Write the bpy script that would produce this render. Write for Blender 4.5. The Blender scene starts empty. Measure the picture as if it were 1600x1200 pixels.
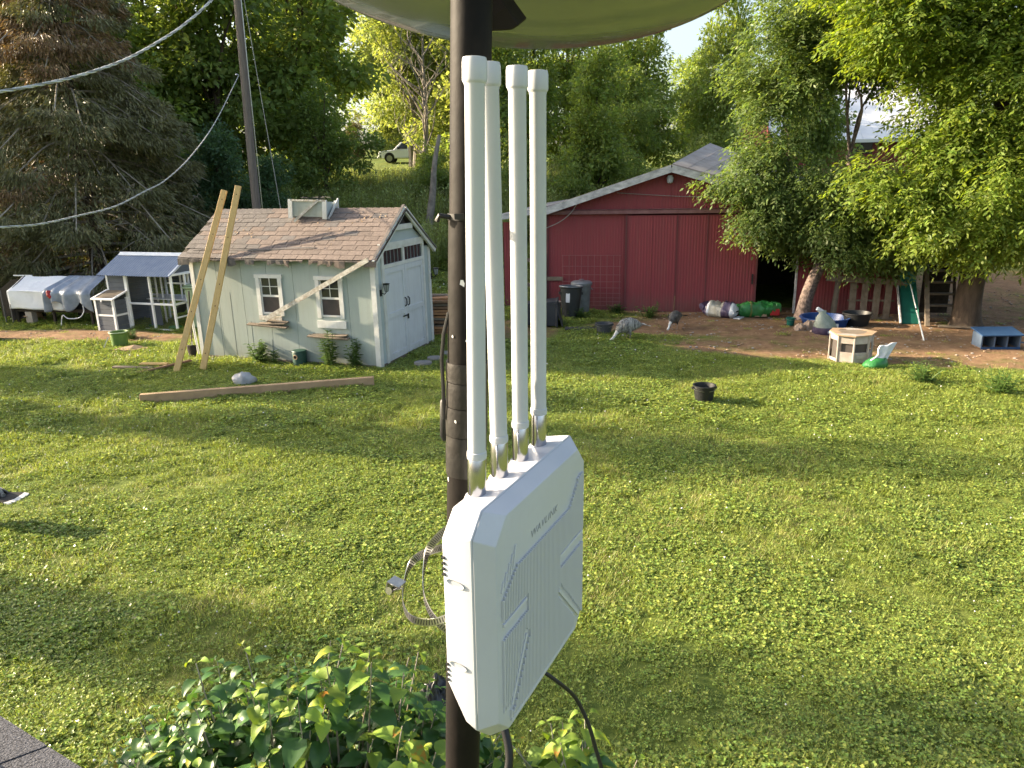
import bpy, math, random
import numpy as np
from mathutils import Vector, Matrix, noise as mnoise

R_ = math.radians
SC = bpy.context.scene
COL = SC.collection
rnd = random.Random(7)

# ------------------------------------------------------------------ camera
cam_d = bpy.data.cameras.new("camera")
cam = bpy.data.objects.new("camera", cam_d); COL.objects.link(cam)
_p, _r = R_(15.6), 0.022
_F = Vector((0, math.cos(_p), -math.sin(_p))); _U0 = Vector((0, math.sin(_p), math.cos(_p)))
_Rt = Vector((1, 0, 0)) * math.cos(_r) - _U0 * math.sin(_r)
_Up = _U0 * math.cos(_r) + Vector((1, 0, 0)) * math.sin(_r)
cam.matrix_world = Matrix(((_Rt.x, _Up.x, -_F.x, 0), (_Rt.y, _Up.y, -_F.y, 0), (_Rt.z, _Up.z, -_F.z, 3.5), (0, 0, 0, 1)))
cam_d.sensor_width = 36; cam_d.lens = 36 * 1160 / 1600
cam_d.clip_start = 0.05; cam_d.clip_end = 1500
SC.camera = cam

# ------------------------------------------------------------------ world, sun, exposure
SUN_AZ, SUN_EL = -77.0, 20.0          # azimuth from +Y towards +X (degrees), elevation
w = bpy.data.worlds.new("World"); SC.world = w; w.use_nodes = True
nt = w.node_tree; nt.nodes.clear()
sky = nt.nodes.new("ShaderNodeTexSky"); sky.sky_type = 'NISHITA'; sky.sun_disc = False
sky.sun_elevation = R_(SUN_EL); sky.sun_rotation = R_(SUN_AZ)
sky.air_density = 1.0; sky.dust_density = 4.0; sky.ozone_density = 1.0
bg = nt.nodes.new("ShaderNodeBackground"); bg.inputs[1].default_value = 0.092
ow = nt.nodes.new("ShaderNodeOutputWorld")
hs_ = nt.nodes.new('ShaderNodeHueSaturation'); hs_.inputs['Saturation'].default_value = 0.78; hs_.inputs['Value'].default_value = 1.15
nt.links.new(sky.outputs[0], hs_.inputs['Color']); nt.links.new(hs_.outputs[0], bg.inputs[0]); nt.links.new(bg.outputs[0], ow.inputs[0])
sd = bpy.data.lights.new("sun", 'SUN'); sd.energy = 5.0; sd.angle = R_(0.6); sd.color = (1.0, 0.82, 0.58)
so = bpy.data.objects.new("sun", sd); COL.objects.link(so)
_sv = Vector((math.sin(R_(SUN_AZ)) * math.cos(R_(SUN_EL)), math.cos(R_(SUN_AZ)) * math.cos(R_(SUN_EL)), math.sin(R_(SUN_EL))))
so.rotation_euler = _sv.to_track_quat('Z', 'Y').to_euler(); so.location = _sv * 60
SC.view_settings.view_transform = 'Standard'; SC.view_settings.look = 'None'
SC.view_settings.gamma = 1; SC.view_settings.use_curve_mapping = False
SC.view_settings.exposure = 2.0
try:
    SC.cycles.max_bounces = 6; SC.cycles.transparent_max_bounces = 8; SC.cycles.diffuse_bounces = 3
except Exception: pass

# ------------------------------------------------------------------ materials
def mat(name, c1, c2=None, scale=5.0, rough=0.8, bump=0.0, bscale=None, metal=0.0, spec=0.4, stretch=(1, 1, 1), contrast=0.5, c3=None, island=0.0, coat=0.0, trans=0.0, transcol=None, objvar=0.0, lo=None):
    m = bpy.data.materials.new(name); m.use_nodes = True
    n = m.node_tree.nodes; l = m.node_tree.links
    b = n["Principled BSDF"]; out = n["Material Output"]
    b.inputs["Roughness"].default_value = rough; b.inputs["Metallic"].default_value = metal
    b.inputs["Specular IOR Level"].default_value = spec; b.inputs["Coat Weight"].default_value = coat
    b.inputs["Base Color"].default_value = (*c1, 1)
    col = None
    tc = n.new("ShaderNodeTexCoord"); mp = n.new("ShaderNodeMapping"); mp.inputs["Scale"].default_value = stretch
    l.new(tc.outputs["Object"], mp.inputs[0])
    if c2:
        nz = n.new("ShaderNodeTexNoise"); nz.inputs["Scale"].default_value = scale; nz.inputs["Detail"].default_value = 6
        nz.inputs["Roughness"].default_value = 0.6
        l.new(mp.outputs[0], nz.inputs["Vector"])
        rp = n.new("ShaderNodeValToRGB"); e = rp.color_ramp.elements
        e[0].position = 0.5 - 0.5 * (1 - contrast) * 0.6; e[1].position = 0.5 + 0.5 * (1 - contrast) * 0.6
        e[0].color = (*c1, 1); e[1].color = (*c2, 1)
        if c3:
            x = rp.color_ramp.elements.new(min(0.98, e[1].position + 0.1)); x.color = (*c3, 1)
        l.new(nz.outputs[0], rp.inputs[0]); col = rp.outputs[0]
    if island or objvar:
        hs = n.new("ShaderNodeHueSaturation")
        if col: l.new(col, hs.inputs["Color"])
        else: hs.inputs["Color"].default_value = (*c1, 1)
        if island:
            gi = n.new("ShaderNodeNewGeometry"); src = gi.outputs["Random Per Island"]; amp = island
        else:
            gi = n.new("ShaderNodeObjectInfo"); src = gi.outputs["Random"]; amp = objvar
        mr = n.new("ShaderNodeMapRange"); mr.inputs[3].default_value = 1 - amp; mr.inputs[4].default_value = 1 + amp
        l.new(src, mr.inputs[0]); l.new(mr.outputs[0], hs.inputs["Value"])
        if island:
            m2 = n.new("ShaderNodeMath"); m2.operation = 'MULTIPLY'; m2.inputs[1].default_value = 7.31
            m3 = n.new("ShaderNodeMath"); m3.operation = 'FRACT'
            m4 = n.new("ShaderNodeMapRange"); m4.inputs[3].default_value = 0.5 - island * 0.06; m4.inputs[4].default_value = 0.5 + island * 0.05
            l.new(src, m2.inputs[0]); l.new(m2.outputs[0], m3.inputs[0]); l.new(m3.outputs[0], m4.inputs[0]); l.new(m4.outputs[0], hs.inputs["Hue"])
        col = hs.outputs[0]
    if col: l.new(col, b.inputs["Base Color"])
    if bump:
        nb = n.new("ShaderNodeTexNoise"); nb.inputs["Scale"].default_value = bscale or scale * 4; nb.inputs["Detail"].default_value = 5
        l.new(mp.outputs[0], nb.inputs["Vector"])
        bp = n.new("ShaderNodeBump"); bp.inputs["Strength"].default_value = min(1, bump); bp.inputs["Distance"].default_value = 0.02
        l.new(nb.outputs[0], bp.inputs["Height"]); l.new(bp.outputs[0], b.inputs["Normal"])
    if trans:
        tr = n.new("ShaderNodeBsdfTranslucent"); mx = n.new("ShaderNodeMixShader"); mx.inputs[0].default_value = trans
        if transcol or not col:
            tr.inputs[0].default_value = (*(transcol or c1), 1)
        if col:
            if transcol:
                mm = n.new("ShaderNodeMix"); mm.data_type = 'RGBA'; mm.blend_type = 'MULTIPLY'; mm.inputs[0].default_value = 1.0
                g_ = n.new("ShaderNodeVectorMath"); g_.operation = 'SCALE'; g_.inputs[3].default_value = 1.0
                l.new(col, mm.inputs[6]); mm.inputs[7].default_value = (*transcol, 1); l.new(mm.outputs[2], tr.inputs[0])
            else: l.new(col, tr.inputs[0])
        l.new(b.outputs[0], mx.inputs[1]); l.new(tr.outputs[0], mx.inputs[2]); l.new(mx.outputs[0], out.inputs[0])
    return m

def leafmat(name, c, tr=0.4, var=0.35, rough=0.5, c2=None, scale=0.6, tc=(1.4, 1.35, 0.62)):
    return mat(name, c, c2 or (c[0] * 0.7, c[1] * 0.75, c[2] * 0.7), scale=scale, rough=rough, spec=0.35, island=var, trans=tr, transcol=tc)

M = {}
M['white_plastic'] = mat('white_plastic', (0.49, 0.505, 0.54), (0.46, 0.475, 0.51), scale=9, rough=0.38, spec=0.5)
M['white_rib'] = mat('white_rib', (0.50, 0.515, 0.55), rough=0.42, spec=0.5)
M['antenna'] = mat('antenna_white', (0.50, 0.515, 0.545), (0.47, 0.48, 0.505), scale=14, rough=0.42, spec=0.4)
M['metal'] = mat('brushed_metal', (0.50, 0.50, 0.53), (0.42, 0.42, 0.45), scale=30, rough=0.17, metal=1.0)
M['steel'] = mat('strap_steel', (0.5, 0.5, 0.47), (0.36, 0.36, 0.34), scale=50, rough=0.35, metal=1.0)
M['dark_slot'] = mat('dark_slot', (0.03, 0.03, 0.03), rough=0.8)
M['logo_grey'] = mat('logo_grey', (0.30, 0.31, 0.33), rough=0.5)
M['black_paint'] = mat('black_paint', (0.0065, 0.0056, 0.0052), (0.012, 0.0095, 0.008), scale=14, rough=0.62, bump=0.06, bscale=40, spec=0.14)
M['black_tape'] = mat('black_tape', (0.008, 0.007, 0.0065), (0.018, 0.015, 0.013), scale=25, rough=0.5, bump=0.12, bscale=40)
M['black_rubber'] = mat('black_rubber', (0.01, 0.01, 0.01), rough=0.5)
M['white_chip'] = mat('paint_chip', (0.6, 0.6, 0.58), rough=0.7)
M['dish'] = mat('dish_paint', (0.20, 0.215, 0.22), (0.16, 0.175, 0.18), scale=5, rough=0.2, spec=0.5, coat=0.4, stretch=(1, 1, 1))
M['wood_new'] = mat('pine_lumber', (0.62, 0.43, 0.18), (0.48, 0.31, 0.11), scale=7, rough=0.7, bump=0.2, stretch=(6, 6, 0.6), contrast=0.2)
M['wood_knot'] = mat('wood_knot', (0.12, 0.06, 0.03), rough=0.8)
M['timber'] = mat('tan_timber', (0.42, 0.29, 0.17), (0.30, 0.20, 0.115), scale=6, rough=0.85, bump=0.3, contrast=0.2)
M['wood_grey'] = mat('weathered_wood', (0.20, 0.165, 0.125), (0.11, 0.085, 0.06), scale=8, rough=0.9, bump=0.5, stretch=(1, 1, 1), contrast=0.2)
M['wood_brown'] = mat('brown_board', (0.26, 0.15, 0.08), (0.14, 0.085, 0.05), scale=7, rough=0.85, bump=0.4, contrast=0.2)
M['wood_dark'] = mat('dark_wood', (0.045, 0.035, 0.025), (0.025, 0.02, 0.015), scale=9, rough=0.9, bump=0.4)
M['wood_orange'] = mat('fresh_split_board', (0.42, 0.22, 0.10), (0.25, 0.13, 0.065), scale=6, rough=0.8, bump=0.3, contrast=0.2)
M['shed_green'] = mat('sage_green_siding', (0.30, 0.35, 0.325), (0.35, 0.395, 0.365), scale=1.6, rough=0.75, bump=0.12, bscale=40, contrast=0.1, stretch=(1.6, 1, 0.5), c3=(0.33, 0.35, 0.29))
M['shed_shade_side'] = mat('shaded_bluish_siding', (0.40, 0.45, 0.46), (0.36, 0.41, 0.42), scale=2, rough=0.7)  # siding of right-facing walls, with their bluish shade put into the colour
M['white_trim'] = mat('white_trim_paint', (0.68, 0.68, 0.66), (0.55, 0.54, 0.50), scale=6, rough=0.6, contrast=0.3, bump=0.1)
M['white_door'] = mat('white_door_paint', (0.62, 0.64, 0.67), (0.55, 0.57, 0.60), scale=3, rough=0.55, contrast=0.2)
M['old_trim'] = mat('peeling_trim', (0.60, 0.58, 0.52), (0.32, 0.27, 0.21), scale=14, rough=0.85, bump=0.4, contrast=0.45)
M['shingle_brown'] = mat('brown_shingle', (0.13, 0.102, 0.088), (0.19, 0.15, 0.128), scale=30, rough=0.95, bump=0.4, bscale=140, objvar=0.12)
M['shingle_grey_shade'] = mat('grey_shade_shingle', (0.105, 0.095, 0.09), (0.145, 0.13, 0.122), scale=30, rough=0.95, bump=0.4, bscale=140, objvar=0.12)  # greyer copy of the brown shingle, also colours the shaded left of the roof
M['tar'] = mat('tar_paper', (0.06, 0.055, 0.055), (0.13, 0.115, 0.105), scale=6, rough=0.85, bump=0.4)
M['glass_dark'] = mat('dark_glass', (0.03, 0.032, 0.034), rough=0.08, spec=0.6)
M['blind'] = mat('window_blind', (0.36, 0.37, 0.34), rough=0.7)
M['screen'] = mat('insect_screen', (0.05, 0.045, 0.04), (0.075, 0.06, 0.055), scale=5, rough=0.9)
M['red_barn'] = mat('red_barn_steel', (0.19, 0.034, 0.042), (0.225, 0.04, 0.048), scale=1.2, rough=0.6, contrast=0.1, bump=0.05, spec=0.3, stretch=(1.2, 1, 0.35), c3=(0.18, 0.046, 0.052))
M['red_dark'] = mat('dark_red_trim', (0.13, 0.03, 0.035), (0.09, 0.03, 0.03), scale=4, rough=0.7)  # darker red for trim, door edges and plain walls
M['track'] = mat('track_steel', (0.14, 0.055, 0.06), (0.20, 0.10, 0.10), scale=5, rough=0.6)
M['barn_trim'] = mat('weathered_white_board', (0.50, 0.51, 0.52), (0.22, 0.23, 0.24), scale=5, rough=0.85, bump=0.4, contrast=0.35, stretch=(1, 1, 2))
M['barn_roof'] = mat('old_metal_roof', (0.30, 0.28, 0.27), (0.20, 0.17, 0.16), scale=3, rough=0.6, contrast=0.3)
M['dark_inside'] = mat('dark_interior', (0.012, 0.01, 0.009), rough=1.0)
M['galv'] = mat('galvanised_wire', (0.24, 0.10, 0.10), rough=0.6)
M['white_roof'] = mat('white_metal_roof', (0.80, 0.81, 0.84), (0.7, 0.71, 0.74), scale=1, rough=0.4)
M['bark'] = mat('tree_bark', (0.105, 0.075, 0.052), (0.055, 0.04, 0.028), scale=5, rough=0.95, bump=0.9, bscale=18, stretch=(2, 2, 0.6))
M['bark_mottled'] = mat('mottled_bark', (0.20, 0.15, 0.13), (0.06, 0.045, 0.04), scale=14, rough=0.95, bump=0.9, bscale=25, contrast=0.6)
M['bark_grey'] = mat('grey_bark', (0.27, 0.24, 0.20), (0.15, 0.13, 0.11), scale=5, rough=0.95, bump=0.5)
M['pole_wood'] = mat('pole_wood', (0.20, 0.165, 0.145), (0.12, 0.10, 0.088), scale=5, rough=0.9, bump=0.5, stretch=(8, 8, 0.5))
M['wire_grey'] = mat('aluminium_cable', (0.5, 0.5, 0.49), rough=0.5, spec=0.5)
M['wire_dark'] = mat('weathered_cable', (0.25, 0.25, 0.24), rough=0.6)
M['leaf_mid'] = leafmat('leaf_mid_green', (0.205, 0.275, 0.075), tr=0.5)
M['leaf_light'] = leafmat('leaf_light_green', (0.28, 0.33, 0.11), tr=0.5)
M['leaf_bright'] = leafmat('leaf_bright_green', (0.22, 0.29, 0.07), tr=0.5)
M['leaf_dark'] = leafmat('leaf_dark_green', (0.18, 0.25, 0.065), tr=0.45)
M['leaf_blue'] = leafmat('leaf_blue_green', (0.095, 0.17, 0.085), tr=0.38)
M['leaf_brown'] = leafmat('leaf_brownish', (0.14, 0.12, 0.05), tr=0.3)
M['leaf_ash'] = leafmat('leaf_ash_green', (0.14, 0.20, 0.06), tr=0.5, scale=0.5)
M['leaf_gold'] = leafmat('leaf_golden_green', (0.195, 0.265, 0.045), tr=0.5, scale=0.5, tc=(1.7, 1.6, 0.55))
M['needle'] = leafmat('spruce_needle', (0.18, 0.175, 0.08), tr=0.12, var=0.4)
M['needle_brown'] = leafmat('dead_spruce_needle', (0.30, 0.20, 0.11), tr=0.15, var=0.35)
M['twig'] = mat('dead_twig', (0.36, 0.32, 0.26), (0.22, 0.19, 0.15), scale=10, rough=0.95)
M['clover'] = leafmat('clover_leaf', (0.285, 0.36, 0.085), tr=0.42, var=0.6, rough=0.30)
M['blade'] = leafmat('grass_blade', (0.29, 0.345, 0.08), tr=0.4, var=0.4, rough=0.5)
M['drygrass'] = leafmat('dry_grass_blade', (0.42, 0.35, 0.16), tr=0.3, var=0.3)
M['weed'] = leafmat('weed_leaf', (0.11, 0.19, 0.045), tr=0.35)
M['weed_tall'] = leafmat('tall_weed_leaf', (0.29, 0.34, 0.12), tr=0.4)
M['lilac'] = leafmat('shrub_leaf_green', (0.065, 0.145, 0.04), tr=0.3, var=0.15, rough=0.36)
M['grey_tub'] = mat('grey_rubber_tub', (0.07, 0.075, 0.08), (0.05, 0.052, 0.058), scale=8, rough=0.6)
M['black_tub'] = mat('black_rubber_tub', (0.012, 0.013, 0.014), rough=0.5)
M['galv_can'] = mat('galvanised_can', (0.22, 0.24, 0.26), (0.15, 0.165, 0.18), scale=6, rough=0.45, metal=0.3)
M['black_can'] = mat('black_plastic_can', (0.018, 0.02, 0.022), (0.03, 0.035, 0.035), scale=4, rough=0.5)
M['char_bin'] = mat('charcoal_bin', (0.022, 0.024, 0.03), (0.035, 0.038, 0.045), scale=3, rough=0.5)
M['coop_grey'] = mat('coop_grey_board', (0.105, 0.12, 0.145), (0.085, 0.095, 0.12), scale=5, rough=0.75)
M['coop_white'] = mat('coop_white_frame', (0.80, 0.81, 0.84), (0.74, 0.74, 0.77), scale=5, rough=0.6)
M['coop_roof'] = mat('coop_roof_sheet', (0.20, 0.235, 0.31), (0.26, 0.29, 0.36), scale=5, rough=0.3, spec=0.6)
M['mesh_wire'] = mat('mesh_wire', (0.10, 0.10, 0.10), rough=0.5)
M['tarp_white'] = mat('white_tarp', (0.80, 0.82, 0.86), (0.66, 0.68, 0.73), scale=4, rough=0.55, bump=0.5, bscale=9, contrast=0.1)
M['tarp_grey'] = mat('grey_blue_tarp', (0.17, 0.20, 0.26), (0.28, 0.32, 0.39), scale=4, rough=0.28, bump=0.4, bscale=14, spec=0.6)
M['green_bin'] = mat('pale_green_bin', (0.28, 0.36, 0.24), rough=0.6)
M['green_pail'] = mat('green_pail', (0.10, 0.18, 0.035), (0.06, 0.12, 0.03), scale=5, rough=0.5)
M['dark_green'] = mat('dark_green_plastic', (0.012, 0.05, 0.035), (0.02, 0.06, 0.045), scale=6, rough=0.5)
M['teal'] = mat('teal_plastic', (0.008, 0.12, 0.085), (0.01, 0.09, 0.065), scale=4, rough=0.5)
M['cardboard'] = mat('cardboard', (0.34, 0.24, 0.15), (0.25, 0.17, 0.105), scale=6, rough=0.9)
M['blue_plastic'] = mat('blue_plastic', (0.01, 0.045, 0.17), rough=0.45)
M['blue_box'] = mat('blue_painted_wood', (0.011, 0.045, 0.12), (0.02, 0.06, 0.14), scale=6, rough=0.7)
M['blue_pale'] = mat('pale_blue_wood', (0.10, 0.14, 0.20), (0.07, 0.10, 0.15), scale=6, rough=0.8)
M['dirty_white'] = mat('dirty_white_plastic', (0.40, 0.365, 0.33), (0.25, 0.21, 0.18), scale=6, rough=0.7, contrast=0.2)
M['bag_white'] = mat('white_plastic_bag', (0.62, 0.64, 0.66), (0.5, 0.52, 0.55), scale=10, rough=0.3, bump=0.6, bscale=20)
M['bag_clear'] = mat('translucent_plastic_bag', (0.5, 0.51, 0.52), (0.36, 0.37, 0.38), scale=9, rough=0.25, bump=0.7, bscale=18, trans=0.3)
M['bag_green'] = mat('green_plastic_bag', (0.018, 0.12, 0.028), (0.03, 0.165, 0.042), scale=6, rough=0.35, bump=0.4, bscale=20)
M['bag_purple'] = mat('purple_plastic_bag', (0.045, 0.03, 0.07), (0.09, 0.07, 0.11), scale=9, rough=0.35, bump=0.4)
M['bag_cream'] = mat('cream_plastic_bag', (0.30, 0.29, 0.23), (0.38, 0.37, 0.32), scale=9, rough=0.45, bump=0.4)
M['bag_sage'] = mat('sage_plastic_bag', (0.17, 0.21, 0.17), (0.28, 0.31, 0.26), scale=8, rough=0.45, bump=0.4)
M['bag_red'] = mat('red_plastic_print', (0.35, 0.02, 0.02), rough=0.4)
M['bag_black'] = mat('black_plastic_bag', (0.006, 0.006, 0.007), rough=0.3, spec=0.5, bump=0.8, bscale=25)
M['stone'] = mat('flat_stone', (0.28, 0.26, 0.24), (0.2, 0.185, 0.17), scale=6, rough=0.95, bump=0.4)
M['stone_tan'] = mat('tan_stone', (0.30, 0.23, 0.18), (0.20, 0.15, 0.12), scale=4, rough=0.95, bump=0.5)
M['roof_granule'] = mat('roof_granules', (0.028, 0.029, 0.036), (0.16, 0.165, 0.19), scale=110, rough=0.95, bump=1.0, bscale=170, contrast=0.3)
M['turkey'] = mat('barred_feathers', (0.05, 0.048, 0.045), (0.36, 0.35, 0.32), scale=12, rough=0.8, bump=0.5, bscale=30, contrast=0.5, stretch=(2.5, 1, 1))
M['turkey_dark'] = mat('dark_feathers', (0.03, 0.027, 0.025), (0.12, 0.11, 0.10), scale=14, rough=0.7, bump=0.5, bscale=30, contrast=0.4)
M['feather_black'] = mat('black_feathers', (0.01, 0.009, 0.008), rough=0.6)
M['feather_white'] = mat('white_feathers', (0.62, 0.60, 0.56), rough=0.8)
M['feather_tan'] = mat('tan_feathers', (0.40, 0.27, 0.14), (0.25, 0.15, 0.08), scale=20, rough=0.8)
M['comb_red'] = mat('red_comb', (0.4, 0.03, 0.02), rough=0.6)
M['truck_white'] = mat('white_truck_paint', (0.75, 0.76, 0.78), rough=0.25, spec=0.5)
M['tyre'] = mat('tyre_rubber', (0.015, 0.015, 0.015), rough=0.85)
M['rim'] = mat('wheel_rim', (0.4, 0.4, 0.4), rough=0.3, metal=0.8)
M['lamp_glass'] = mat('lamp_glass', (0.25, 0.27, 0.27), rough=0.2)
M['hose_white'] = mat('white_pipe', (0.7, 0.7, 0.68), rough=0.4)

def weather(m, col, z0, z1, amount=1.0, streak=(14, 14, .8), sc=1.5):
    """mud splash near the foot and faint vertical run marks (real dirt, has its own shape)"""
    n = m.node_tree.nodes; l = m.node_tree.links; b = n["Principled BSDF"]; src_ = b.inputs["Base Color"].links[0].from_socket
    tc = n.new("ShaderNodeTexCoord"); sx = n.new("ShaderNodeSeparateXYZ"); l.new(tc.outputs["Object"], sx.inputs[0])
    mr = n.new("ShaderNodeMapRange"); mr.inputs[1].default_value = z0; mr.inputs[2].default_value = z1; mr.inputs[3].default_value = .62; mr.inputs[4].default_value = 0; l.new(sx.outputs[2], mr.inputs[0])
    mp = n.new("ShaderNodeMapping"); mp.inputs["Scale"].default_value = streak; l.new(tc.outputs["Object"], mp.inputs[0])
    n1 = n.new("ShaderNodeTexNoise"); n1.inputs["Scale"].default_value = sc; n1.inputs["Detail"].default_value = 8; n1.inputs["Roughness"].default_value = .7; l.new(mp.outputs[0], n1.inputs["Vector"])
    r1 = n.new("ShaderNodeMapRange"); r1.inputs[1].default_value = .48; r1.inputs[2].default_value = .8; r1.inputs[3].default_value = 0; r1.inputs[4].default_value = .42; l.new(n1.outputs[0], r1.inputs[0])
    n2 = n.new("ShaderNodeTexNoise"); n2.inputs["Scale"].default_value = 9; n2.inputs["Detail"].default_value = 7; l.new(tc.outputs["Object"], n2.inputs["Vector"])
    a = n.new("ShaderNodeMath"); a.operation = 'MULTIPLY'; l.new(mr.outputs[0], a.inputs[0]); l.new(n2.outputs[0], a.inputs[1])
    ad = n.new("ShaderNodeMath"); ad.operation = 'MULTIPLY_ADD'; ad.inputs[1].default_value = 1.7; l.new(a.outputs[0], ad.inputs[0]); l.new(r1.outputs[0], ad.inputs[2])
    m2 = n.new("ShaderNodeMath"); m2.operation = 'MULTIPLY'; m2.inputs[1].default_value = amount; m2.use_clamp = True; l.new(ad.outputs[0], m2.inputs[0])
    mx = n.new("ShaderNodeMix"); mx.data_type = 'RGBA'; l.new(m2.outputs[0], mx.inputs[0]); l.new(src_, mx.inputs[6]); mx.inputs[7].default_value = (*col, 1); l.new(mx.outputs[2], b.inputs["Base Color"])
weather(M['red_barn'], (.13, .075, .062), 0.0, .55)
weather(M['shed_green'], (.20, .19, .15), 0.05, .5, .75, (9, 9, .7))
weather(M['white_door'], (.33, .31, .28), 0.05, .5, .7, (9, 9, .7))
weather(M['white_trim'], (.33, .31, .27), 0.0, .35, .55, (14, 14, 1))
weather(M['white_plastic'], (.36, .345, .32), -.13, .05, .25, (60, 14, 60), 3)
weather(M['antenna'], (.36, .35, .33), 0.0, .05, .22, (60, 60, 12), 3)
weather(M['black_paint'], (.075, .055, .042), 0.0, .1, .22, (22, 22, 9), 3)

# ------------------------------------------------------------------ mesh helpers
def frame(d):
    d = Vector(d).normalized()
    a = Vector((0, 0, 1)) if abs(d.z) < 0.9 else Vector((1, 0, 0))
    s = d.cross(a).normalized(); return s, d.cross(s).normalized(), d

def catmull(pts, n):
    P = [Vector(p) for p in pts]; P = [P[0] * 2 - P[1]] + P + [P[-1] * 2 - P[-2]]; out = []
    for i in range(1, len(P) - 2):
        for k in range(n):
            t = k / n; a, b, c, d = P[i - 1], P[i], P[i + 1], P[i + 2]
            out.append(0.5 * ((2 * b) + (c - a) * t + (2 * a - 5 * b + 4 * c - d) * t * t + (3 * b - a - 3 * c + d) * t ** 3))
    out.append(P[-2]); return out

class MB:
    def __init__(s): s.v = []; s.f = []; s.mi = []; s.m = 0
    def add(s, vs, fs):
        o = len(s.v); s.v += [tuple(v) for v in vs]; s.f += [tuple(i + o for i in f) for f in fs]; s.mi += [s.m] * len(fs); return s
    def box(s, x0, x1, y0, y1, z0, z1, rot=None, c=None):
        vs = [Vector((x, y, z)) for z in (z0, z1) for y in (y0, y1) for x in (x0, x1)]
        if rot is not None:
            cc = Vector(c) if c is not None else Vector(((x0 + x1) / 2, (y0 + y1) / 2, (z0 + z1) / 2))
            vs = [rot @ (v - cc) + cc for v in vs]
        return s.add(vs, [(0, 2, 3, 1), (4, 5, 7, 6), (0, 1, 5, 4), (2, 6, 7, 3), (0, 4, 6, 2), (1, 3, 7, 5)])
    def bar(s, a, b, wd, th, up=(0, 0, 1)):
        a = Vector(a); b = Vector(b); d = (b - a).normalized(); u = Vector(up); sd_ = d.cross(u)
        if sd_.length < 1e-4: sd_ = d.cross(Vector((0, 1, 0)))
        sd_.normalize(); t = sd_.cross(d).normalized()
        vs = [p + sd_ * (i * wd / 2) + t * (j * th / 2) for p in (a, b) for (i, j) in ((-1, -1), (1, -1), (1, 1), (-1, 1))]
        return s.add(vs, [(0, 1, 2, 3), (4, 7, 6, 5), (0, 4, 5, 1), (1, 5, 6, 2), (2, 6, 7, 3), (3, 7, 4, 0)])
    def tube(s, pts, rad, n=8, cap=True, flat=1.0):
        P = [Vector(p) for p in pts]; k = len(P)
        if not hasattr(rad, '__len__'): rad = [rad] * k
        rings = []; prev = None
        for i in range(k):
            d = (P[min(i + 1, k - 1)] - P[max(i - 1, 0)]).normalized()
            if prev is None: a, b, _ = frame(d)
            else:
                a = prev - d * prev.dot(d)
                a = a.normalized() if a.length > 1e-5 else frame(d)[0]
                b = d.cross(a)
            prev = a
            rings.append([P[i] + (a * math.cos(2 * math.pi * j / n) + b * math.sin(2 * math.pi * j / n) * flat) * rad[i] for j in range(n)])
        vs = [v for r in rings for v in r]
        fs = [(i * n + j, i * n + (j + 1) % n, (i + 1) * n + (j + 1) % n, (i + 1) * n + j) for i in range(k - 1) for j in range(n)]
        if cap: fs += [tuple(range(n))[::-1], tuple((k - 1) * n + j for j in range(n))]
        return s.add(vs, fs)
    def lathe(s, prof, n=20, c=(0, 0, 0), cap=True):
        vs = [(c[0] + r * math.cos(2 * math.pi * j / n), c[1] + r * math.sin(2 * math.pi * j / n), c[2] + z) for r, z in prof for j in range(n)]
        k = len(prof)
        fs = [(i * n + j, i * n + (j + 1) % n, (i + 1) * n + (j + 1) % n, (i + 1) * n + j) for i in range(k - 1) for j in range(n)]
        if cap: fs += [tuple(range(n))[::-1], tuple((k - 1) * n + j for j in range(n))]
        return s.add(vs, fs)
    def prism(s, poly, axis, a, b):
        n = len(poly)
        def pt(p, h): return {'x': (h, p[0], p[1]), 'y': (p[0], h, p[1]), 'z': (p[0], p[1], h)}[axis]
        vs = [pt(p, a) for p in poly] + [pt(p, b) for p in poly]
        fs = [tuple(range(n)), tuple(range(n, 2 * n))[::-1]] + [(i, i + n, (i + 1) % n + n, (i + 1) % n) for i in range(n)]
        return s.add(vs, fs)
    def loft(s, rings, cap=True):
        n = len(rings[0]); k = len(rings)
        vs = [v for r in rings for v in r]
        fs = [(i * n + j, i * n + (j + 1) % n, (i + 1) * n + (j + 1) % n, (i + 1) * n + j) for i in range(k - 1) for j in range(n)]
        if cap: fs += [tuple(range(n))[::-1], tuple((k - 1) * n + j for j in range(n))]
        return s.add(vs, fs)
    def grid(s, fn, nu, nv):
        vs = [fn(i / nu, j / nv) for i in range(nu + 1) for j in range(nv + 1)]
        fs = [(i * (nv + 1) + j, (i + 1) * (nv + 1) + j, (i + 1) * (nv + 1) + j + 1, i * (nv + 1) + j + 1) for i in range(nu) for j in range(nv)]
        return s.add(vs, fs)
    def xf(s, mtx):
        s.v = [tuple(mtx @ Vector(v)) for v in s.v]; return s
    def mesh(s, name, mats, smooth=False):
        me = bpy.data.meshes.new(name); me.from_pydata(s.v, [], s.f)
        for m_ in (mats if isinstance(mats, (list, tuple)) else [mats]): me.materials.append(M[m_] if isinstance(m_, str) else m_)
        if any(s.mi): me.polygons.foreach_set('material_index', s.mi)
        import bmesh
        bm = bmesh.new(); bm.from_mesh(me); bmesh.ops.recalc_face_normals(bm, faces=bm.faces); bm.to_mesh(me); bm.free()
        if smooth:
            me.polygons.foreach_set('use_smooth', [True] * len(me.polygons))
            try: me.set_sharp_from_angle(angle=R_(smooth if smooth is not True else 50))
            except Exception: pass
        me.update(); return me
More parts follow.
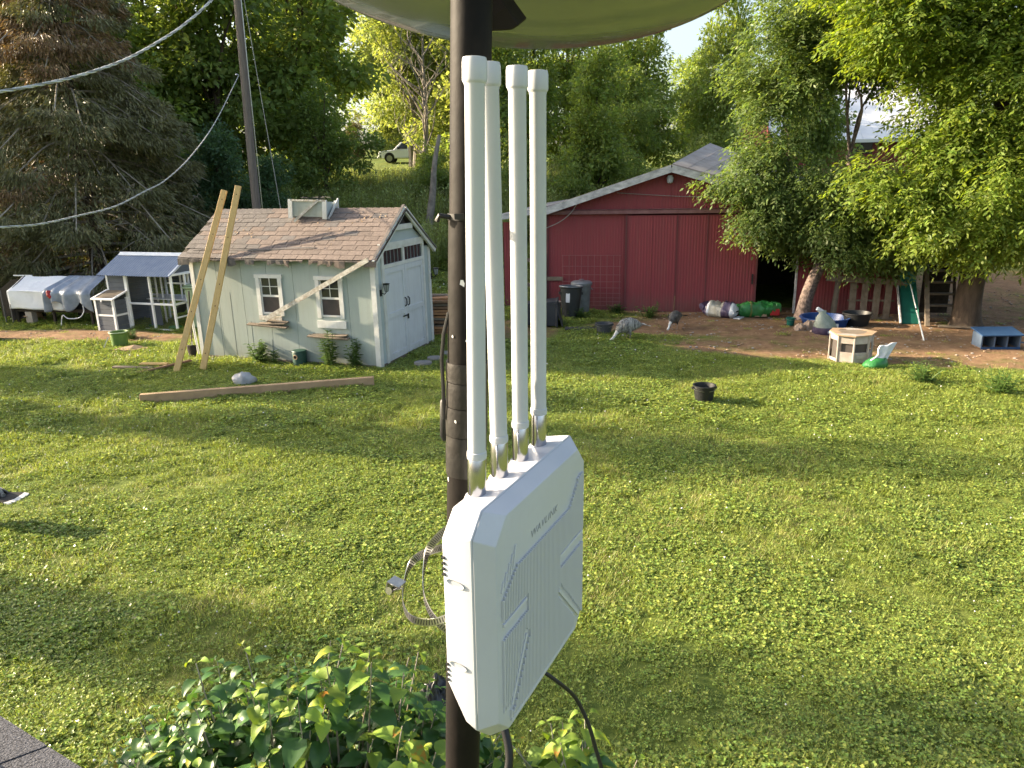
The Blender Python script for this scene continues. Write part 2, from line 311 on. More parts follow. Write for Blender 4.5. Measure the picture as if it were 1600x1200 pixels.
    def build(s, name, mats, parent=None, smooth=False, bevel=0, loc=None, rot=None, label=None, segs=1):
        o = bpy.data.objects.new(name, s.mesh(name, mats, smooth)); COL.objects.link(o)
        if parent: o.parent = parent
        if loc is not None: o.location = loc
        if rot is not None: o.rotation_euler = rot
        if label: o['label'] = label
        if bevel:
            md = o.modifiers.new('bevel', 'BEVEL'); md.width = bevel; md.segments = segs; md.limit_method = 'ANGLE'
        return o

def piece(name, me, parent, loc=(0, 0, 0), rot=(0, 0, 0), scale=None, kind=None):
    o = bpy.data.objects.new(name, me); COL.objects.link(o); o.parent = parent; o.location = loc; o.rotation_euler = rot
    if scale is not None: o.scale = scale if hasattr(scale, '__len__') else (scale,) * 3
    if kind: o['kind'] = kind
    return o

def thing(name, label, cat, loc=(0, 0, 0), rz=0.0, group=None, rot=None, scale=None):
    o = bpy.data.objects.new(name, None); COL.objects.link(o); o.empty_display_size = 0.1
    o.location = loc; o.rotation_euler = rot if rot is not None else (0, 0, rz)
    if scale is not None: o.scale = (scale,) * 3 if not hasattr(scale, '__len__') else scale
    o['label'] = label; o['category'] = cat
    if group: o['group'] = group
    return o

def tag(o, label=None, cat=None, group=None, kind=None):
    if label: o['label'] = label
    if cat: o['category'] = cat
    if group: o['group'] = group
    if kind: o['kind'] = kind
    return o

def copy_thing(root, loc, rz, label, scale=None):
    r = root.copy(); COL.objects.link(r); r.location = loc; r.rotation_euler = (0, 0, rz); r['label'] = label
    if scale is not None: r.scale = scale if hasattr(scale, '__len__') else (scale,) * 3
    for ch in list(root.children):
        c = ch.copy(); COL.objects.link(c); c.parent = r
        for g in list(ch.children):
            d = g.copy(); COL.objects.link(d); d.parent = c
    return r

def np_mesh(name, V, F, m, mi=None):
    V = np.asarray(V, np.float32).reshape(-1, 3); F = np.asarray(F, np.int32); k = F.shape[1]
    me = bpy.data.meshes.new(name); me.vertices.add(len(V)); me.vertices.foreach_set('co', V.ravel())
    me.loops.add(F.size); me.loops.foreach_set('vertex_index', F.ravel())
    me.polygons.add(len(F)); me.polygons.foreach_set('loop_start', np.arange(len(F), dtype=np.int32) * k)
    me.polygons.foreach_set('loop_total', np.full(len(F), k, np.int32))
    for x in (m if isinstance(m, (list, tuple)) else [m]): me.materials.append(M[x] if isinstance(x, str) else x)
    if mi is not None: me.polygons.foreach_set('material_index', np.asarray(mi, np.int32))
    me.update(calc_edges=True); return me

def unit(a): return a / np.maximum(np.linalg.norm(a, axis=1, keepdims=True), 1e-9)

def leaf_quads(C, D, N, L, W):
    """diamond leaves: base at C, axis D, face normal N, length L, width W"""
    D = unit(D); S = unit(np.cross(D, N)); L = np.asarray(L).reshape(-1, 1); W = np.asarray(W).reshape(-1, 1)
    v = np.stack([C, C + D * L * 0.45 + S * W * 0.5, C + D * L, C + D * L * 0.45 - S * W * 0.5], 1)
    return v.reshape(-1, 3), np.arange(len(C) * 4).reshape(-1, 4)

def zg(x, y):
    """height of the ground"""
    t = y - 21.0
    s = 0.10 * 0.5 * (t + np.sqrt(t * t + 4.0))
    tr = x - 9.5
    side = 0.03 * 0.5 * (tr + np.sqrt(tr * tr + 4.0)) * np.clip((y - 15) / 6.0, 0, 1)
    return np.where(y > 90, 0.10 * 69, s) + side * 0.8
def gz(x, y): return float(zg(np.float64(x), np.float64(y)))

# ================================================================== GROUND
def dirt_mask(x, y):
    """0 grass .. 1 bare earth, from soft ellipses and noise"""
    m = np.zeros_like(x)
    for cx, cy, rx, ry, a, s in [(7.4, 16.8, 4.9, 2.0, R_(-14), 1.0), (11.5, 15.0, 5.0, 2.8, R_(-8), 1.0), (6.5, 18.6, 4.0, .8, R_(-12), 1.0), (13.5, 19.0, 5, 4.5, 0, .9),
                              (3.6, 17.0, 1.9, 0.8, R_(-14), 1.0), (5.4, 14.8, 2.4, 0.9, R_(-18), .9), (8.5, 13.6, 2.6, 0.8, R_(-10), .85), (-10.6, 17.7, 3.4, 0.65, R_(-12), .95), (0.2, 17.2, 1.0, 1.3, 0, .8),
                              (-4.6, 8.2, 2.0, 0.5, R_(20), .36), (-1.9, 5.4, .8, .35, R_(10), .2), (0.8, 4.6, .9, .4, 0, .25), (6.8, 9.6, .8, .3, 0, .35)]:
        dx, dy = x - cx, y - cy; u = (dx * np.cos(a) + dy * np.sin(a)) / rx; v = (-dx * np.sin(a) + dy * np.cos(a)) / ry
        m = np.maximum(m, s * np.clip(1.6 - 1.0 * (u * u + v * v), 0, 1))
    return m

def vnoise(x, y, s, seed=0):
    """smooth value noise in numpy"""
    r = np.random.RandomState(seed); T = r.rand(64, 64)
    X = x / s + 1000; Y = y / s + 1000; xi = np.floor(X).astype(int); yi = np.floor(Y).astype(int); fx = X - xi; fy = Y - yi
    fx = fx * fx * (3 - 2 * fx); fy = fy * fy * (3 - 2 * fy)
    g = lambda a, b: T[a % 64, b % 64]
    return (g(xi, yi) * (1 - fx) + g(xi + 1, yi) * fx) * (1 - fy) + (g(xi, yi + 1) * (1 - fx) + g(xi + 1, yi + 1) * fx) * fy

def make_ground():
    xs = np.concatenate([np.linspace(-500, -40, 14)[:-1], np.linspace(-40, -16, 25)[:-1], np.linspace(-16, 16, 214)[:-1], np.linspace(16, 40, 25)[:-1], np.linspace(40, 500, 14)])
    ys = np.concatenate([np.linspace(-120, -5, 10)[:-1], np.linspace(-5, 2.5, 12)[:-1], np.linspace(2.5, 24, 150)[:-1], np.linspace(24, 100, 60)[:-1], np.linspace(100, 700, 14)])
    X, Y = np.meshgrid(xs, ys, indexing='ij')
    Z = zg(X, Y) + np.where((np.abs(X) < 30) & (Y < 40), (vnoise(X, Y, .9, 3) - .5) * .05 + (vnoise(X, Y, .3, 4) - .5) * .025, 0)
    V = np.stack([X, Y, Z], -1).reshape(-1, 3); nx, ny = X.shape
    i, j = np.meshgrid(np.arange(nx - 1), np.arange(ny - 1), indexing='ij'); a = (i * ny + j).ravel()
    F = np.stack([a, a + ny, a + ny + 1, a + 1], 1)
    m = bpy.data.materials.new('lawn_and_earth'); m.use_nodes = True; n = m.node_tree.nodes; l = m.node_tree.links
    b = n["Principled BSDF"]; b.inputs["Roughness"].default_value = 0.95; b.inputs["Specular IOR Level"].default_value = 0.15
    def nz(sc, det=6, ro=.6):
        t = n.new("ShaderNodeTexNoise"); t.inputs["Scale"].default_value = sc; t.inputs["Detail"].default_value = det; t.inputs["Roughness"].default_value = ro
        tc = n.new("ShaderNodeTexCoord"); l.new(tc.outputs["Object"], t.inputs["Vector"]); return t.outputs[0]
    def ramp(src, *st):
        r = n.new("ShaderNodeValToRGB"); e = r.color_ramp.elements
        e[0].position, e[0].color = st[0][0], (*st[0][1], 1); e[1].position, e[1].color = st[-1][0], (*st[-1][1], 1)
        for p, c in st[1:-1]:
            x = e.new(p); x.color = (*c, 1)
        l.new(src, r.inputs[0]); return r.outputs[0]
    g1 = ramp(nz(7, 8, .75), (.32, (.07, .10, .022)), (.5, (.13, .17, .04)), (.68, (.20, .23, .065)))
    g2 = ramp(nz(.55), (.33, (.55, .68, .55)), (.66, (1.25, 1.12, .95)))
    mm = n.new("ShaderNodeMix"); mm.data_type = 'RGBA'; mm.blend_type = 'MULTIPLY'; mm.inputs[0].default_value = 1
    l.new(g1, mm.inputs[6]); l.new(g2, mm.inputs[7])
    d1 = ramp(nz(3.5, 9, .8), (.3, (.11, .066, .038)), (.5, (.22, .135, .078)), (.72, (.34, .225, .135)))
    at = n.new("ShaderNodeAttribute"); at.attribute_name = 'dirt'
    ad = n.new("ShaderNodeMath"); ad.operation = 'MULTIPLY_ADD'; ad.inputs[1].default_value = 2.2
    sb = n.new("ShaderNodeMath"); sb.operation = 'MULTIPLY_ADD'; sb.inputs[1].default_value = 3.0; sb.inputs[2].default_value = -2.55
    l.new(nz(2.2, 8, .7), sb.inputs[0]); l.new(at.outputs["Fac"], ad.inputs[0]); l.new(sb.outputs[0], ad.inputs[2])
    cl = n.new("ShaderNodeClamp"); l.new(ad.outputs[0], cl.inputs[0])
    mx = n.new("ShaderNodeMix"); mx.data_type = 'RGBA'; l.new(cl.outputs[0], mx.inputs[0]); l.new(mm.outputs[2], mx.inputs[6]); l.new(d1, mx.inputs[7])
    l.new(mx.outputs[2], b.inputs["Base Color"])
    bp = n.new("ShaderNodeBump"); bp.inputs["Strength"].default_value = .8; bp.inputs["Distance"].default_value = .05
    l.new(nz(14, 8, .8), bp.inputs["Height"]); l.new(bp.outputs[0], b.inputs["Normal"])
    me = np_mesh('lawn', V, F, m); me.polygons.foreach_set('use_smooth', [True] * len(me.polygons))
    A = me.attributes.new('dirt', 'FLOAT', 'POINT'); A.data.foreach_set('value', dirt_mask(X, Y).ravel().astype(np.float32))
    o = bpy.data.objects.new('ground', me); COL.objects.link(o); o['kind'] = 'structure'
make_ground()

# sky: the World sky is the sky.

# ------------------------------------------------------------------ scattering (grass, clover, weeds): stuff
def scatter(name, P, rz, sc, idx, sources, label=None):
    me = bpy.data.meshes.new(name); n = len(P); me.vertices.add(n); me.vertices.foreach_set('co', np.asarray(P, np.float32).ravel())
    a = me.attributes.new('rz', 'FLOAT_VECTOR', 'POINT'); a.data.foreach_set('vector', np.stack([np.zeros(n), np.zeros(n), rz], 1).astype(np.float32).ravel())
    a = me.attributes.new('sc', 'FLOAT', 'POINT'); a.data.foreach_set('value', np.asarray(sc, np.float32))
    a = me.attributes.new('ix', 'INT', 'POINT'); a.data.foreach_set('value', np.asarray(idx, np.int32))
    o = bpy.data.objects.new(name, me); COL.objects.link(o)
    ng = bpy.data.node_groups.new(name + '_nodes', 'GeometryNodeTree')
    ng.interface.new_socket('Geometry', in_out='INPUT', socket_type='NodeSocketGeometry'); ng.interface.new_socket('Geometry', in_out='OUTPUT', socket_type='NodeSocketGeometry')
    N = ng.nodes; L = ng.links; gi = N.new('NodeGroupInput'); go = N.new('NodeGroupOutput'); ip = N.new('GeometryNodeInstanceOnPoints')
    jn = N.new('GeometryNodeJoinGeometry')
    for s in sources[::-1]:
        oi = N.new('GeometryNodeObjectInfo'); oi.inputs['Object'].default_value = s; oi.inputs['As Instance'].default_value = True
        L.new(oi.outputs['Geometry'], jn.inputs[0])
    def na(nm, t):
        x = N.new('GeometryNodeInputNamedAttribute'); x.data_type = t; x.inputs['Name'].default_value = nm; return x.outputs[0]
    ip.inputs['Pick Instance'].default_value = True
    L.new(gi.outputs[0], ip.inputs['Points']); L.new(jn.outputs[0], ip.inputs['Instance'])
    L.new(na('ix', 'INT'), ip.inputs['Instance Index']); L.new(na('rz', 'FLOAT_VECTOR'), ip.inputs['Rotation']); L.new(na('sc', 'FLOAT'), ip.inputs['Scale'])
    L.new(ip.outputs[0], go.inputs[0])
    md = o.modifiers.new('scatter', 'NODES'); md.node_group = ng
    o['kind'] = 'stuff'
    if label: o['label'] = label
    return o

def src(name, me):
    return bpy.data.objects.new(name, me)          # not linked to the scene: used only as instance geometry

def clover_tuft(seed, n=48, r=.13, size=.0195):
    g = np.random.RandomState(seed); a = g.rand(n) * 2 * np.pi; q = r * np.sqrt(g.rand(n)); h = .012 + .035 * g.rand(n)
    C = np.stack([q * np.cos(a), q * np.sin(a), h], 1); V = []; 
    b = g.rand(n) * 2 * np.pi; Cs = []; Ds = []; Ns = []
    for k in range(3):
        t = b + k * 2.1; D = np.stack([np.cos(t), np.sin(t), .25 + .3 * (g.rand(n) - .5)], 1)
        Cs.append(C); Ds.append(D); Ns.append(np.stack([1.1 * (g.rand(n) - .5), 1.1 * (g.rand(n) - .5), np.ones(n)], 1))
    L = np.tile(size * (.45 + 1.1 * g.rand(n) ** 1.5), 3)
    return leaf_quads(np.concatenate(Cs), np.concatenate(Ds), np.concatenate(Ns), L, L * 1.0)

def blade_tuft(seed, n=60, r=.12, h0=.07, wd=.005, lean=.8):
    g = np.random.RandomState(seed); a = g.rand(n) * 2 * np.pi; q = r * np.sqrt(g.rand(n))
    C = np.stack([q * np.cos(a), q * np.sin(a), np.zeros(n)], 1); t = g.rand(n) * 2 * np.pi
    D = np.stack([lean * np.cos(t), lean * np.sin(t), .5 + g.rand(n)], 1); N = np.stack([-np.cos(t), -np.sin(t), np.full(n, .6)], 1)
    L = h0 * (.5 + g.rand(n)); return leaf_quads(C, D, N, L, np.full(n, wd))

def two_mat(name, a, b, ma, mb_):
    V = np.concatenate([a[0], b[0]]); F = np.concatenate([a[1], b[1] + len(a[0])])
    return np_mesh(name, V, F, [ma, mb_], np.concatenate([np.zeros(len(a[1])), np.ones(len(b[1]))]))

def weed_rosette(seed, n=9, L0=.07):
    g = np.random.RandomState(seed); t = g.rand(n) * 2 * np.pi
    D = np.stack([np.cos(t), np.sin(t), .2 + .6 * g.rand(n)], 1); N = np.stack([-.4 * np.cos(t), -.4 * np.sin(t), np.ones(n)], 1)
    L = L0 * (.6 + .8 * g.rand(n)); return leaf_quads(np.zeros((n, 3)) + [0, 0, .01], D, N, L, L * .5)

def tall_weed(seed, H=1.2, n=34, L0=.13):
    g = np.random.RandomState(seed); z = H * (.1 + .9 * g.rand(n)); t = g.rand(n) * 2 * np.pi
    C = np.stack([.02 * np.cos(t), .02 * np.sin(t), z], 1); D = np.stack([np.cos(t), np.sin(t), .5 + .6 * g.rand(n)], 1)
    N = np.stack([-.5 * np.cos(t), -.5 * np.sin(t), np.ones(n)], 1); L = L0 * (.5 + g.rand(n)) * (1.15 - .6 * z / H)
    a = leaf_quads(C, D, N, L, L * .3)
    k = 3; st = leaf_quads(np.zeros((k, 3)) + g.randn(k, 3) * [.02, .02, 0], np.tile([.05, .03, 1.], (k, 1)) + g.randn(k, 3) * .08, g.randn(k, 3), np.full(k, H), np.full(k, .02))
    return np.concatenate([a[0], st[0]]), np.concatenate([a[1], st[1] + len(a[0])])

def make_lawn():
    g = np.random.RandomState(11)
    sources = []
    for k in range(5): sources.append(src('clover_tuft', two_mat('clover_tuft', clover_tuft(k), blade_tuft(k + 30, 22, .12, .055), 'clover', 'blade')))       # 0-4
    for k in range(5): sources.append(src('grass_tuft', two_mat('grass_tuft', blade_tuft(k + 60, 80, .13, .060), clover_tuft(k + 90, 14, .13, .019), 'blade', 'clover')))  # 5-9
    for k in range(3): sources.append(src('dry_tuft', two_mat('dry_tuft', blade_tuft(k + 120, 26, .12, .06, .004, 1.2), blade_tuft(k + 130, 24), 'drygrass', 'blade')))  # 10-12
    for k in range(3): sources.append(src('rosette', np_mesh('rosette', *weed_rosette(k + 150), 'leaf_bright')))                              # 13-15
    fl = MB(); fl.lathe([(.002, 0), (.009, .004), (.009, .011), (.003, .016)], 6, (0, 0, .045)); sources.append(src('clover_flower', fl.mesh('clover_flower', 'feather_white')))   # 16
    P = []; IX = []; SCL = []
    for (y0, y1, dens, s0) in [(3.0, 6.5, 190, .72), (6.5, 10, 150, .82), (10, 14.5, 95, 1.0), (14.5, 20, 55, 1.25), (20, 34, 9, 2.3)]:
        xw = .80 * y1 + 1.2; n = int(dens * (y1 - y0) * 2 * xw); x = (g.rand(n) * 2 - 1) * xw; y = y0 + (y1 - y0) * g.rand(n)
        k = (np.abs(x) < .78 * y + 1.2); x, y = x[k], y[k]
        lx = (x + 6.4355) * .9483 + (y - 15.117) * -.3173; ly = (x + 6.4355) * .3173 + (y - 15.117) * .9483
        inside = ((lx > -.02) & (lx < 4.2) & (ly > -.02) & (ly < 2.5))
        bx = (x - 1.2) * .978 + (y - 19.7) * -.208; by = (x - 1.2) * .208 + (y - 19.7) * .978
        inside |= (by > -.05) & (bx > -1.5) & (bx < 9.5) & (by < 9)
        d = dirt_mask(x, y) * (.75 + .5 * vnoise(x, y, .5, 8)); k = (~inside) & (g.rand(len(x)) > np.clip(d * 1.35 - .12, 0, .985))
        x, y, d = x[k], y[k], d[k]; n = len(x)
        cl = vnoise(x, y, 1.3, 5) * .6 + vnoise(x, y, .4, 6) * .4; u = g.rand(n)
        cp = np.clip((cl - .40) * 4 + np.clip((9 - y) * .25, -.15, .45), .15, .92)
        ix = np.where(u < cp, g.randint(0, 5, n), g.randint(5, 10, n))
        dry = (vnoise(x, y, .8, 9) * .6 + vnoise(x, y, 2.6, 19) * .4 > .60) | (d > .3); ix = np.where(dry & (g.rand(n) < .55), g.randint(10, 13, n), ix)
        ix = np.where(g.rand(n) < .03, g.randint(13, 16, n), ix); ix = np.where((g.rand(n) < .035) & (vnoise(x, y, 1.7, 33) > .42), 16, ix)
        P.append(np.stack([x, y, zg(x, y) + (vnoise(x, y, .9, 3) - .5) * .05 + (vnoise(x, y, .3, 4) - .5) * .025 - .006], 1)); IX.append(ix); SCL.append(s0 * (.65 + .7 * g.rand(n)) * np.where(ix > 12, .9, 1.0) * (1 - .45 * np.clip(d, 0, 1)) * (.75 + .6 * vnoise(x, y, .6, 12)))
    P = np.concatenate(P); n = len(P)
    scatter('lawn_grass', P, g.rand(n) * 6.28, np.concatenate(SCL), np.concatenate(IX), sources)
    # taller weeds on the bank behind the shed, at the foot of the barn and by the shed
    W = [src('tall_weed', np_mesh('tall_weed', *tall_weed(k), 'weed_tall')) for k in range(4)]
    W += [src('brown_weed', np_mesh('brown_weed', *tall_weed(k + 9, 1.3, 22, .1), 'leaf_brown')) for k in range(2)]
    n = 15000; x = -18 + 22 * g.rand(n); y = 22.5 + 21 * g.rand(n) ** .9; k = ~((x > .0) & (y < 30)); k &= (vnoise(x, y, 1.2, 21) > .22); k &= ~((x > -2.4) & (x < 0) & (y < 26)); k &= (x > -.45 * y) 
    x, y = x[k], y[k]; n = len(x)
    scatter('tall_weeds', np.stack([x, y, zg(x, y)], 1), g.rand(n) * 6.28, (.65 + .7 * g.rand(n)) * (1 + .35 * (y > 30)), np.where(g.rand(n) < .12, g.randint(4, 6, n), g.randint(0, 4, n)), W)
    # litter of stones and chips on the bare earth
    chips = []
    for k in range(3):
        b = MB(); b.lathe([(.02, 0), (.03, .01), (.018, .02)], 5); chips.append(src('chip', b.mesh('chip', ['stone_tan', 'stone', 'cardboard'][k])))
    n = 2600; x = 2 + 13 * g.rand(n); y = 13 + 8 * g.rand(n); k = dirt_mask(x, y) > .55; x, y = x[k], y[k]
    x = np.concatenate([x, -13.5 + 6 * g.rand(160)]); y = np.concatenate([y, 17.2 + 1.2 * g.rand(160)]); n = len(x)
    scatter('earth_litter', np.stack([x, y, zg(x, y)], 1), g.rand(n) * 6.28, .35 + .9 * g.rand(n) ** 2, g.randint(0, 3, n), chips)
make_lawn()

# ================================================================== FOREGROUND: pole, router, dish
PX = Vector((-0.0625, 0.83, 3.0))
def pole_at(z): return Vector((-0.0625 + 0.0135 * 0 + (z - 3.06) * 0.049, 0.83, z))

def make_pole():
    t = thing('mounting_pole', 'black painted steel pole with worn tape, holding the dish and the white antenna unit', 'pole', (-0.24, 0.83, 0))
    o = Vector((-0.24, 0.83, 0))
    def p(z): return pole_at(z) - o
    MB().tube([p(0), p(1.5), p(3.455)], [.0235, .0232, .0226], 28).build('lower_pole', 'black_paint', t, smooth=True)
    MB().tube([p(3.45), p(3.78)], .0215, 28).build('upper_pole', 'black_paint', t, smooth=True)
    MB().tube([p(3.4555), p(3.462)], .0236, 28).build('joint_ring', 'black_rubber', t, smooth=True)
    b = MB(); zz = 3.357
    c = p(3.4595); b.tube([c + Vector((-.020, -.012, .0)), c + Vector((-.031, -.012, .002)), c + Vector((-.034, -.010, -.004))], .003, 6)
    b.box(c.x - .014, c.x - .004, c.y - .027, c.y - .021, c.z - .002, c.z + .004)
    b.build('clamp_screw', 'black_rubber', t)
    for (z0, z1, r) in [(3.275, 3.297, .0246), (3.245, 3.274, .0243), (3.21, 3.244, .0246), (3.16, 3.209, .0242)]:
        pts = [p(z0 + (z1 - z0) * i / 3) for i in range(4)]
        MB().tube(pts, [r * .99, r, r * 1.006, r * .985], 28).build('tape_wrap', 'black_tape', t, smooth=True)
    for k in range(22):
        a = math.pi * (1.15 + .75 * rnd.random()); z = 2.85 + .85 * rnd.random() ** .8; r = (.0234 if z < 3.455 else .0206) + (.0016 if 3.16 < z < 3.30 else 0)
        c = p(z) + Vector((math.cos(a) * r, math.sin(a) * r, 0)); s_ = .0008 + .0013 * rnd.random()
        tan = Vector((-math.sin(a), math.cos(a), 0)); v = [c + tan * s_ * math.cos(q) * 1.4 + Vector((0, 0, s_ * math.sin(q) * (1 + 2 * rnd.random()))) + Vector((math.cos(a), math.sin(a), 0)) * .0003 for q in (0, 1.1, 2.2, 3.4, 4.5, 5.5)]
        MB().add(v, [(0, 1, 2, 3, 4, 5)]).build('paint_chip', 'white_chip', t)
    b = MB(); c0 = p(3.285)
    b.tube([p(3.355) + Vector((-.021, -.006, 0)), p(3.33) + Vector((-.0268, -.006, 0)), p(3.30) + Vector((-.029, -.006, 0)), p(3.27) + Vector((-.027, -.008, 0)), p(3.23) + Vector((-.026, -.008, 0))], .0022, 7)
    b.build('cable_loop', 'black_rubber', t, smooth=True)
    b = MB(); c = p(3.247) + Vector((-.0262, .006, 0)); c2 = p(3.205) + Vector((-.0262, .006, 0))
    b.tube([c + Vector((0, 0, .003)), c, c2, c2 - Vector((0, 0, .006))], [.004, .0058, .0058, .003], 10)
    b.build('cable_connector', 'black_rubber', t, smooth=True)
make_pole()

# router pose (fitted): centre of the front face, u along the face, v up, w out of the face
RC = Vector((0.03383, 0.75293, 3.05766)); RU = Vector((0.43137, 0.90214, -0.00737)); RV = Vector((0.00907, 0.00384, 0.99995)); RW = Vector((0.90213, -0.43142, -0.00653))
RMAT = Matrix(((RU.x, RV.x, RW.x, RC.x), (RU.y, RV.y, RW.y, RC.y), (RU.z, RV.z, RW.z, RC.z), (0, 0, 0, 1)))

def octo(a, b, c, w, cb=None, bb=None):
    cb = c if cb is None else cb; bb = b if bb is None else bb
    return [(-a + cb, -bb, w), (a - cb, -bb, w), (a, -bb + cb, w), (a, b - c, w), (a - c, b, w), (-a + c, b, w), (-a, b - c, w), (-a, -bb + cb, w)]

def make_router():
    t = bpy.data.objects.new('wifi_router', None); COL.objects.link(t); t.matrix_world = RMAT
    tag(t, 'white ribbed outdoor router box with four tall white antennas, strapped to the black pole', 'router')
    b = MB(); o1 = octo(.121, .121, .024, -.006); 
    b.loft([octo(.124, .112, .055, -.0545, .072, .102), octo(.1365, .1285, .022, -.052, .062, .118), octo(.1405, .132, .0225, -.030, .034, .128), octo(.1405, .1335, .0215, -.0172, .028, .130)], True)
    b.build('housing', 'white_plastic', t, smooth=30, bevel=.0016, segs=2)
    b = MB(); b.loft([octo(.1395, .1325, .0215, -.0170, .027, .129), octo(.1385, .1315, .0215, -.0155, .027, .1285), octo(.1235, .1235, .0235, -.0006, .0235), octo(.1205, .1205, .0225, 0, .0225)], True)
    b.build('front_cover', 'white_plastic', t, smooth=30, bevel=.0008, segs=2)
    # vertical ribs, clipped to the panel outline and to the smooth bars
    def top(u): return .056 + .020 * max(0, (u - .055) / .03) if u < .085 else .078
    def topl(u): 
        if u < -.078: return .036 + (u + .116) / .038 * .026
        if u > .068: return .060 + min(1, (u - .068) / .035) * .03
        return .060
    def botl(u):
        if u < -.100: return -.085
        if u > .09: return -.104
        return -.111
    bars = [(-.114, -.0525, .002, .013, 0), (.0375, .1145, -.002, .010, 0)]
    ribme = {}
    k = 0; u = -.1135
    def inbar(u, v):
        if -.1165 < u < -.052 and -.006 < v < .013: return True
        if .037 < u < .1165 and -.004 < v < .014: return True
        # diagonal spokes
        for (ax, ay, bx, by, wd) in [(-.0985, -.100, -.055, -.030, .0075), (.0345, -.030, .108, -.108, .0065), (.05, .050, .0, .05, .0)]:
            if wd == 0: continue
            dx, dy = bx - ax, by - ay; q = ((u - ax) * dx + (v - ay) * dy) / (dx * dx + dy * dy)
            if 0 <= q <= 1 and abs((u - ax) * dy - (v - ay) * dx) / math.hypot(dx, dy) < wd: return True
        return False
    while u < .115:
        v0 = botl(u); v1 = topl(u); segs = []; cur = None; N = 90
        for i in range(N + 1):
            v = v0 + (v1 - v0) * i / N
            if not inbar(u, v):
                if cur is None: cur = v
                last = v
            elif cur is not None: segs.append((cur, last)); cur = None
        if cur is not None: segs.append((cur, last))
        for a, c in segs:
            if c - a > .004: MB().box(u - .0010, u + .0010, a, c, -.0008, .0030).build('rib', 'white_rib', t, bevel=.0004)
        u += .00385
    def strip(p, q, wd, h=.0011):
        b = MB(); p = Vector((*p, 0)); q = Vector((*q, 0)); d = (q - p).normalized(); s_ = Vector((-d.y, d.x, 0)) * wd / 2
        vs = [p - s_, q - s_, q + s_, p + s_]; b.add([(v.x, v.y, -.0005) for v in vs] + [(v.x, v.y, h) for v in vs], [(0, 1, 2, 3), (4, 5, 6, 7), (0, 1, 5, 4), (1, 2, 6, 5), (2, 3, 7, 6), (3, 0, 4, 7)])
        return b
    for p, q, wd in [((-.113, .008), (-.056, .008), .0042), ((.040, .0095), (.113, .0095), .0042), ((-.096, -.096), (-.057, -.034), .0042), ((.038, -.034), (.105, -.104), .0042), ((-.098, -.1145), (.090, -.1145), .003), ((.097, .088), (.113, .064), .003)]:
        strip(p, q, wd, .0022).build('cover_bar', 'white_rib', t, bevel=.0004)
    for i in range(5):     # short diagonal vents in the top left corner, and lower right
        p = (-.1145 + i * .0065, .0455 + i * .0035); q = (p[0] + .004 + i * .0008, p[1] + .011 + i * .0032)
        strip(p, q, .0026, .0016).build('corner_vent', 'white_rib', t, bevel=.0003)
        p = (.112 - i * .006, -.028 - i * .006); q = (p[0] - .008, p[1] - .010)
        strip(p, q, .0024, .0016).build('corner_vent', 'white_rib', t, bevel=.0003)
    for i in range(7):     # ribs parallel to the diagonal spoke, lower left
        p = (-.1135 + i * .0042, -.052 - .0015 * i); q = (p[0] - .000 + (i * .0008), -.094)
        strip((p[0] + .006, p[1]), q, .0016, .0013).build('rib', 'white_rib', t)
    for vz in (.062, -.030):   # finger dimples on the narrow left side
        b = MB()
        def fn(a, c, vz=vz):
            th = 2 * math.pi * a; r = c; return (-.1406 - .0012 * (1 if c > .95 else .2) + 0, vz + .0035 * r * math.sin(th) - .002 * math.cos(th) * r, -.036 + .0095 * r * math.cos(th))
        b.grid(fn, 16, 4); b.build('side_dimple', 'white_plastic', t, smooth=True)
    cu = bpy.data.curves.new('logo_lettering', 'FONT'); cu.body = 'WAVLINK'; cu.size = .0158; cu.extrude = .0002; cu.shear = .22; cu.space_character = 1.12; cu.offset = -.00035
    cu.materials.append(M['logo_grey']); tmp = bpy.data.objects.new('lettering_source', cu); COL.objects.link(tmp); bpy.context.view_layer.update()
    lme = bpy.data.meshes.new_from_object(tmp.evaluated_get(bpy.context.evaluated_depsgraph_get())); bpy.data.objects.remove(tmp)
    lo = bpy.data.objects.new('logo_lettering', lme); COL.objects.link(lo); lo.parent = t; lo.location = (-.0435, .0715, .0003); lo.scale = (1.0, .78, 1)
    # sockets and antennas
    U = [-.080, -.0267, .0267, .080]
    tops = [Vector((.0118, .004, .4187)), Vector((.0002, .004, .4213)), Vector((.0043, .004, .4243)), Vector((.0041, .004, .4262))]
    inv = Matrix((RU, RV, RW))
    for i, uu in enumerate(U):
        b = MB(); b.lathe([(.0155, 0), (.0135, .004), (.0118, .0085)], 24); b.xf(Matrix.Rotation(-math.pi / 2, 4, 'X')); b.xf(Matrix.Translation((uu, .1245 - .0035, -.043)))
        b.build('antenna_socket', 'white_plastic', t, smooth=True)
        d = (inv @ tops[i]); L = d.length; q = Vector((0, 0, 1)).rotation_difference(d.normalized())
        a = bpy.data.objects.new('antenna', None); 
        body = MB().lathe([(0.00880, .0445), (0.00968, .045), (0.01012, .0475), (0.00986, .052), (0.00906, .0525), (0.00906, L - .024), (0.00950, L - .023), (0.00950, L - .021)], 28)
        bo = body.build('antenna', 'antenna', t, smooth=35, loc=(uu, .1245, -.043)); bo.rotation_mode = 'QUATERNION'; bo.rotation_quaternion = q
        bo['label'] = ['antenna nearest the pole, leaning slightly right', 'second antenna, leaning left', 'third antenna', 'farthest antenna'][i]
        MB().lathe([(0.00924, L - .0225), (0.01074, L - .0205), (0.01118, L - .019), (0.01118, L - .004), (0.01038, L - .0005), (0.00792, L)], 28).build('antenna_cap', 'antenna', bo, smooth=35)
        MB().lathe([(0.00906, .0055), (0.00942, .006), (0.00942, .0445), (0.00915, .045)], 28).build('metal_sleeve', 'metal', bo, smooth=35)
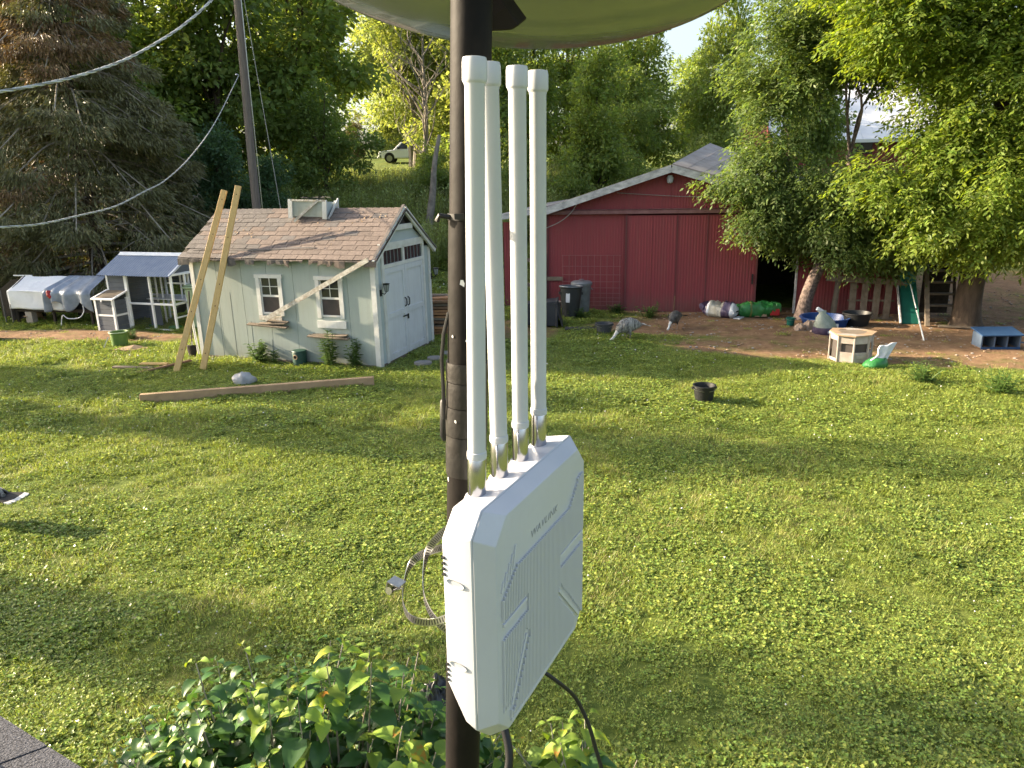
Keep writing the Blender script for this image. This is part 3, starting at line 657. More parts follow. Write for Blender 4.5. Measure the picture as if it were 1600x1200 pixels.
        MB().lathe([(0.00977, -.001), (0.01021, .0005), (0.01021, .005), (0.00950, .006)], 28).build('sleeve_collar', 'antenna', bo, smooth=35)
    for uu, ww in [(-.137, -.0525)]:
        for i in range(4):
            for vz in (.085, -.035):
                b = MB(); b.lathe([(.0016, 0), (.0016, .003)], 8); b.xf(Matrix.Translation((uu, vz - .006 * i, ww)))
                b.build('screw_bump', 'black_rubber', t)
make_router()

def ribbon(pts, wd, th=.0006, n=6, up=Vector((0, 0, 1)), ups=None):
    P = catmull(pts, n); b = MB(); rings = []
    k = len(P)
    for i, p in enumerate(P):
        d = (P[min(i + 1, k - 1)] - P[max(i - 1, 0)]).normalized(); u = up if ups is None else Vector(ups[0]).lerp(Vector(ups[1]), i / (k - 1))
        u = (u - d * u.dot(d)).normalized(); s_ = d.cross(u).normalized()
        rings.append([p + u * wd / 2 + s_ * th, p + u * wd / 2 - s_ * th, p - u * wd / 2 - s_ * th, p - u * wd / 2 + s_ * th])
    return b.loft(rings), P

def make_straps():
    c = pole_at(3.03)
    def band(name_pts, label, housing, tail=None, up=Vector((0, 0, 1))):
        t = thing('hose_clamp', label, 'clamp', tuple(name_pts[0]))
        o = Vector(name_pts[0]); b, P = ribbon([Vector(p) - o for p in name_pts], .0095, .0004, 10, up)
        b.build('band', 'steel', t, smooth=30)
        s_ = MB(); acc = 0; k = len(P); q = 0
        # perforations: short dark slots just proud of both faces
        for i in range(1, k - 1):
            seg = (P[i + 1] - P[i]); L = seg.length; d = seg.normalized(); u = (up - d * up.dot(d)).normalized(); nn = d.cross(u).normalized()
            while acc < L:
                m = P[i] + d * acc
                for sg in (1, -1):
                    cc = m + nn * sg * .0006; e = d * .0007; f = u * .0031
                    s_.add([cc - e - f, cc + e - f, cc + e + f, cc - e + f], [(0, 1, 2, 3)])
                acc += .0032
            acc -= L
        so_ = s_.build('slots', 'dark_slot', t); so_['kind'] = 'stuff'
        if housing is not None:
            h = Vector(housing) - o; rot = Matrix.Rotation(R_(-28), 3, 'Z') @ Matrix.Rotation(R_(12), 3, 'Y')
            MB().box(h.x - .009, h.x + .009, h.y - .008, h.y + .008, h.z + .0065, h.z + .008, rot, h).box(h.x - .009, h.x - .0078, h.y - .008, h.y + .008, h.z - .008, h.z + .0065, rot, h).build('screw_housing', 'steel', t)
            ax = rot @ Vector((.1, 1, -.3)).normalized()
            sc_ = MB(); pts = [h - ax * .013 + Vector((-.001, 0, -.003)) + ax * .0016 * i for i in range(15)]
            sc_.tube(pts, [.0048 if i < 3 else (.0036 if i % 2 else .0029) for i in range(15)], 12)
            sc_.build('worm_screw', 'metal', t, smooth=30)
    band([(-.032, .795, 3.083), (-.066, .800, 3.078), (-.10, .822, 3.062), (-.126, .838, 3.041), (-.137, .825, 3.025), (-.137, .79, 3.010), (-.124, .765, 3.004), (-.10, .762, 3.0), (-.07, .768, 3.007), (-.033, .776, 3.016)],
         'lower perforated steel strap with worm screw looping left from the pole', (-.148, .812, 3.018))
    band([(-.036, .812, 3.112), (-.060, .806, 3.108), (-.084, .812, 3.092), (-.105, .818, 3.066), (-.112, .805, 3.040), (-.110, .785, 3.018), (-.098, .77, 3.000), (-.080, .764, 2.985), (-.060, .765, 2.970)],
         'upper perforated steel strap curling down to a loose end beside the pole', None)
    # mounting bracket between pole and router
    t = thing('mounting_bracket', 'black bracket between the pole and the back of the white router', 'bracket', tuple(c))
    o = Vector(c); b = MB()
    ctr = RC + RW * -.082; 
    for dz in (.055, -.055):
        a = (RC + RW * -.052 + RV * dz + RU * .02) - o; e = pole_at(3.05 + dz) - o + RW * .018
        MB().bar(a, e, .05, .012).build('bracket_arm', 'black_rubber', t, bevel=.002)
make_straps()

def make_cables():
    pts = catmull([RMAT @ Vector((-.062, -.128, -.035)), (-.012, .68, 2.88), (-.030, .665, 2.82), (-.055, .67, 2.70), (-.07, .70, 2.4), (-.08, .74, 1.9)], 8)
    o = tag(MB().tube(pts, .0047, 10).build('black_cable', 'black_rubber', smooth=True), 'thick black cable leaving the bottom of the router beside the pole', 'cable')
    pts = catmull([RMAT @ Vector((.02, -.128, -.04)), (.047, .79, 2.895), (.075, .80, 2.855), (.095, .79, 2.80), (.11, .78, 2.70), (.10, .80, 2.4), (.05, .8, 1.9)], 8)
    o = tag(MB().tube(pts, .0026, 8).build('black_cable', 'black_rubber', smooth=True), 'thin black cable curving right and down under the router', 'cable')
make_cables()

BRK = [(-.032, .88, 3.725), (-.030, .88, 3.652), (.008, .885, 3.654), (.0165, .885, 3.659), (.002, .88, 3.677), (-.010, .88, 3.700), (-.018, .88, 3.725)]
def make_dish():
    A = Vector((math.sin(.4136) * math.cos(1.30), math.cos(.4136) * math.cos(1.30), math.sin(1.30)))
    s_ = A.cross(Vector((0, 0, 1))).normalized(); t_ = s_.cross(A)
    t = bpy.data.objects.new('satellite_dish', None); COL.objects.link(t)
    t.matrix_world = Matrix(((s_.x, t_.x, A.x, .005), (s_.y, t_.y, A.y, 1.002), (s_.z, t_.z, A.z, 3.777), (0, 0, 0, 1)))
    tag(t, 'glossy olive grey satellite dish seen from below at the top of the pole', 'satellite dish')
    b = MB(); Rx, Ry = .33, .311; D = .052; prof = []
    rings = []
    N = 96
    for (k, dz) in [(0.02, 0), (.2, 0), (.4, 0), (.55, 0), (.7, 0), (.8, 0), (.88, 0), (.94, 0), (.975, 0), (.985, .0015), (1.0, .004), (1.0, .008), (.985, .009), (.97, .008)]:
        z = -D * (1 - min(k, 1) ** 2) + dz
        rings.append([(Rx * k * math.cos(2 * math.pi * i / N), Ry * k * math.sin(2 * math.pi * i / N), z) for i in range(N)])
    for k in (.9, .7, .4, .02):
        z = -D * (1 - k ** 2) + .007
        rings.append([(Rx * k * math.cos(2 * math.pi * i / N), Ry * k * math.sin(2 * math.pi * i / N), z) for i in range(N)])
    b.loft(rings); b.build('reflector', 'dish', t, smooth=40)
    # scratches pressed on the underside
    inv = t.matrix_world.inverted()
    def under(x, y): k2 = (x / Rx) ** 2 + (y / Ry) ** 2; return Vector((x, y, -D * (1 - k2) - .0006))
    MB().tube([under(.10, .05), under(.13, .10), under(.17, .155)], .0005, 5).build('scratch', 'black_rubber', t)
    # back bracket of the dish, a black folded plate reaching right from the pole
    P0 = inv @ pole_at(3.74); 
    top = inv @ Vector((-.02, .85, 3.745)); 
    a = inv @ Vector((.055, .93, 3.70)); 
    tri = [inv @ Vector(p) for p in BRK]
    nrm = Vector((0, 0, 1)); off = (inv.to_3x3() @ Vector((.01, .03, .012)))
    n = len(tri); b = MB(); b.add([p for p in tri] + [p + off for p in tri], [tuple(range(n)), tuple(range(n, 2 * n))] + [(i, (i + 1) % n, (i + 1) % n + n, i + n) for i in range(n)])
    b.build('back_bracket', 'black_paint', t, bevel=.0015)
    q = inv @ pole_at(3.69); r = inv @ pole_at(3.80)
    MB().tube([q, r], .0245, 24).build('mast_clamp', 'black_paint', t, smooth=True)
make_dish()

# ================================================================== house roof corner (bottom left)
def make_roof_corner():
    t = thing('house_roof', 'grey granular asphalt shingles at the eave of the house roof, bottom left corner', 'roof', (-1.55, 1.95, 2.0))
    # eave edge line from a to b in world, minus origin
    o = Vector((-1.55, 1.95, 2.0)); a = Vector((-1.52, 1.84, 2.0)) - o; b_ = Vector((-1.18, 1.64, 2.0)) - o
    d = (b_ - a).normalized(); back = Vector((-d.y, d.x, 0)) * -1; back = Vector((back.x, back.y, .34)).normalized()
    a0 = a - d * 1.2; w_ = .31; nn = d.cross(back).normalized()
    if nn.z < 0: nn = -nn
    for row in range(3):
        for k in range(9):
            s0 = a0 + d * (w_ * k - .1 + .155 * (row % 2)) + back * (.14 * row); j = .002 * rnd.random()
            h = .006
            v = [s0, s0 + d * (w_ - .006), s0 + d * (w_ - .006) + back * .2, s0 + back * .2]
            lo = nn * (.007 * (row > 0) + j + .003); low = nn * 0.0
            off = [lo + nn * h, lo + nn * h, low + nn * (h * .4), low + nn * (h * .4)]
            top = [v[i] + off[i] for i in range(4)]; bot = [v[i] + off[i] - nn * h for i in range(4)]
            MB().add(bot + top, [(0, 1, 2, 3), (4, 5, 6, 7), (0, 1, 5, 4), (1, 2, 6, 5), (2, 3, 7, 6), (3, 0, 4, 7)]).build('shingle', 'roof_granule', t, bevel=.0012)
    L = w_ * 9
    v = [a0 - d * .1 + back * .02 - nn * .008, a0 + d * L + back * .02 - nn * .008, a0 + d * L + back * 1.6 - nn * .008, a0 - d * .1 + back * 1.6 - nn * .008]
    MB().add(v + [p - nn * .05 for p in v], [(0, 1, 2, 3), (4, 5, 6, 7), (0, 1, 5, 4), (1, 2, 6, 5), (2, 3, 7, 6), (3, 0, 4, 7)]).build('roof_deck', 'roof_granule', t)
make_roof_corner()

# ================================================================== GARDEN SHED
def rect_sub(r, holes):
    out = [r]
    for h in holes:
        nx = []
        for (a, b, c, d) in out:
            if h[1] <= a or h[0] >= b or h[3] <= c or h[2] >= d: nx.append((a, b, c, d)); continue
            if h[0] > a: nx.append((a, h[0], c, d))
            if h[1] < b: nx.append((h[1], b, c, d))
            a2, b2 = max(a, h[0]), min(b, h[1])
            if h[2] > c: nx.append((a2, b2, c, h[2]))
            if h[3] < d: nx.append((a2, b2, h[3], d))
        out = nx
    return out

def make_shed():
    z0 = -.03
    t = thing('garden_shed', 'pale green garden shed with brown shingle roof, two small windows and white double doors', 'shed', (-6.4355, 15.117, z0), R_(-18.5))
    Lx, Ly = 4.15, 2.45; E_, RZ, RY = 2.16, 2.97, 1.225
    B = lambda *a, **k: MB().box(*a, **k)
    B(0.0, Lx, .0, Ly, .0, .09).build('floor_skid', 'wood_grey', t)
    wins = [(1.53, 2.12, .98, 1.80), (2.87, 3.46, .97, 1.79)]
    holes = [(a + .05, b - .05, c + .03, d - .04) for a, b, c, d in wins]
    npan = 7; wx = (Lx) / npan
    for i in range(npan):
        b = MB()
        for (x0, x1, c, d) in rect_sub((i * wx + .0035, (i + 1) * wx - .0035, .07, E_), holes): b.box(x0, x1, 0, .022, c, d)
        b.build('wall_panel', 'shed_green', t)
    b = MB()
    for (x0, x1, c, d) in rect_sub((0.01, Lx - .01, .08, E_), holes): b.box(x0, x1, .026, .05, c, d)
    b.build('wall_backing', 'tar', t)
    # streaky seams on the long wall
    for (x, c, d) in [(.87, .1, 1.42), (1.30, .25, .85), (.55, .1, 1.1), (1.75, .1, .5)]:
        B(x, x + .006, -.0015, .0, c, d).build('wall_seam', 'dark_slot', t)
    B(0, .02, .023, Ly, .07, E_).build('wall_panel', 'shed_green', t)                                   # far left side
    MB().prism([(.0, .07), (Ly, .07), (Ly, E_), (RY, RZ - .06), (0, E_)], 'x', .0205, .04).build('wall_panel', 'shed_green', t)
    B(0.02, Lx - .03, Ly - .02, Ly, .07, E_).build('wall_panel', 'shed_green', t)
    # gable end with doors: wall pieces round the door opening
    dy0, dy1, dz = .34, 2.06, 2.26
    for (y0, y1, c, d) in [(.025, dy0, .07, E_ + .0), (dy1, Ly, .07, E_)]:
        B(Lx - .025, Lx, y0, y1, c, d).build('wall_panel', 'shed_shade_side', t)
    MB().prism([(dy0, dz), (dy1, dz), (dy1, E_ + (RZ - E_) * (Ly - dy1) / RY - .03), (RY + .32, RZ - .32), (RY - .32, RZ - .32), (dy0, E_ + (RZ - E_) * dy0 / RY - .03)], 'x', Lx - .025, Lx).build('gable_panel', 'shed_shade_side', t)
    MB().prism([(RY - .32, RZ - .32), (RY + .32, RZ - .32), (RY, RZ - .07)], 'x', Lx - .06, Lx - .045).build('gable_vent', 'screen', t)
    # roof
    sl = math.atan2(RZ - E_ + .03, RY + .10); 
    def roofpt(x, s): return (x, -.13 + s * math.cos(sl), 2.085 + s * math.sin(sl))     # s measured up the slope
    SL = (RY + .13) / math.cos(sl)
    nrm = Vector((0, -math.sin(sl), math.cos(sl)))
    def slab(x0, x1, s0, s1, th, lift): 
        v = [Vector(roofpt(x, s)) + nrm * lift for (x, s) in ((x0, s0), (x1, s0), (x1, s1), (x0, s1))]
        return MB().add(v + [p + nrm * th for p in v], [(3, 2, 1, 0), (4, 5, 6, 7), (0, 1, 5, 4), (1, 2, 6, 5), (2, 3, 7, 6), (3, 0, 4, 7)])
    slab(-.17, Lx + .13, .03, SL, .02, -.002).build('roof_deck', 'wood_dark', t)
    top = Vector(roofpt(0, SL)); ry, rz = top.y, top.z
    b = MB(); v = [(x, ry + s * math.cos(sl), rz - s * math.sin(sl) + .0) for (x, s) in ((-.17, 0), (Lx + .13, 0), (Lx + .13, SL), (-.17, SL))]
    b.add([Vector(p) for p in v] + [Vector(p) + Vector((0, math.sin(sl), math.cos(sl))) * .028 for p in v], [(0, 1, 2, 3), (7, 6, 5, 4), (0, 1, 5, 4), (1, 2, 6, 5), (2, 3, 7, 6), (3, 0, 4, 7)])
    b.build('roof_back', 'shingle_grey_shade', t)
    # shingle tabs, individually; a few shared meshes
    rows, wt, ex = 11, .305, SL / 11
    mes = []
    for kk in range(4):
        r = random.Random(kk + 5); h = ex * 1.28
        j = lambda a: a * (r.random() - .5)
        v = [Vector((.004, 0 + j(.012), .010)), Vector((wt / 2 + j(.04), j(.01), .010 + abs(j(.010)))), Vector((wt - .006, j(.012), .010 + abs(j(.008))))]
        up = [Vector((p.x, h, .002)) for p in v]; th = Vector((0, 0, .008))
        vs = v + up + [p + th for p in v] + [p + th for p in up]
        fs = [(0, 1, 4, 3), (1, 2, 5, 4), (6, 9, 10, 7), (7, 10, 11, 8), (0, 6, 7, 1), (1, 7, 8, 2), (0, 3, 9, 6), (2, 8, 11, 5), (3, 4, 10, 9), (4, 5, 11, 10)]
        for mm in ('shingle_brown', 'shingle_grey_shade'): mes.append(MB().add(vs, fs).mesh('shingle', mm))
    for r_ in range(rows):
        off = -.165 - (.15 if r_ % 2 else 0) - .04 * (r_ % 3)
        x = off; k = 0
        while x < Lx + .13:
            s = ex * r_
            if x > -.33 and x + wt < Lx + .30:
                xs_ = max(x, -.17); sc = min(1.0, (Lx + .135 - xs_) / wt, (x + wt - xs_) / wt)
                if sc > .15:
                    g = rnd.random() < (.78 if xs_ < 1.0 else .28 if xs_ < 1.7 else .07)  # mostly grey towards the left: roof shade put into the shingle colour
                    p = Vector(roofpt(xs_, s)) + nrm * (.020 + .010 * max(0, math.sin(xs_ * 1.3 + .5)) * (1 if 3 == r_ or r_ == 2 else 0) * (xs_ < 3.0))
                    piece('shingle', mes[rnd.randrange(4) * 2 + (1 if g else 0)], t, p, (sl + (rnd.random() - .5) * .02, (rnd.random() - .5) * .012, (rnd.random() - .5) * .02), (sc, 1, 1))
            x += wt; k += 1
    # ridge caps
    for k in range(28):
        x = -.16 + k * .155
        if 1.93 < x < 2.60: continue
        for sg in (1,):
            b = MB(); b.add([(0, -.10, -.062), (.19, -.10, -.070), (.19, 0, .0), (0, 0, .012), (0, .10, -.062), (.19, .10, -.070)], [(0, 1, 2, 3), (3, 2, 5, 4)])
            if k < 1: capm = [b.mesh('ridge_cap', 'shingle_brown'), b.mesh('ridge_cap', 'shingle_grey_shade')]
            o = piece('ridge_cap', capm[1 if k < 9 else 0], t, (x, ry, rz + .045), (0, (rnd.random() - .5) * .03, 0))  # left caps take the same shaded grey
            if k == 0: o.modifiers.new('s', 'SOLIDIFY').thickness = .006
    # torn drip edge: flaps of old roofing hanging over the eave
    x = -.16
    while x < Lx + .02:
        wd = .10 + .20 * rnd.random(); dr = .015 + .12 * rnd.random() ** 1.3
        b = MB(); a = Vector(roofpt(x, .03)) + nrm * .012; c = Vector(roofpt(x + wd, .03)) + nrm * .012
        j = lambda: (rnd.random() - .5) * .05
        m1 = a + Vector((0, -.05, -.02)); m2 = c + Vector((0, -.05, -.02)); e1 = m1 + Vector((j(), -.004, -dr + j())); e2 = m2 + Vector((j(), .0, -dr + j())); em = (e1 + e2) / 2 + Vector((j(), 0, j() * .8)); mm_ = (m1 + m2) / 2 + Vector((0, -.01, 0))
        b.add([a, c, m2, mm_, m1, e1, em, e2], [(0, 1, 2, 3, 4), (4, 3, 6, 5), (3, 2, 7, 6)])
        mt = 'tar' if (x < 2.2 or rnd.random() < .4) else 'shingle_brown'
        if not (2.45 < x < 2.75): 
            o = b.build('torn_roofing_flap', mt, t); o.modifiers.new('s', 'SOLIDIFY').thickness = .008
        x += wd * (.93 + .15 * rnd.random())
    # a loose sagging strip of underlayment lying across the shingles
    b = MB()
    def fn(a, c):
        x = .1 + 2.75 * a; s = .20 + .05 * c + .10 * a + .03 * math.sin(a * 9); p = Vector(roofpt(x, s)) + nrm * (.042 + .022 * math.sin(math.pi * c) * (.6 + .4 * math.sin(a * 14))); return p
    b.grid(fn, 30, 5); b.build('loose_roofing_strip', 'shingle_grey_shade', t, smooth=True)
    # twigs and leaves lying on the roof
    for k in range(46):
        cx, cs = ((.95, .80) if k % 3 == 0 else (3.6, 1.25)) if k < 24 else (rnd.uniform(.2, 4.0), rnd.uniform(.2, 1.4))
        x = cx + rnd.gauss(0, .18); s = min(SL - .05, max(.1, cs + rnd.gauss(0, .07))); p = Vector(roofpt(x, s)) + nrm * .048
        a = rnd.random() * 6.28; L = .015 + .025 * rnd.random(); d = Vector((math.cos(a), math.sin(a) * math.cos(sl), math.sin(a) * math.sin(sl))) * L
        n2 = nrm.cross(d).normalized() * L * .45
        MB().add([p - d, p + n2 + nrm * .006, p + d, p - n2], [(0, 1, 2), (0, 2, 3)]).build('fallen_leaf', 'cardboard' if k % 4 else 'tar', t)
    # trims: rakes on the gable
    xg = Lx + .06
    for (ya, za, yb, zb) in [(-.14, 2.055, RY, RZ + .005), (Ly + .14, 2.055, RY, RZ + .005)]:
        MB().bar((xg + .02, ya, za), (xg + .02, yb, zb), .05, .12, up=(0, 0, 1)).build('rake_trim', 'white_trim', t)
        MB().bar((xg + .012, ya, za + .070), (xg + .012, yb, zb + .070), .06, .018, up=(0, 0, 1)).build('roof_edge', 'tar', t)
    MB().box(Lx + .004, Lx + .055, RY - .38, RY + .38, RZ - .39, RZ - .29).build('gable_crossbar', 'white_trim', t)
    B(Lx - .085, Lx + .018, -.022, -.001, .05, E_ - .02).build('corner_trim', 'white_trim', t)
    B(Lx + .002, Lx + .022, .0, .10, .05, E_ - .02).build('corner_trim', 'white_trim', t)
    B(Lx + .002, Lx + .022, Ly - .09, Ly + .01, .05, E_).build('corner_trim', 'white_trim', t)
    B(-.02, .07, -.022, -.001, .05, E_ - .05).build('corner_trim', 'white_trim', t)
    B(-.1, Lx + .02, -.03, -.001, E_ - .13, E_ - .05).build('eave_trim', 'shed_green', t)
    # windows
    for wi, (a, b_, c, d) in enumerate(wins):
        fr = MB(); fw = .085
        fr.box(a, a + fw, -.03, 0, c + .01, d - .075).box(b_ - fw, b_, -.03, 0, c + .01, d - .075).box(a - .02, b_ + .02, -.035, 0, d - .073, d)
        f = fr.build('window', 'white_trim', t)
        B(a + fw, b_ - fw, -.001, .018, (c + d) / 2 - .035, (c + d) / 2 + .005).build('meeting_rail', 'white_trim', f)
        for (x0, x1) in ((a + fw, a + fw + .022), (b_ - fw - .022, b_ - fw)): B(x0, x1, .002, .03, c + .05, d - .075).build('sash_stile', 'white_trim', f)
        for k in range(1, 2): B((a + b_) / 2 - .008, (a + b_) / 2 + .008, .004, .014, (c + d) / 2 + .006, d - .076).build('muntin', 'white_trim', f)
        hh = (d - .076 - (c + d) / 2 - .006)
        for k in (1,): B(a + fw + .023, b_ - fw - .023, .0055, .0125, (c + d) / 2 + .006 + hh * k / 2 - .007, (c + d) / 2 + .006 + hh * k / 2 + .007).build('muntin', 'white_trim', f)
        for k in range(9): 
            zz = (c + d) / 2 + .012 + hh * (k + .5) / 9; B(a + fw + .03, b_ - fw - .03, .040, .056, zz - .014, zz + .006).build('blind_slat', 'blind', f)
        B(a + fw, b_ - fw, .020, .023, (c + d) / 2, d - .076).build('pane', 'glass_dark', f)
        B(a + fw + .024, b_ - fw - .024, .008, .011, c + .07, (c + d) / 2 - .036).build('screen', 'screen', f)
        B(a + fw - .02, b_ - fw + .02, -.012, .03, c + .035, c + .07).build('sash_rail', 'white_trim', f)
        # dark backing behind the opening
        B(a + .03, b_ - .03, .075, .085, c, d).build('window_backing', 'dark_inside', f)
    B(1.54, 2.06, -.04, -.001, .90, .982).build('window_sill', 'old_trim', t); B(2.85, 3.48, -.035, -.001, .79, .93, ).build('window_sill', 'white_trim', t)
    # rotten shelf boards
    for (x0, x1, z, a, y) in [(1.30, 2.22, .80, 2.2, -.10), (1.55, 2.18, .845, -3, -.08), (1.75, 2.20, .885, 4, -.06), (2.66, 3.56, .625, 1.5, -.09), (2.72, 3.50, .655, -1, -.05)]:
        MB().box(x0, x1, y - .06, y + .05, z - .013, z + .013, Matrix.Rotation(R_(a), 3, 'Y') @ Matrix.Rotation(R_(10), 3, 'X')).build('rotten_shelf_board', 'wood_grey', t, bevel=.004)
    # fallen trim board hanging from the eave corner down to the left window shelf
    MB().bar((1.74, -.13, .93), (4.13, -.17, 2.13), .022, .085, up=(0, 0, 1)).build('fallen_trim_board', 'old_trim', t, label='long board fallen from the eave, leaning down to the left window')
    # doors
    xd = Lx - .02
    B(Lx - .02, Lx + .028, dy0 - .09, dy0, .08, dz + .02).build('door_frame', 'white_trim', t); B(Lx - .02, Lx + .028, dy1, dy1 + .09, .08, dz + .02).build('door_frame', 'white_trim', t)
    B(Lx - .02, Lx + .032, dy0 - .12, dy1 + .12, dz + .022, dz + .11).build('door_frame', 'white_trim', t)
    tr = B(Lx - .02, Lx + .022, dy0, dy1, 1.90, 1.97).build('transom_window', 'white_trim', t)
    B(Lx - .02, Lx + .022, 1.16, 1.24, 1.97, dz).build('transom_post', 'white_trim', tr)
    B(Lx - .02, Lx + .022, dy0, dy1, dz - .03, dz + .02).build('transom_rail', 'white_trim', tr)
    for (y0, y1) in ((dy0 + .03, 1.14), (1.26, dy1 - .03)):
        B(Lx - .015, Lx - .008, y0 - .02, y1 + .02, 1.97, dz - .03).build('pane', 'glass_dark', tr)
        for k in range(1, 5): yy = y0 + (y1 - y0) * k / 5; B(Lx - .006, Lx + .004, yy - .006, yy + .006, 1.972, dz - .032).build('muntin', 'lamp_glass', tr)
    for k, (y0, y1) in enumerate(((dy0 + .012, 1.195), (1.205, dy1 - .012))):
        d_ = B(Lx - .015, Lx + .004, y0, y1, .10, 1.895).build('door', 'white_door', t)
        for (p0, p1, q0, q1) in ((y0, y0 + .09, .10, 1.895), (y1 - .09, y1, .10, 1.895), (y0 + .092, y1 - .092, 1.79, 1.895), (y0 + .092, y1 - .092, .93, 1.02), (y0 + .092, y1 - .092, .10, .22)):
            B(Lx + .005, Lx + .024, p0, p1, q0, q1).build('door_batten', 'white_door', d_)
        for q in (.45,): pass
        hy = 1.195 - .06 if k == 0 else 1.205 + .06
        MB().tube([(Lx + .024, hy, 1.06), (Lx + .06, hy, 1.09), (Lx + .065, hy, 1.15), (Lx + .06, hy, 1.21), (Lx + .024, hy, 1.24)], .012, 7).build('handle', 'black_rubber', d_, smooth=True)
    MB().box(Lx + .025, Lx + .04, 1.02, 1.22, .86, .885).box(Lx + .04, Lx + .055, 1.19, 1.225, .80, .90).build('latch', 'black_rubber', t)
    # weathered wood strips along the foot of the walls
    B(-.01, Lx + .01, -.012, -.001, .0, .095).build('base_board', 'wood_grey', t); B(Lx + .001, Lx + .012, .0, Ly, .0, .095).build('base_board', 'wood_grey', t)
    # wall lanterns
    for (yy, zz, tilt) in ((.17, 1.50, 0), (Ly + .02, 1.52, 0)):
        lp = MB().box(Lx + .003, Lx + .022, yy - .03, yy + .03, zz - .09, zz + .03).tube([(Lx + .02, yy, zz - .03), (Lx + .09, yy, zz - .05), (Lx + .13, yy, zz - .01)], .009, 6).build('wall_lantern', 'black_rubber', t)
        cx = Lx + .135
        MB().lathe([(.025, 0), (.062, .005), (.075, .02), (.02, .03)], 8, (cx, yy, zz + .13)).lathe([(.03, 0), (.04, .012)], 8, (cx, yy, zz)).build('lantern_cap', 'black_rubber', lp)
        MB().lathe([(.036, 0), (.06, .112)], 8, (cx, yy, zz + .014)).build('lantern_glass', 'lamp_glass', lp)
        for q in range(6):
            a = q * math.pi / 3; MB().tube([(cx + .038 * math.cos(a), yy + .038 * math.sin(a), zz + .01), (cx + .063 * math.cos(a), yy + .063 * math.sin(a), zz + .13)], .004, 4).build('lantern_bar', 'black_rubber', lp)
    # collapsed cupola on the ridge
    cup = bpy.data.objects.new('cupola', None); COL.objects.link(cup); cup.parent = t; cup.location = (2.27, 1.02, 2.84); cup.rotation_euler = (R_(-3), R_(2), R_(4))
    MB().box(-.37, .37, -.17, -.15, 0, .30).build('cupola_board', 'shed_green', cup); MB().box(.35, .37, -.148, .32, -.03, .30).build('cupola_board', 'shed_shade_side', cup); MB().box(-.37, -.35, -.148, .32, -.03, .30).build('cupola_board', 'shed_green', cup); MB().box(-.349, .349, .30, .32, 0, .27).build('cupola_board', 'shed_green', cup)  # right board uses the siding colour with shade in it
    for (x, y) in ((-.375, -.175), (.375, -.175), (.375, .33), (-.375, .33)): MB().box(x - .045, x + .045, y - .02, y + .02, -.04, .33).build('cupola_post', 'white_trim', cup)
    MB().bar((-.28, -.22, -.10), (.25, -.19, .33), .022, .05).build('broken_trim', 'old_trim', cup); MB().bar((.43, -.12, -.04), (.43, .30, .36), .022, .05).build('broken_trim', 'white_trim', cup); MB().bar((-.36, -.185, .31), (.40, -.185, .315), .02, .035).build('broken_trim', 'old_trim', cup)
    for k in range(7):
        p = [(rnd.uniform(-.1, .35), rnd.uniform(-.1, .1), .33) for _ in range(1)][0]; pts = [Vector(p) + Vector((rnd.gauss(0, .09), rnd.gauss(0, .05), .02 + .025 * i * rnd.random())) for i in range(4)]
        MB().tube(catmull(pts, 4), .006, 5).build('tangled_wire', 'black_rubber', cup)
make_shed()

def simple_plank(label, a, b, wd, th, m='wood_new', name='lumber', group=None, cat='board', knots=0, up=(0, 1, 0)):
    o = Vector(a); t = MB().bar((0, 0, 0), Vector(b) - o, wd, th, up=up).build(name, m, bevel=.004, loc=tuple(o)); tag(t, label, cat, group)
    d = Vector(b) - o; u = Vector(up); sd_ = d.normalized().cross(u).normalized(); tt = sd_.cross(d.normalized()).normalized()
    for k in range(knots):
        q = (k + .3 + .5 * rnd.random()) / knots; c = d * q - tt * (th / 2 + .0012) + sd_ * wd * .2 * (rnd.random() - .5)
        if tt.y < 0: c = d * q + tt * (th / 2 + .0012) + sd_ * wd * .2 * (rnd.random() - .5)
        e = d.normalized(); v = [c + e * .016 * math.cos(x) + sd_ * .011 * math.sin(x) for x in (0, 1.05, 2.1, 3.14, 4.2, 5.25)]
        MB().add(v, [(0, 1, 2, 3, 4, 5)]).build('knot', 'wood_knot', t)
    return t

def lumber():
    simple_plank('left of two pale pine boards leaning on the shed roof corner', (-6.45, 13.84, gz(-6.4, 13.8)), (-5.60, 15.2, 3.36), .115, .045, knots=5, group='pine boards leaning on the shed')
    simple_plank('right of two pale pine boards leaning on the shed roof corner, rising slightly higher', (-5.98, 13.95, gz(-6, 13.9)), (-5.28, 15.1, 3.44), .115, .045, knots=5, group='pine boards leaning on the shed')
    simple_plank('long heavy timber lying on the grass in front of the shed', (-6.16, 11.82, .07), (-2.42, 12.58, .08), .10, .19, 'timber', 'timber_beam', cat='timber', up=(0, 0, 1))
    s = [((-7.85, 14.25, .05), (-7.0, 14.05, .06), .12, 'wood_grey', 'grey scrap board lying flat on the grass left of the leaning boards'), ((-7.35, 14.32, .09), (-6.75, 14.2, .10), .10, 'wood_new', 'short pale scrap board on top of the scrap pile'), ((-7.15, 13.7, .05), (-6.35, 14.35, .13), .08, 'wood_brown', 'reddish brown scrap board lying crosswise by the leaning boards')]
    for a, b, wd, m, lb in s: simple_plank(lb, a, b, wd, .035, m, 'scrap_board', up=(0, 0, 1))
lumber()

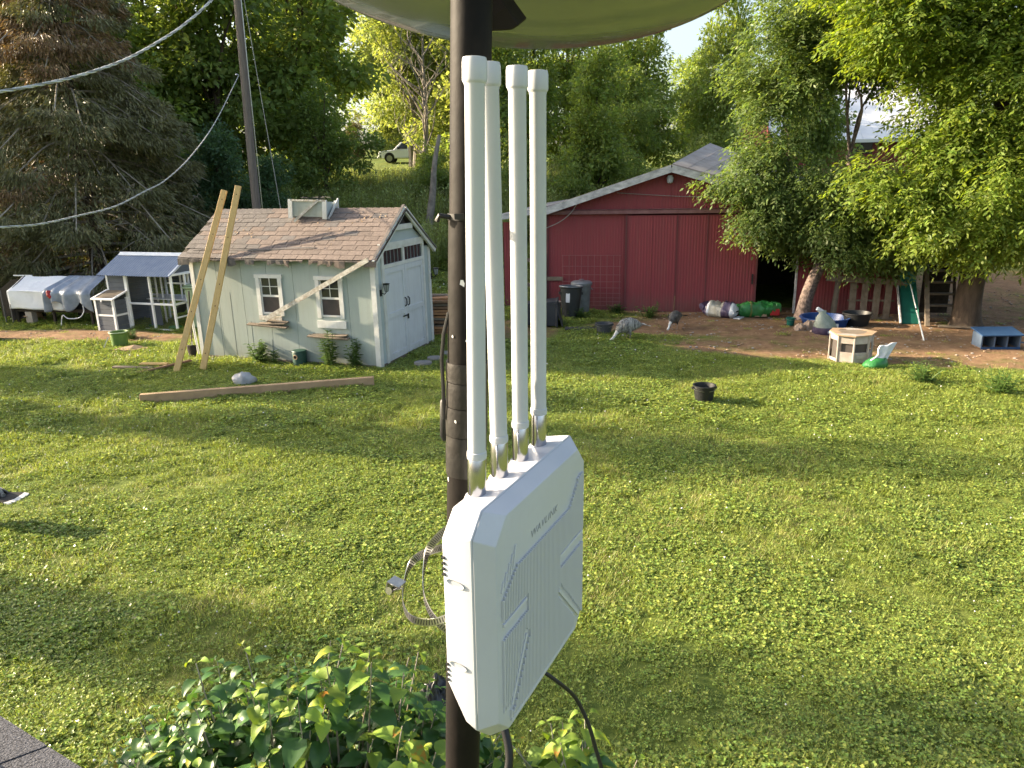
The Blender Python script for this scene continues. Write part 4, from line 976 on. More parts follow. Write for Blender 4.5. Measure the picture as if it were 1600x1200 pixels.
def woodpile():
    t = thing('wood_pile', 'stack of split and sawn boards behind the right end of the shed', 'wood pile', (-1.3, 17.1, gz(-1.3, 17.1)))
    z = 0.03
    for row in range(13):
        for k in range(2):
            a = rnd.uniform(-3.5, 3.5); y = -.35 + k * .35 + rnd.gauss(0, .03); m = ['wood_orange', 'wood_brown', 'wood_orange', 'wood_grey'][(row * 2 + k * 3 + row // 3) % 4]
            MB().box(-.75 + rnd.gauss(0, .05), .75 + rnd.gauss(0, .06), y - .13, y + .13, z, z + .05, Matrix.Rotation(R_(a), 3, 'Y') @ Matrix.Rotation(R_(a * 2), 3, 'Z')).build('board', m, t)
        z += .066
woodpile()

def small_shed_things():
    # translucent bag behind the timber
    def blob(lx, ly, lz, seed, ns=18, nr=12, amp=.25, flat=.35):
        b = MB(); off = Vector((seed * 3.1, seed * 1.7, 0))
        def fn(a, c):
            th = 2 * math.pi * a; ph = math.pi * c; v = Vector((math.sin(ph) * math.cos(th), math.sin(ph) * math.sin(th), math.cos(ph)))
            k = 1 + amp * (mnoise.noise(v * 1.7 + off) + .5 * mnoise.noise(v * 4.5 + off)); z = v.z * k * lz
            return (v.x * k * lx, v.y * k * ly, max(z, -lz * flat) + lz * flat)
        b.grid(fn, ns, nr); return b
    globals()['blob'] = blob
    tag(blob(.20, .15, .17, 1).build('plastic_bag', 'bag_clear', smooth=True, loc=(-4.78, 12.80, .03)), 'crumpled translucent plastic bag lying behind the long timber', 'plastic bag')
    tag(blob(.17, .15, .19, 4, amp=.35).build('black_bag', 'bag_black', smooth=True, loc=(-.52, 3.95, .42)), 'dark crumpled bundle half hidden behind shrub leaves at the left foot of the pole', 'bag')
    bpy.data.objects['black_bag'].scale = (.9, 1, 2.5); bpy.data.objects['black_bag'].location = (-.50, 3.8, .0)
    # stepping stones right of the shed
    for i, (x, y, r, lb) in enumerate([(-1.72, 14.0, .17, 'flat grey stepping stone nearest the shed corner'), (-1.52, 14.38, .16, 'middle flat grey stepping stone right of the shed doors'), (-1.28, 14.78, .19, 'farthest flat grey stepping stone right of the shed doors')]):
        n = 9; poly = [(r * (1 + .15 * rnd.random()) * math.cos(2 * math.pi * k / n), .7 * r * (1 + .2 * rnd.random()) * math.sin(2 * math.pi * k / n)) for k in range(n)]
        tag(MB().prism(poly, 'z', 0, .06).build('stepping_stone', 'stone', loc=(x, y, gz(x, y) + .01), bevel=.01), lb, 'stone', 'stepping stones by the shed')
    # dark green cylinder with a round opening
    t = thing('green_canister', 'dark green cylinder with a round pale rimmed opening in front of the shed wall', 'canister', (-4.16, 14.22, gz(-4.2, 14.2)), R_(-60))
    MB().lathe([(.115, 0), (.135, .02), (.14, .24), (.13, .27)], 22).build('body', 'dark_green', t, smooth=40)
    MB().lathe([(.14, .0), (.143, .012), (.13, .03), (.05, .035)], 22, (0, 0, .27)).build('lid', 'dark_green', t, smooth=40)
    h = Matrix.Rotation(R_(-8), 4, 'Z') @ Matrix.Translation((-.005, -.138, .185)) @ Matrix.Rotation(R_(90), 4, 'X')
    t.rotation_euler = (0, 0, R_(-18 + 8))
    MB().tube([(.04 * math.cos(a), .04 * math.sin(a), 0) for a in [k * .3927 for k in range(17)]], .011, 6, cap=False).xf(h).build('opening_ring', 'cardboard', t, smooth=True)
    MB().lathe([(.036, 0), (.036, .004)], 16).xf(h).build('opening', 'dark_inside', t)
    # shovel
    t = thing('shovel', 'shovel with a dark handle standing against the left end of the shed', 'shovel', (-6.62, 15.05, gz(-6.6, 15)))
    d = Vector((.06, .10, 1.35)).normalized()
    MB().tube([d * .25, d * .8], .014, 8).build('handle', 'wood_grey', t, smooth=True); MB().tube([d * .8, d * 1.38], .019, 8).build('grip', 'black_rubber', t, smooth=True)
    MB().tube([d * .18, d * .34], .018, 8).build('socket', 'steel', t, smooth=True)
    b = MB(); b.grid(lambda a, c: ((a - .5) * .2 * (1 - .5 * (1 - c) ** 3), -.02 + .03 * abs(a - .5) * 2, .0 + .27 * c), 6, 8); o = b.build('blade', 'wood_dark', t, smooth=True); o.modifiers.new('s', 'SOLIDIFY').thickness = .004
    # white downspout-like pipe at the shed's left corner
    tag(MB().tube([(0, 0, .9), (.02, .02, .3), (.05, 0, .02)], .024, 8).build('white_pipe', 'hose_white', smooth=True, loc=(-6.58, 15.16, .05)), 'white pipe standing beside the shovel at the left corner of the shed', 'pipe')
small_shed_things()

def leafy_plant(name, label, cat, loc, H, nst, spread, nleaf, L0, m, group=None, droop=.4, seed=0, wl=.5, stem='weed'):
    g = np.random.RandomState(seed + 5); t = thing(name, label, cat, loc, 0, group)
    sb = MB(); Cs, Ds, Ns, Ls = [], [], [], []
    for s in range(nst):
        a = g.rand() * 6.28; r = spread * g.rand(); top = Vector((r * math.cos(a), r * math.sin(a), H * (.6 + .4 * g.rand())))
        base = Vector((r * .3 * math.cos(a), r * .3 * math.sin(a), 0)); P = catmull([base, base.lerp(top, .5) + Vector((0, 0, .03)), top], 4)
        sb.tube(P, [.008 * (1 - .6 * i / len(P)) for i in range(len(P))], 5)
        for k in range(nleaf):
            q = .12 + .88 * (k + g.rand()) / nleaf; p = base.lerp(top, q); th = g.rand() * 6.28
            Cs.append(p); Ds.append((math.cos(th), math.sin(th), .5 - droop + .4 * (g.rand() - .5))); Ns.append((-.4 * math.cos(th), -.4 * math.sin(th), 1)); Ls.append(L0 * (.6 + .7 * g.rand()) * (1.15 - .5 * q))
    sb.build('stem', stem, t)
    o = bpy.data.objects.new('foliage', np_mesh('foliage', *leaf_quads(np.array(Cs), np.array(Ds), np.array(Ns), np.array(Ls), np.array(Ls) * wl), m)); COL.objects.link(o); o.parent = t
    return t

def shed_plants():
    for (x, y, H, n, sp, nl, L, lb, sd_) in [(-5.02, 14.42, .46, 10, .20, 20, .17, 'bushy green weed left of the dark green cylinder at the shed wall', 1), (-4.72, 14.36, .34, 4, .09, 12, .14, 'small thin weed just right of the bushy weed at the shed wall', 2),
                                   (-3.50, 13.98, .74, 8, .17, 34, .15, 'taller dark green weed below the right shed window', 3), (-3.02, 13.84, .60, 7, .13, 28, .14, 'shorter weed near the right corner of the shed wall', 4)]:
        leafy_plant('weed_plant', lb, 'weed', (x, y, gz(x, y)), H, n, sp, nl, L, 'weed', 'weeds along the shed wall', seed=sd_)
shed_plants()

# ================================================================== UTILITY POLE AND WIRES
def wires():
    t = thing('utility_pole', 'tall weathered wooden utility pole behind the shed', 'utility pole', (-7.60, 23.0, gz(-7.6, 23)))
    z = gz(-7.6, 23); MB().tube([(0, 0, -.1), (.05, 0, 4.5 - z), (.16, 0, 9.5 - z)], [.135, .12, .10], 14).build('shaft', 'pole_wood', t, smooth=True)
    MB().lathe([(.03, 0), (.05, .03), (.03, .06)], 8, (.05 - .16, -.02, 6.45 - z)).build('wire_bracket', 'metal', t)
    MB().tube([(.22, -.05, 2.2), (.24, -.06, 6.3), (.26, -.06, 8.3)], .012, 5).build('ground_wire', 'steel', t)
    def twisted(pts, r, pitch, label):
        P = catmull(pts, 26); t = thing('twisted_cable', label, 'cable', tuple(P[0])); o = P[0]; L = 0; acc = [0]
        for i in range(1, len(P)): L += (P[i] - P[i - 1]).length; acc.append(L)
        n = int(L / (pitch / 7)); Q = []
        j = 0
        for i in range(n + 1):
            s = L * i / n
            while j < len(acc) - 2 and acc[j + 1] < s: j += 1
            Q.append(P[j].lerp(P[j + 1], (s - acc[j]) / max(1e-6, acc[j + 1] - acc[j])))
        for k in range(3):
            pts2 = []
            for i, q in enumerate(Q):
                d = (Q[min(i + 1, n)] - Q[max(0, i - 1)]).normalized(); a, b, _ = frame(d); th = 2 * math.pi * i / 7 + k * 2.094
                pts2.append(q - o + (a * math.cos(th) + b * math.sin(th)) * r * .9)
            MB().tube(pts2, r * .75, 5).build('strand', 'wire_grey' if k else 'wire_dark', t, smooth=True)
    twisted([(-4.32, 5.6, 3.20), (-4.42, 6.61, 3.17), (-4.58, 7.42, 3.15), (-4.79, 8.47, 3.18), (-5.07, 9.88, 3.24), (-5.36, 11.33, 3.4), (-5.65, 12.8, 3.58), (-6.11, 15.11, 4.04), (-6.74, 18.27, 4.88), (-7.62, 22.9, 6.47)], .0072, .30, 'lower twisted cable sagging from the utility pole towards the left')
    twisted([(-3.30, 4.4, 3.98), (-3.21, 5.0, 4.08), (-3.13, 5.35, 4.16), (-3.06, 5.65, 4.24), (-2.99, 5.96, 4.34), (-2.92, 6.25, 4.45), (-2.84, 6.62, 4.62), (-2.75, 7.02, 4.83), (-2.64, 7.5, 5.14), (-2.45, 8.6, 5.9)], .0072, .26, 'upper twisted cable rising out of the top of the picture at the left')
    tag(MB().tube([(-7.31, 23.0, 8.9), (-6.52, 22.0, 2.3), (-6.35, 21.8, .9)], .010, 5).build('guy_wire', 'wire_dark'), 'thin guy wire slanting down right of the utility pole', 'wire')
wires()

# ================================================================== RED BARN
def corr(x0, x1, zb, zt, y=0.0, amp=.0045, pitch=.072, axis='x', top=None):
    b = MB(); n = max(4, int((x1 - x0) / pitch * 4)); vs = []
    for i in range(n + 1):
        x = x0 + (x1 - x0) * i / n; o = y + amp * math.sin(2 * math.pi * x / pitch); z1 = top(x) if top else zt
        z0 = min(zb, z1 - .01); vs += [(x, o, z0), (x, o, z1)] if axis == 'x' else [(o, x, z0), (o, x, z1)]
    return b.add(vs, [(2 * i, 2 * i + 2, 2 * i + 3, 2 * i + 1) for i in range(n)])

def make_barn():
    z0 = .03
    t = thing('red_barn', 'red corrugated steel barn with a sliding door, dark doorway and weathered white roof edge', 'barn', (1.2, 19.7, z0), R_(-12))
    rf = lambda x: 3.52 - (.315 * (2.93 - x) if x < 2.93 else .30 * (x - 2.93))
    def sheet(x0, x1, zb, y, top, name='wall_panel', parent=t, m='red_barn'):
        return corr(x0, x1, zb, 0, y, top=top).build(name, m, parent, smooth=60)
    DB = 8.6
    # fixed wall left of the sliding door, and gable above the track
    x = -.2
    for x1 in (.5, 1.18, 1.88): sheet(x + .002, x1, 0, .0, lambda q: 2.50); x = x1
    x = -.2
    for x1 in (.55, 1.3, 2.1, 2.93, 3.55, 4.3, 5.05, 5.8, 6.5): sheet(x + .002, x1, 2.50, -.001, lambda q: min(rf(q) - .02, 9)); x = x1
    x = 6.06
    for x1 in (6.75, 7.4, 8.05, 8.7): sheet(x + .002, x1, .02, .012, lambda q: min(rf(q) - .02, 2.48)); x = x1
    MB().box(5.0, 6.1, -.0, .03, 2.2, 2.5).build('door_header', 'red_dark', t)
    # sliding door made of four sheets
    dr = MB().box(1.86, 5.08, -.062, -.05, .05, .10).build('sliding_door', 'red_dark', t)
    x = 1.86
    for x1 in (2.5, 3.12, 3.86, 4.45, 5.08): corr(x + .003, x1 - .001, .02, 2.46, -.075).build('door_sheet', 'red_barn', dr, smooth=60); x = x1
    for x in (1.85, 5.085): MB().box(x - .02, x + .02, -.092, -.02, .01, 2.47).build('door_edge', 'red_dark', dr)
    MB().box(3.11, 3.135, -.088, -.0835, .03, 2.45).build('door_seam', 'red_dark', dr); MB().box(3.85, 3.875, -.088, -.0835, .03, 2.45).build('door_seam', 'red_dark', dr)
    MB().box(4.98, 5.02, -.11, -.09, .75, 1.0).build('handle', 'black_rubber', dr)
    MB().box(-.18, 6.3, -.14, -.03, 2.50, 2.60).box(-.18, 6.3, -.16, -.035, 2.605, 2.62).build('door_track', 'track', t, bevel=.01)
    MB().box(-.24, -.16, -.03, .06, 0, 2.62).build('corner_trim', 'red_dark', t); MB().box(6.03, 6.075, -.03, .06, 0, 2.2).build('door_jamb', 'barn_trim', t)
    # raking edge boards
    for (xa, xb, n) in ((-.35, 2.93, 3), (2.93, 8.8, 5)):
        for i in range(n):
            a = xa + (xb - xa) * i / n; b_ = xa + (xb - xa) * (i + 1) / n
            MB().bar((a, -.34, rf(a) + .06), (b_, -.34, rf(b_) + .06), .03, .17, up=(0, 0, 1)).build('rake_board', 'barn_trim', t)
    MB().bar((-1.55, -.34, 2.44), (-.36, -.34, 2.58 + .04), .03, .14, up=(0, 0, 1)).build('rake_board', 'barn_trim', t)
    # roof sheets
    for k in range(9):
        y0 = -.32 + k * .95; y1 = y0 + .945
        for (xa, xb) in ((-.36, 2.94), (2.92, 8.8)):
            za, zb_ = rf(xa) + .08 + .16 * 0, rf(xb) + .08
            v = [(xa, y0, za + .08), (xb, y0, zb_ + .08), (xb, y1, zb_ + .08), (xa, y1, za + .08)]
            MB().add(v + [(p[0], p[1], p[2] - .03) for p in v], [(0, 1, 2, 3), (7, 6, 5, 4), (0, 4, 5, 1), (1, 5, 6, 2), (2, 6, 7, 3), (3, 7, 4, 0)]).build('roof_sheet', 'barn_roof', t)
    v = [(-1.55, -.32, 2.51), (-.36, -.32, 2.68), (-.36, DB, 2.68), (-1.55, DB, 2.51)]
    MB().add(v + [(p[0], p[1], p[2] - .04) for p in v], [(0, 1, 2, 3), (7, 6, 5, 4), (0, 4, 5, 1), (1, 5, 6, 2), (2, 6, 7, 3), (3, 7, 4, 0)]).build('lean_to_roof', 'barn_roof', t)
    # higher rear roof rising behind the ridge on the right
    A, B_, C_, D_ = Vector((2.95, .0, 3.70)), Vector((4.05, 5.0, 4.33)), Vector((7.0, 5.0, 3.2)), Vector((5.6, .0, 2.93))
    for k in range(7):
        q0, q1 = k / 7, (k + .98) / 7; v = [A.lerp(D_, q0), A.lerp(D_, q1), B_.lerp(C_, q1), B_.lerp(C_, q0)]
        MB().add(v + [p - Vector((0, 0, .03)) for p in v], [(0, 1, 2, 3), (7, 6, 5, 4), (0, 4, 5, 1), (1, 5, 6, 2), (2, 6, 7, 3), (3, 7, 4, 0)]).build('rear_roof_sheet', 'barn_roof', t)
    MB().add([A, B_, (2.95, 5.0, 3.6)], [(0, 1, 2)]).build('rear_gable', 'barn_trim', t)
    # side, back and inner walls
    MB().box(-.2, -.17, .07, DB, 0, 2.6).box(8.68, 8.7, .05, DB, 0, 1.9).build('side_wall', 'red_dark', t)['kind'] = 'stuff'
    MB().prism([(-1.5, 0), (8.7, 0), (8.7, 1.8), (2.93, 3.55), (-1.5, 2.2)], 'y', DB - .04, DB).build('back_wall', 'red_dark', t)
    MB().box(4.7, 8.6, 4.0, 4.05, 0, 1.7).build('inner_wall', 'wood_dark', t)
    # lean-to on the left: red side piece, posts and an open dark bay
    corr(-1.45, -.98, 0, 2.3, .35).build('wall_panel', 'red_barn', t, smooth=60)
    for x in (-.90, -.32): MB().box(x - .05, x + .05, .0, .1, 0, 2.45).build('post', 'wood_grey', t)
    MB().box(-.95, -.3, .0, .04, 1.28, 1.38).build('gate_rail', 'wood_grey', t); MB().box(-.95, -.3, .05, .08, .62, .72).build('gate_rail', 'wood_grey', t)
    MB().box(-.20, .22, -.06, -.03, .80, .90).build('short_board', 'wood_grey', t); MB().box(-.30, -.22, -.07, -.02, .0, 1.45).build('post', 'wood_grey', t)
    # gable lamp and a slack rope below the rake
    MB().lathe([(.02, 0), (.07, .03), (.085, .14), (.05, .20)], 12, (2.9, -.14, 3.22)).build('gable_lamp', 'barn_trim', t, smooth=True)
    MB().tube(catmull([(1.6, -.05, 3.02), (3.0, -.06, 2.92), (4.4, -.06, 2.86)], 6), .008, 4).build('rope', 'wire_dark', t)
    MB().tube(catmull([(.65, -.2, 2.85), (.45, -.2, 2.55), (.15, -.2, 2.32), (-.25, -.2, 2.15)], 6), .010, 5).build('rope', 'wire_dark', t)
make_barn()

def barn_pt(x, y, z=0): 
    a = R_(-12); X = 1.2 + x * math.cos(a) - y * math.sin(a); Y = 19.7 + x * math.sin(a) + y * math.cos(a); return (X, Y, gz(X, Y) + z)

def wire_panel():
    t = thing('wire_stock_panel', 'rusty pink wire grid panel leaning on the red wall behind the grey cans', 'wire panel', barn_pt(.22, -.09, 0), R_(-12))
    for i in range(10): MB().tube([(i * .165, 0, .12), (i * .165, .03, 1.45)], .0055, 4).build('wire', 'galv', t)
    for z in (.14, .24, .34, .46, .60, .76, .94, 1.16, 1.44): MB().tube([(-.02, -.012, z), (1.52, -.012, z)], .0055, 4).build('wire', 'galv', t)
wire_panel()

def bins():
    # galvanised can with lid
    t = thing('trash_can', 'tall grey lidded trash can standing nearest the red wall', 'trash can', (1.84, 19.05, gz(1.8, 19) + .0))
    MB().lathe([(.19, 0), (.20, .02), (.245, .74), (.25, .76)], 26).build('body', 'galv_can', t, smooth=40)
    MB().lathe([(.275, .745), (.28, .80), (.24, .835), (.06, .85)], 26).build('lid', 'galv_can', t, smooth=40)
    MB().tube([(-.05, 0, .85), (-.045, 0, .885), (.045, 0, .885), (.05, 0, .85)], .010, 6).build('handle', 'galv_can', t)
    for s in (-1, 1): MB().tube([(s * .245, -.05, .66), (s * .285, -.05, .62), (s * .285, .05, .62), (s * .245, .05, .66)], .010, 5).build('handle', 'galv_can', t)
    t = thing('trash_can', 'black open trash can with a pale label, left of the grey lidded can', 'trash can', (1.50, 18.45, gz(1.5, 18.4)), rot=(R_(-3), R_(2), 0))
    MB().lathe([(.0, .02), (.19, .02), (.19, 0), (.20, 0), (.275, .76), (.30, .775), (.30, .80), (.27, .80), (.262, .76), (.19, .05), (0, .04)], 26, cap=False).build('body', 'black_can', t, smooth=40)
    MB().tube([(.285 * math.cos(a), .285 * math.sin(a), .80) for a in [k * .3927 for k in range(17)]], .018, 6, cap=False).build('rim', 'galv_can', t, smooth=True)
    b = MB(); 
    b.grid(lambda a, c: ((.262) * math.cos(R_(238 + 22 * a)), (.262) * math.sin(R_(238 + 22 * a)), .42 + .24 * c), 4, 1); b.build('label_patch', 'bag_white', t)
    for s in (-1, 1): MB().box(s * .28 - .02, s * .28 + .02, -.07, .07, .60, .66).build('handle', 'black_can', t)
    # tipped charcoal bin lying on its side
    t = thing('overturned_bin', 'charcoal wheeled bin tipped on its side on the grass', 'bin', (.62, 17.65, gz(.6, 17.6) + .30), rot=(0, 0, R_(-6)))
    b = MB(); rings = []
    for (x, h, w_, dz) in [(-.48, .44, .44, 0), (-.45, .47, .46, 0), (.48, .60, .56, .03), (.50, .64, .60, .03), (.53, .64, .60, .03), (.53, .56, .54, .03), (.10, .50, .5, .01)]:
        rings.append([(x, -w_ / 2 * 1, -h / 2 + dz), (x, w_ / 2, -h / 2 + dz), (x, w_ / 2, h / 2 + dz), (x, -w_ / 2, h / 2 + dz)])
    b.loft(rings); b.build('body', 'char_bin', t, bevel=.02, segs=2)
    MB().box(.535, .56, -.30, .30, -.30, .30, Matrix.Rotation(R_(-18), 3, 'Y')).build('lid', 'char_bin', t, bevel=.01)
    for s in (-1, 1): MB().lathe([(.10, -.025), (.11, 0), (.10, .025)], 18).xf(Matrix.Translation((-.46, s * .2, .22)) @ Matrix.Rotation(R_(90), 4, 'X')).build('wheel', 'tyre', t, smooth=True)
    t = thing('pale_drum', 'short pale grey drum behind the overturned bin', 'drum', (1.10, 18.75, gz(1.1, 18.7)))
    MB().lathe([(.18, 0), (.19, .02), (.19, .34), (.18, .36)], 22).build('body', 'galv_can', t, smooth=40); MB().lathe([(.195, .355), (.195, .385), (.17, .39)], 22).build('lid', 'dirty_white', t, smooth=40)
    # flat tray beside the tub
    tag(MB().box(-.36, .36, -.13, .13, 0, .05).build('flat_tray', 'char_bin', loc=(1.62, 16.95, gz(1.6, 17) + .02), rot=(0, 0, R_(-6)), bevel=.015), 'flat dark tray lying on the grass between the bin and the grey tub', 'tray')
    def tub(name, label, loc, r0, r1, h, m, rim=.012):
        t = thing(name, label, 'bucket', loc)
        MB().lathe([(0, .02), (r0 - .01, .02), (r0 - .01, 0), (r0, 0), (r1, h * .93), (r1 + rim, h * .94), (r1 + rim, h), (r1 - .012, h), (r0 - .014, .035), (0, .03)], 28, cap=False).build('body', m, t, smooth=40)
        for s in (-1, 1): MB().box(s * (r1 + .012) - .012, s * (r1 + .012) + .012, -.03, .03, h * .78, h * .9).build('handle_lug', m, t)
        MB().tube([((r1 + .012) * math.cos(a), -.02 - .9 * r1 * math.sin(a) * .9, h * .86 - .12 * h * math.sin(a)) for a in [k * math.pi / 12 for k in range(13)]], .004, 5).build('handle', 'steel', t)
        return t
    tub('tub', 'grey rubber tub on the grass beside the pale turkey', (2.10, 16.42, gz(2.1, 16.4)), .15, .19, .27, 'grey_tub')
    tub('bucket', 'black bucket standing alone in the middle of the lawn', (3.02, 11.20, gz(3, 11.2)), .13, .17, .28, 'black_tub')
    tub('tub', 'wide black tub by the slatted fence, right of the blue pool', (7.98, 16.85, gz(8, 16.8)), .24, .31, .30, 'black_tub')
    tub('pail', 'small teal pail by the leaning trunk', (6.52, 17.02, gz(6.5, 17)), .075, .095, .18, 'teal', .006)
    tub('dark_tub', 'dark tub cut off by the left edge of the picture', (-12.55, 17.42, gz(-12.5, 17.4)), .24, .32, .30, 'black_tub')
    # green pail by the coop, white stick and cardboard
    t = thing('green_pail', 'olive green pail in front of the chicken coop', 'pail', (-8.75, 16.30, gz(-8.7, 16.3)))
    MB().lathe([(0, .02), (.15, .02), (.15, 0), (.165, 0), (.175, .30), (.19, .31), (.19, .34), (.165, .34), (.15, .04), (0, .04)], 24, cap=False).build('body', 'green_pail', t, smooth=40)
    MB().tube([(.19 * math.cos(a), .19 * math.sin(a), .335) for a in [k * .3927 for k in range(17)]], .012, 6, cap=False).build('rim', 'green_bin', t, smooth=True)
    tag(MB().bar((0, 0, .0), (.12, .04, .24), .02, .02).build('white_stick', 'white_trim', loc=(-8.98, 16.02, .05)), 'short white stick propped against the olive green pail', 'stick')
    b = MB(); b.add([(-.36, -.14, .02), (.05, -.19, .015), (.40, -.02, .03), (.30, .14, .02), (.05, .10, .08), (-.20, .12, .03)], [(0, 1, 4, 5), (1, 2, 3, 4)]); o = b.build('cardboard_sheet', 'cardboard', loc=(-8.30, 15.85, .04)); o.modifiers.new('s', 'SOLIDIFY').thickness = .012; tag(o, 'flattened piece of cardboard on the grass beside the green pail', 'cardboard')
    # pale green wheelie bin behind the left end of the shed
    t = thing('wheelie_bin', 'pale green lidded bin between the coop and the shed', 'bin', (-7.60, 18.35, gz(-7.6, 18.3)), R_(-15))
    MB().loft([[(-.22 * k, -.24 * k, z), (.22 * k, -.24 * k, z), (.22 * k, .24 * k, z), (-.22 * k, .24 * k, z)] for z, k in ((0, 1), (.05, 1.04), (1.0, 1.3))]).build('body', 'green_bin', t, bevel=.02)
    MB().box(-.33, .33, -.36, .34, 1.0, 1.05).box(-.30, .30, -.30, .30, 1.05, 1.09).build('lid', 'green_bin', t, bevel=.02)
    for s in (-1, 1): MB().lathe([(.09, -.03), (.10, 0), (.09, .03)], 14).xf(Matrix.Translation((s * .22, .26, .1)) @ Matrix.Rotation(R_(90), 4, 'Y')).build('wheel', 'tyre', t)
bins()

# ================================================================== CHICKEN COOP AND HUTCH
def make_coop():
    t = thing('chicken_coop', 'white framed grey chicken coop with corrugated roof, wire bays and a nest box', 'coop', (-8.14, 17.9, gz(-8.2, 17.9) - .02), R_(-19))
    W, D, E_, RZ = 2.03, 1.35, 1.41, 1.80
    P = lambda x0, x1, y0, y1, z0, z1, n='frame_bar': MB().box(x0, x1, y0, y1, z0, z1).build(n, 'coop_white', t, bevel=.004)
    for x in (-W, -1.47, -.72, -.06):
        P(x, x + (.09 if x == -1.47 else .055), -.001, .05, .0, E_ - .0, 'frame_post'); 
        P(x, x + .05, D - .05, D, .0, E_, 'frame_post')
    for y in (.45, .92): P(-.052, -.004, y, y + .05, .05, E_ + .0, 'frame_post')
    for z in (.0, .64, E_ - .05):
        for (xa, xb) in ((-1.38, -.722), (-.662, -.062)):
            P(xa, xb, .004, .042, z, z + .05)
        if z < .01: P(-W + .057, -1.472, .004, .042, z, z + .05)
        for (ya, yb) in ((.052, .448), (.502, .918), (.972, D - .052)): P(-.048, -.008, ya, yb, z, z + .05)
        P(-W + .06, -.07, D - .045, D - .008, z, z + .05)
    for (ya, yb) in ((.052, .448), (.502, .918)): P(-.045, -.01, ya, yb, .32, .355)
    # boarded upper left bay and left end
    for k in range(5): MB().box(-W + .057, -1.472, .008, .03, .83 + k * .112, .83 + k * .112 + .106).build('siding_board', 'coop_grey', t)
    for k in range(12): MB().box(-W + .004, -W + .03, .055, D - .055, .06 + k * .112, .06 + k * .112 + .106).build('siding_board', 'coop_grey', t)
    # house inside, at the back
    for k in range(4): MB().box(-.75, -.1, D - .02, D - .006, .75 + k * .16, .75 + k * .16 + .15).build('siding_board', 'coop_grey', t)
    for k in range(3): MB().box(-1.40, -.82, D - .02, D - .006, .95 + k * .13, .95 + k * .13 + .12).build('siding_board', 'coop_grey', t)
    MB().box(-1.38, -.10, .55, 1.25, .68, .70).build('inner_shelf', 'coop_white', t); MB().box(-.70, -.1, .60, .64, 1.08, 1.12).build('perch', 'coop_white', t)
    for x in (-1.2, -1.02): P(x, x + .035, .70, .74, .05, 1.38, 'inner_post')
    for x in (-.45, -.2): P(x, x + .035, .75, .79, .7, 1.38, 'inner_post')
    MB().bar((-1.30, .70, .66), (-.85, .25, .07), .26, .02).build('ramp', 'coop_grey', t)
    MB().bar((-.25, .70, .64), (-.75, .9, .30), .3, .02).build('ramp', 'coop_grey', t)
    for (x, y) in ((-.95, .28), (-.25, .2)): MB().box(x - .13, x + .13, y - .1, y + .1, .03, .10).build('feed_tray', 'bag_green', t, bevel=.01)
    for k in range(4): MB().box(-.72, -.58, .62, .64, .3 + k * .1, .32 + k * .1).build('ladder_rung', 'wood_new', t)
    # gable ends
    MB().prism([(.02, E_), (D - .02, E_), (D / 2, RZ - .04)], 'x', -.045, -.025).build('gable_board', 'coop_grey', t); MB().prism([(.02, E_), (D - .02, E_), (D / 2, RZ - .04)], 'x', -W + .02, -W + .04).build('gable_board', 'coop_grey', t)
    MB().bar((.03, -.09, E_ - .045), (.03, D / 2, RZ + .0), .045, .05, up=(0, 0, 1)).build('gable_trim', 'coop_white', t); MB().bar((.03, D + .09, E_ - .045), (.03, D / 2, RZ + .0), .045, .05, up=(0, 0, 1)).build('gable_trim', 'coop_white', t)
    MB().box(-.02, .02, -.02, D + .02, E_ - .055, E_ - .005).build('gable_trim', 'coop_white', t)
    # corrugated roof sheets
    for sg in (0, 1):
        for (xa, xb) in ((-W - .14, -1.05), (-1.052, .10)):
            b = MB(); n = int((xb - xa) / .076 * 6); vs = []
            for i in range(n + 1):
                x = xa + (xb - xa) * i / n; o = .010 * math.sin(2 * math.pi * x / .076)
                y0, z0 = (-.13, E_ - .06) if sg == 0 else (D + .13, E_ - .06)
                vs += [(x, y0, z0 + o + .012), (x, D / 2, RZ + o + .012)]
            b.add(vs, [(2 * i, 2 * i + 2, 2 * i + 3, 2 * i + 1) for i in range(n)]); b.build('roof_sheet', 'coop_roof', t, smooth=80)
    MB().prism([(D / 2 - .09, RZ - .02), (D / 2, RZ + .055), (D / 2 + .09, RZ - .02), (D / 2, RZ + .035)], 'x', -W - .10, .14).build('ridge_cap', 'coop_white', t)
    # nest box
    x0, x1, y0, y1, h = -2.03, -1.42, -.46, -.002, .82
    nb = bpy.data.objects.new('nest_box', None); COL.objects.link(nb); nb.parent = t
    Q = lambda a, b_, c, d, e, f, n, m: MB().box(a, b_, c, d, e, f).build(n, m, nb, bevel=.003)
    for (xx, yy) in ((x0, y0), (x1 - .06, y0), (x0, y1 - .05), (x1 - .05, y1 - .05)): Q(xx, xx + .06, yy, yy + .05, 0, h, 'box_post', 'coop_white')
    for z in (.0, .40): Q(x0 + .062, x1 - .062, y0 + .006, y0 + .04, z, z + .045, 'box_rail', 'coop_white'); Q(x1 - .05, x1 - .01, y0 + .052, y1 - .052, z, z + .045, 'box_rail', 'coop_white')
    for k in range(3):
        for zb in (.05, .45):
            Q(x0 + .062, x1 - .062, y0 + .012, y0 + .03, zb + k * .117, zb + k * .117 + .111, 'siding_board', 'coop_grey'); Q(x1 - .035, x1 - .018, y0 + .052, y1 - .052, zb + k * .117, zb + k * .117 + .111, 'siding_board', 'coop_grey'); Q(x0 + .018, x0 + .035, y0 + .052, y1 - .052, zb + k * .117, zb + k * .117 + .111, 'siding_board', 'coop_grey')
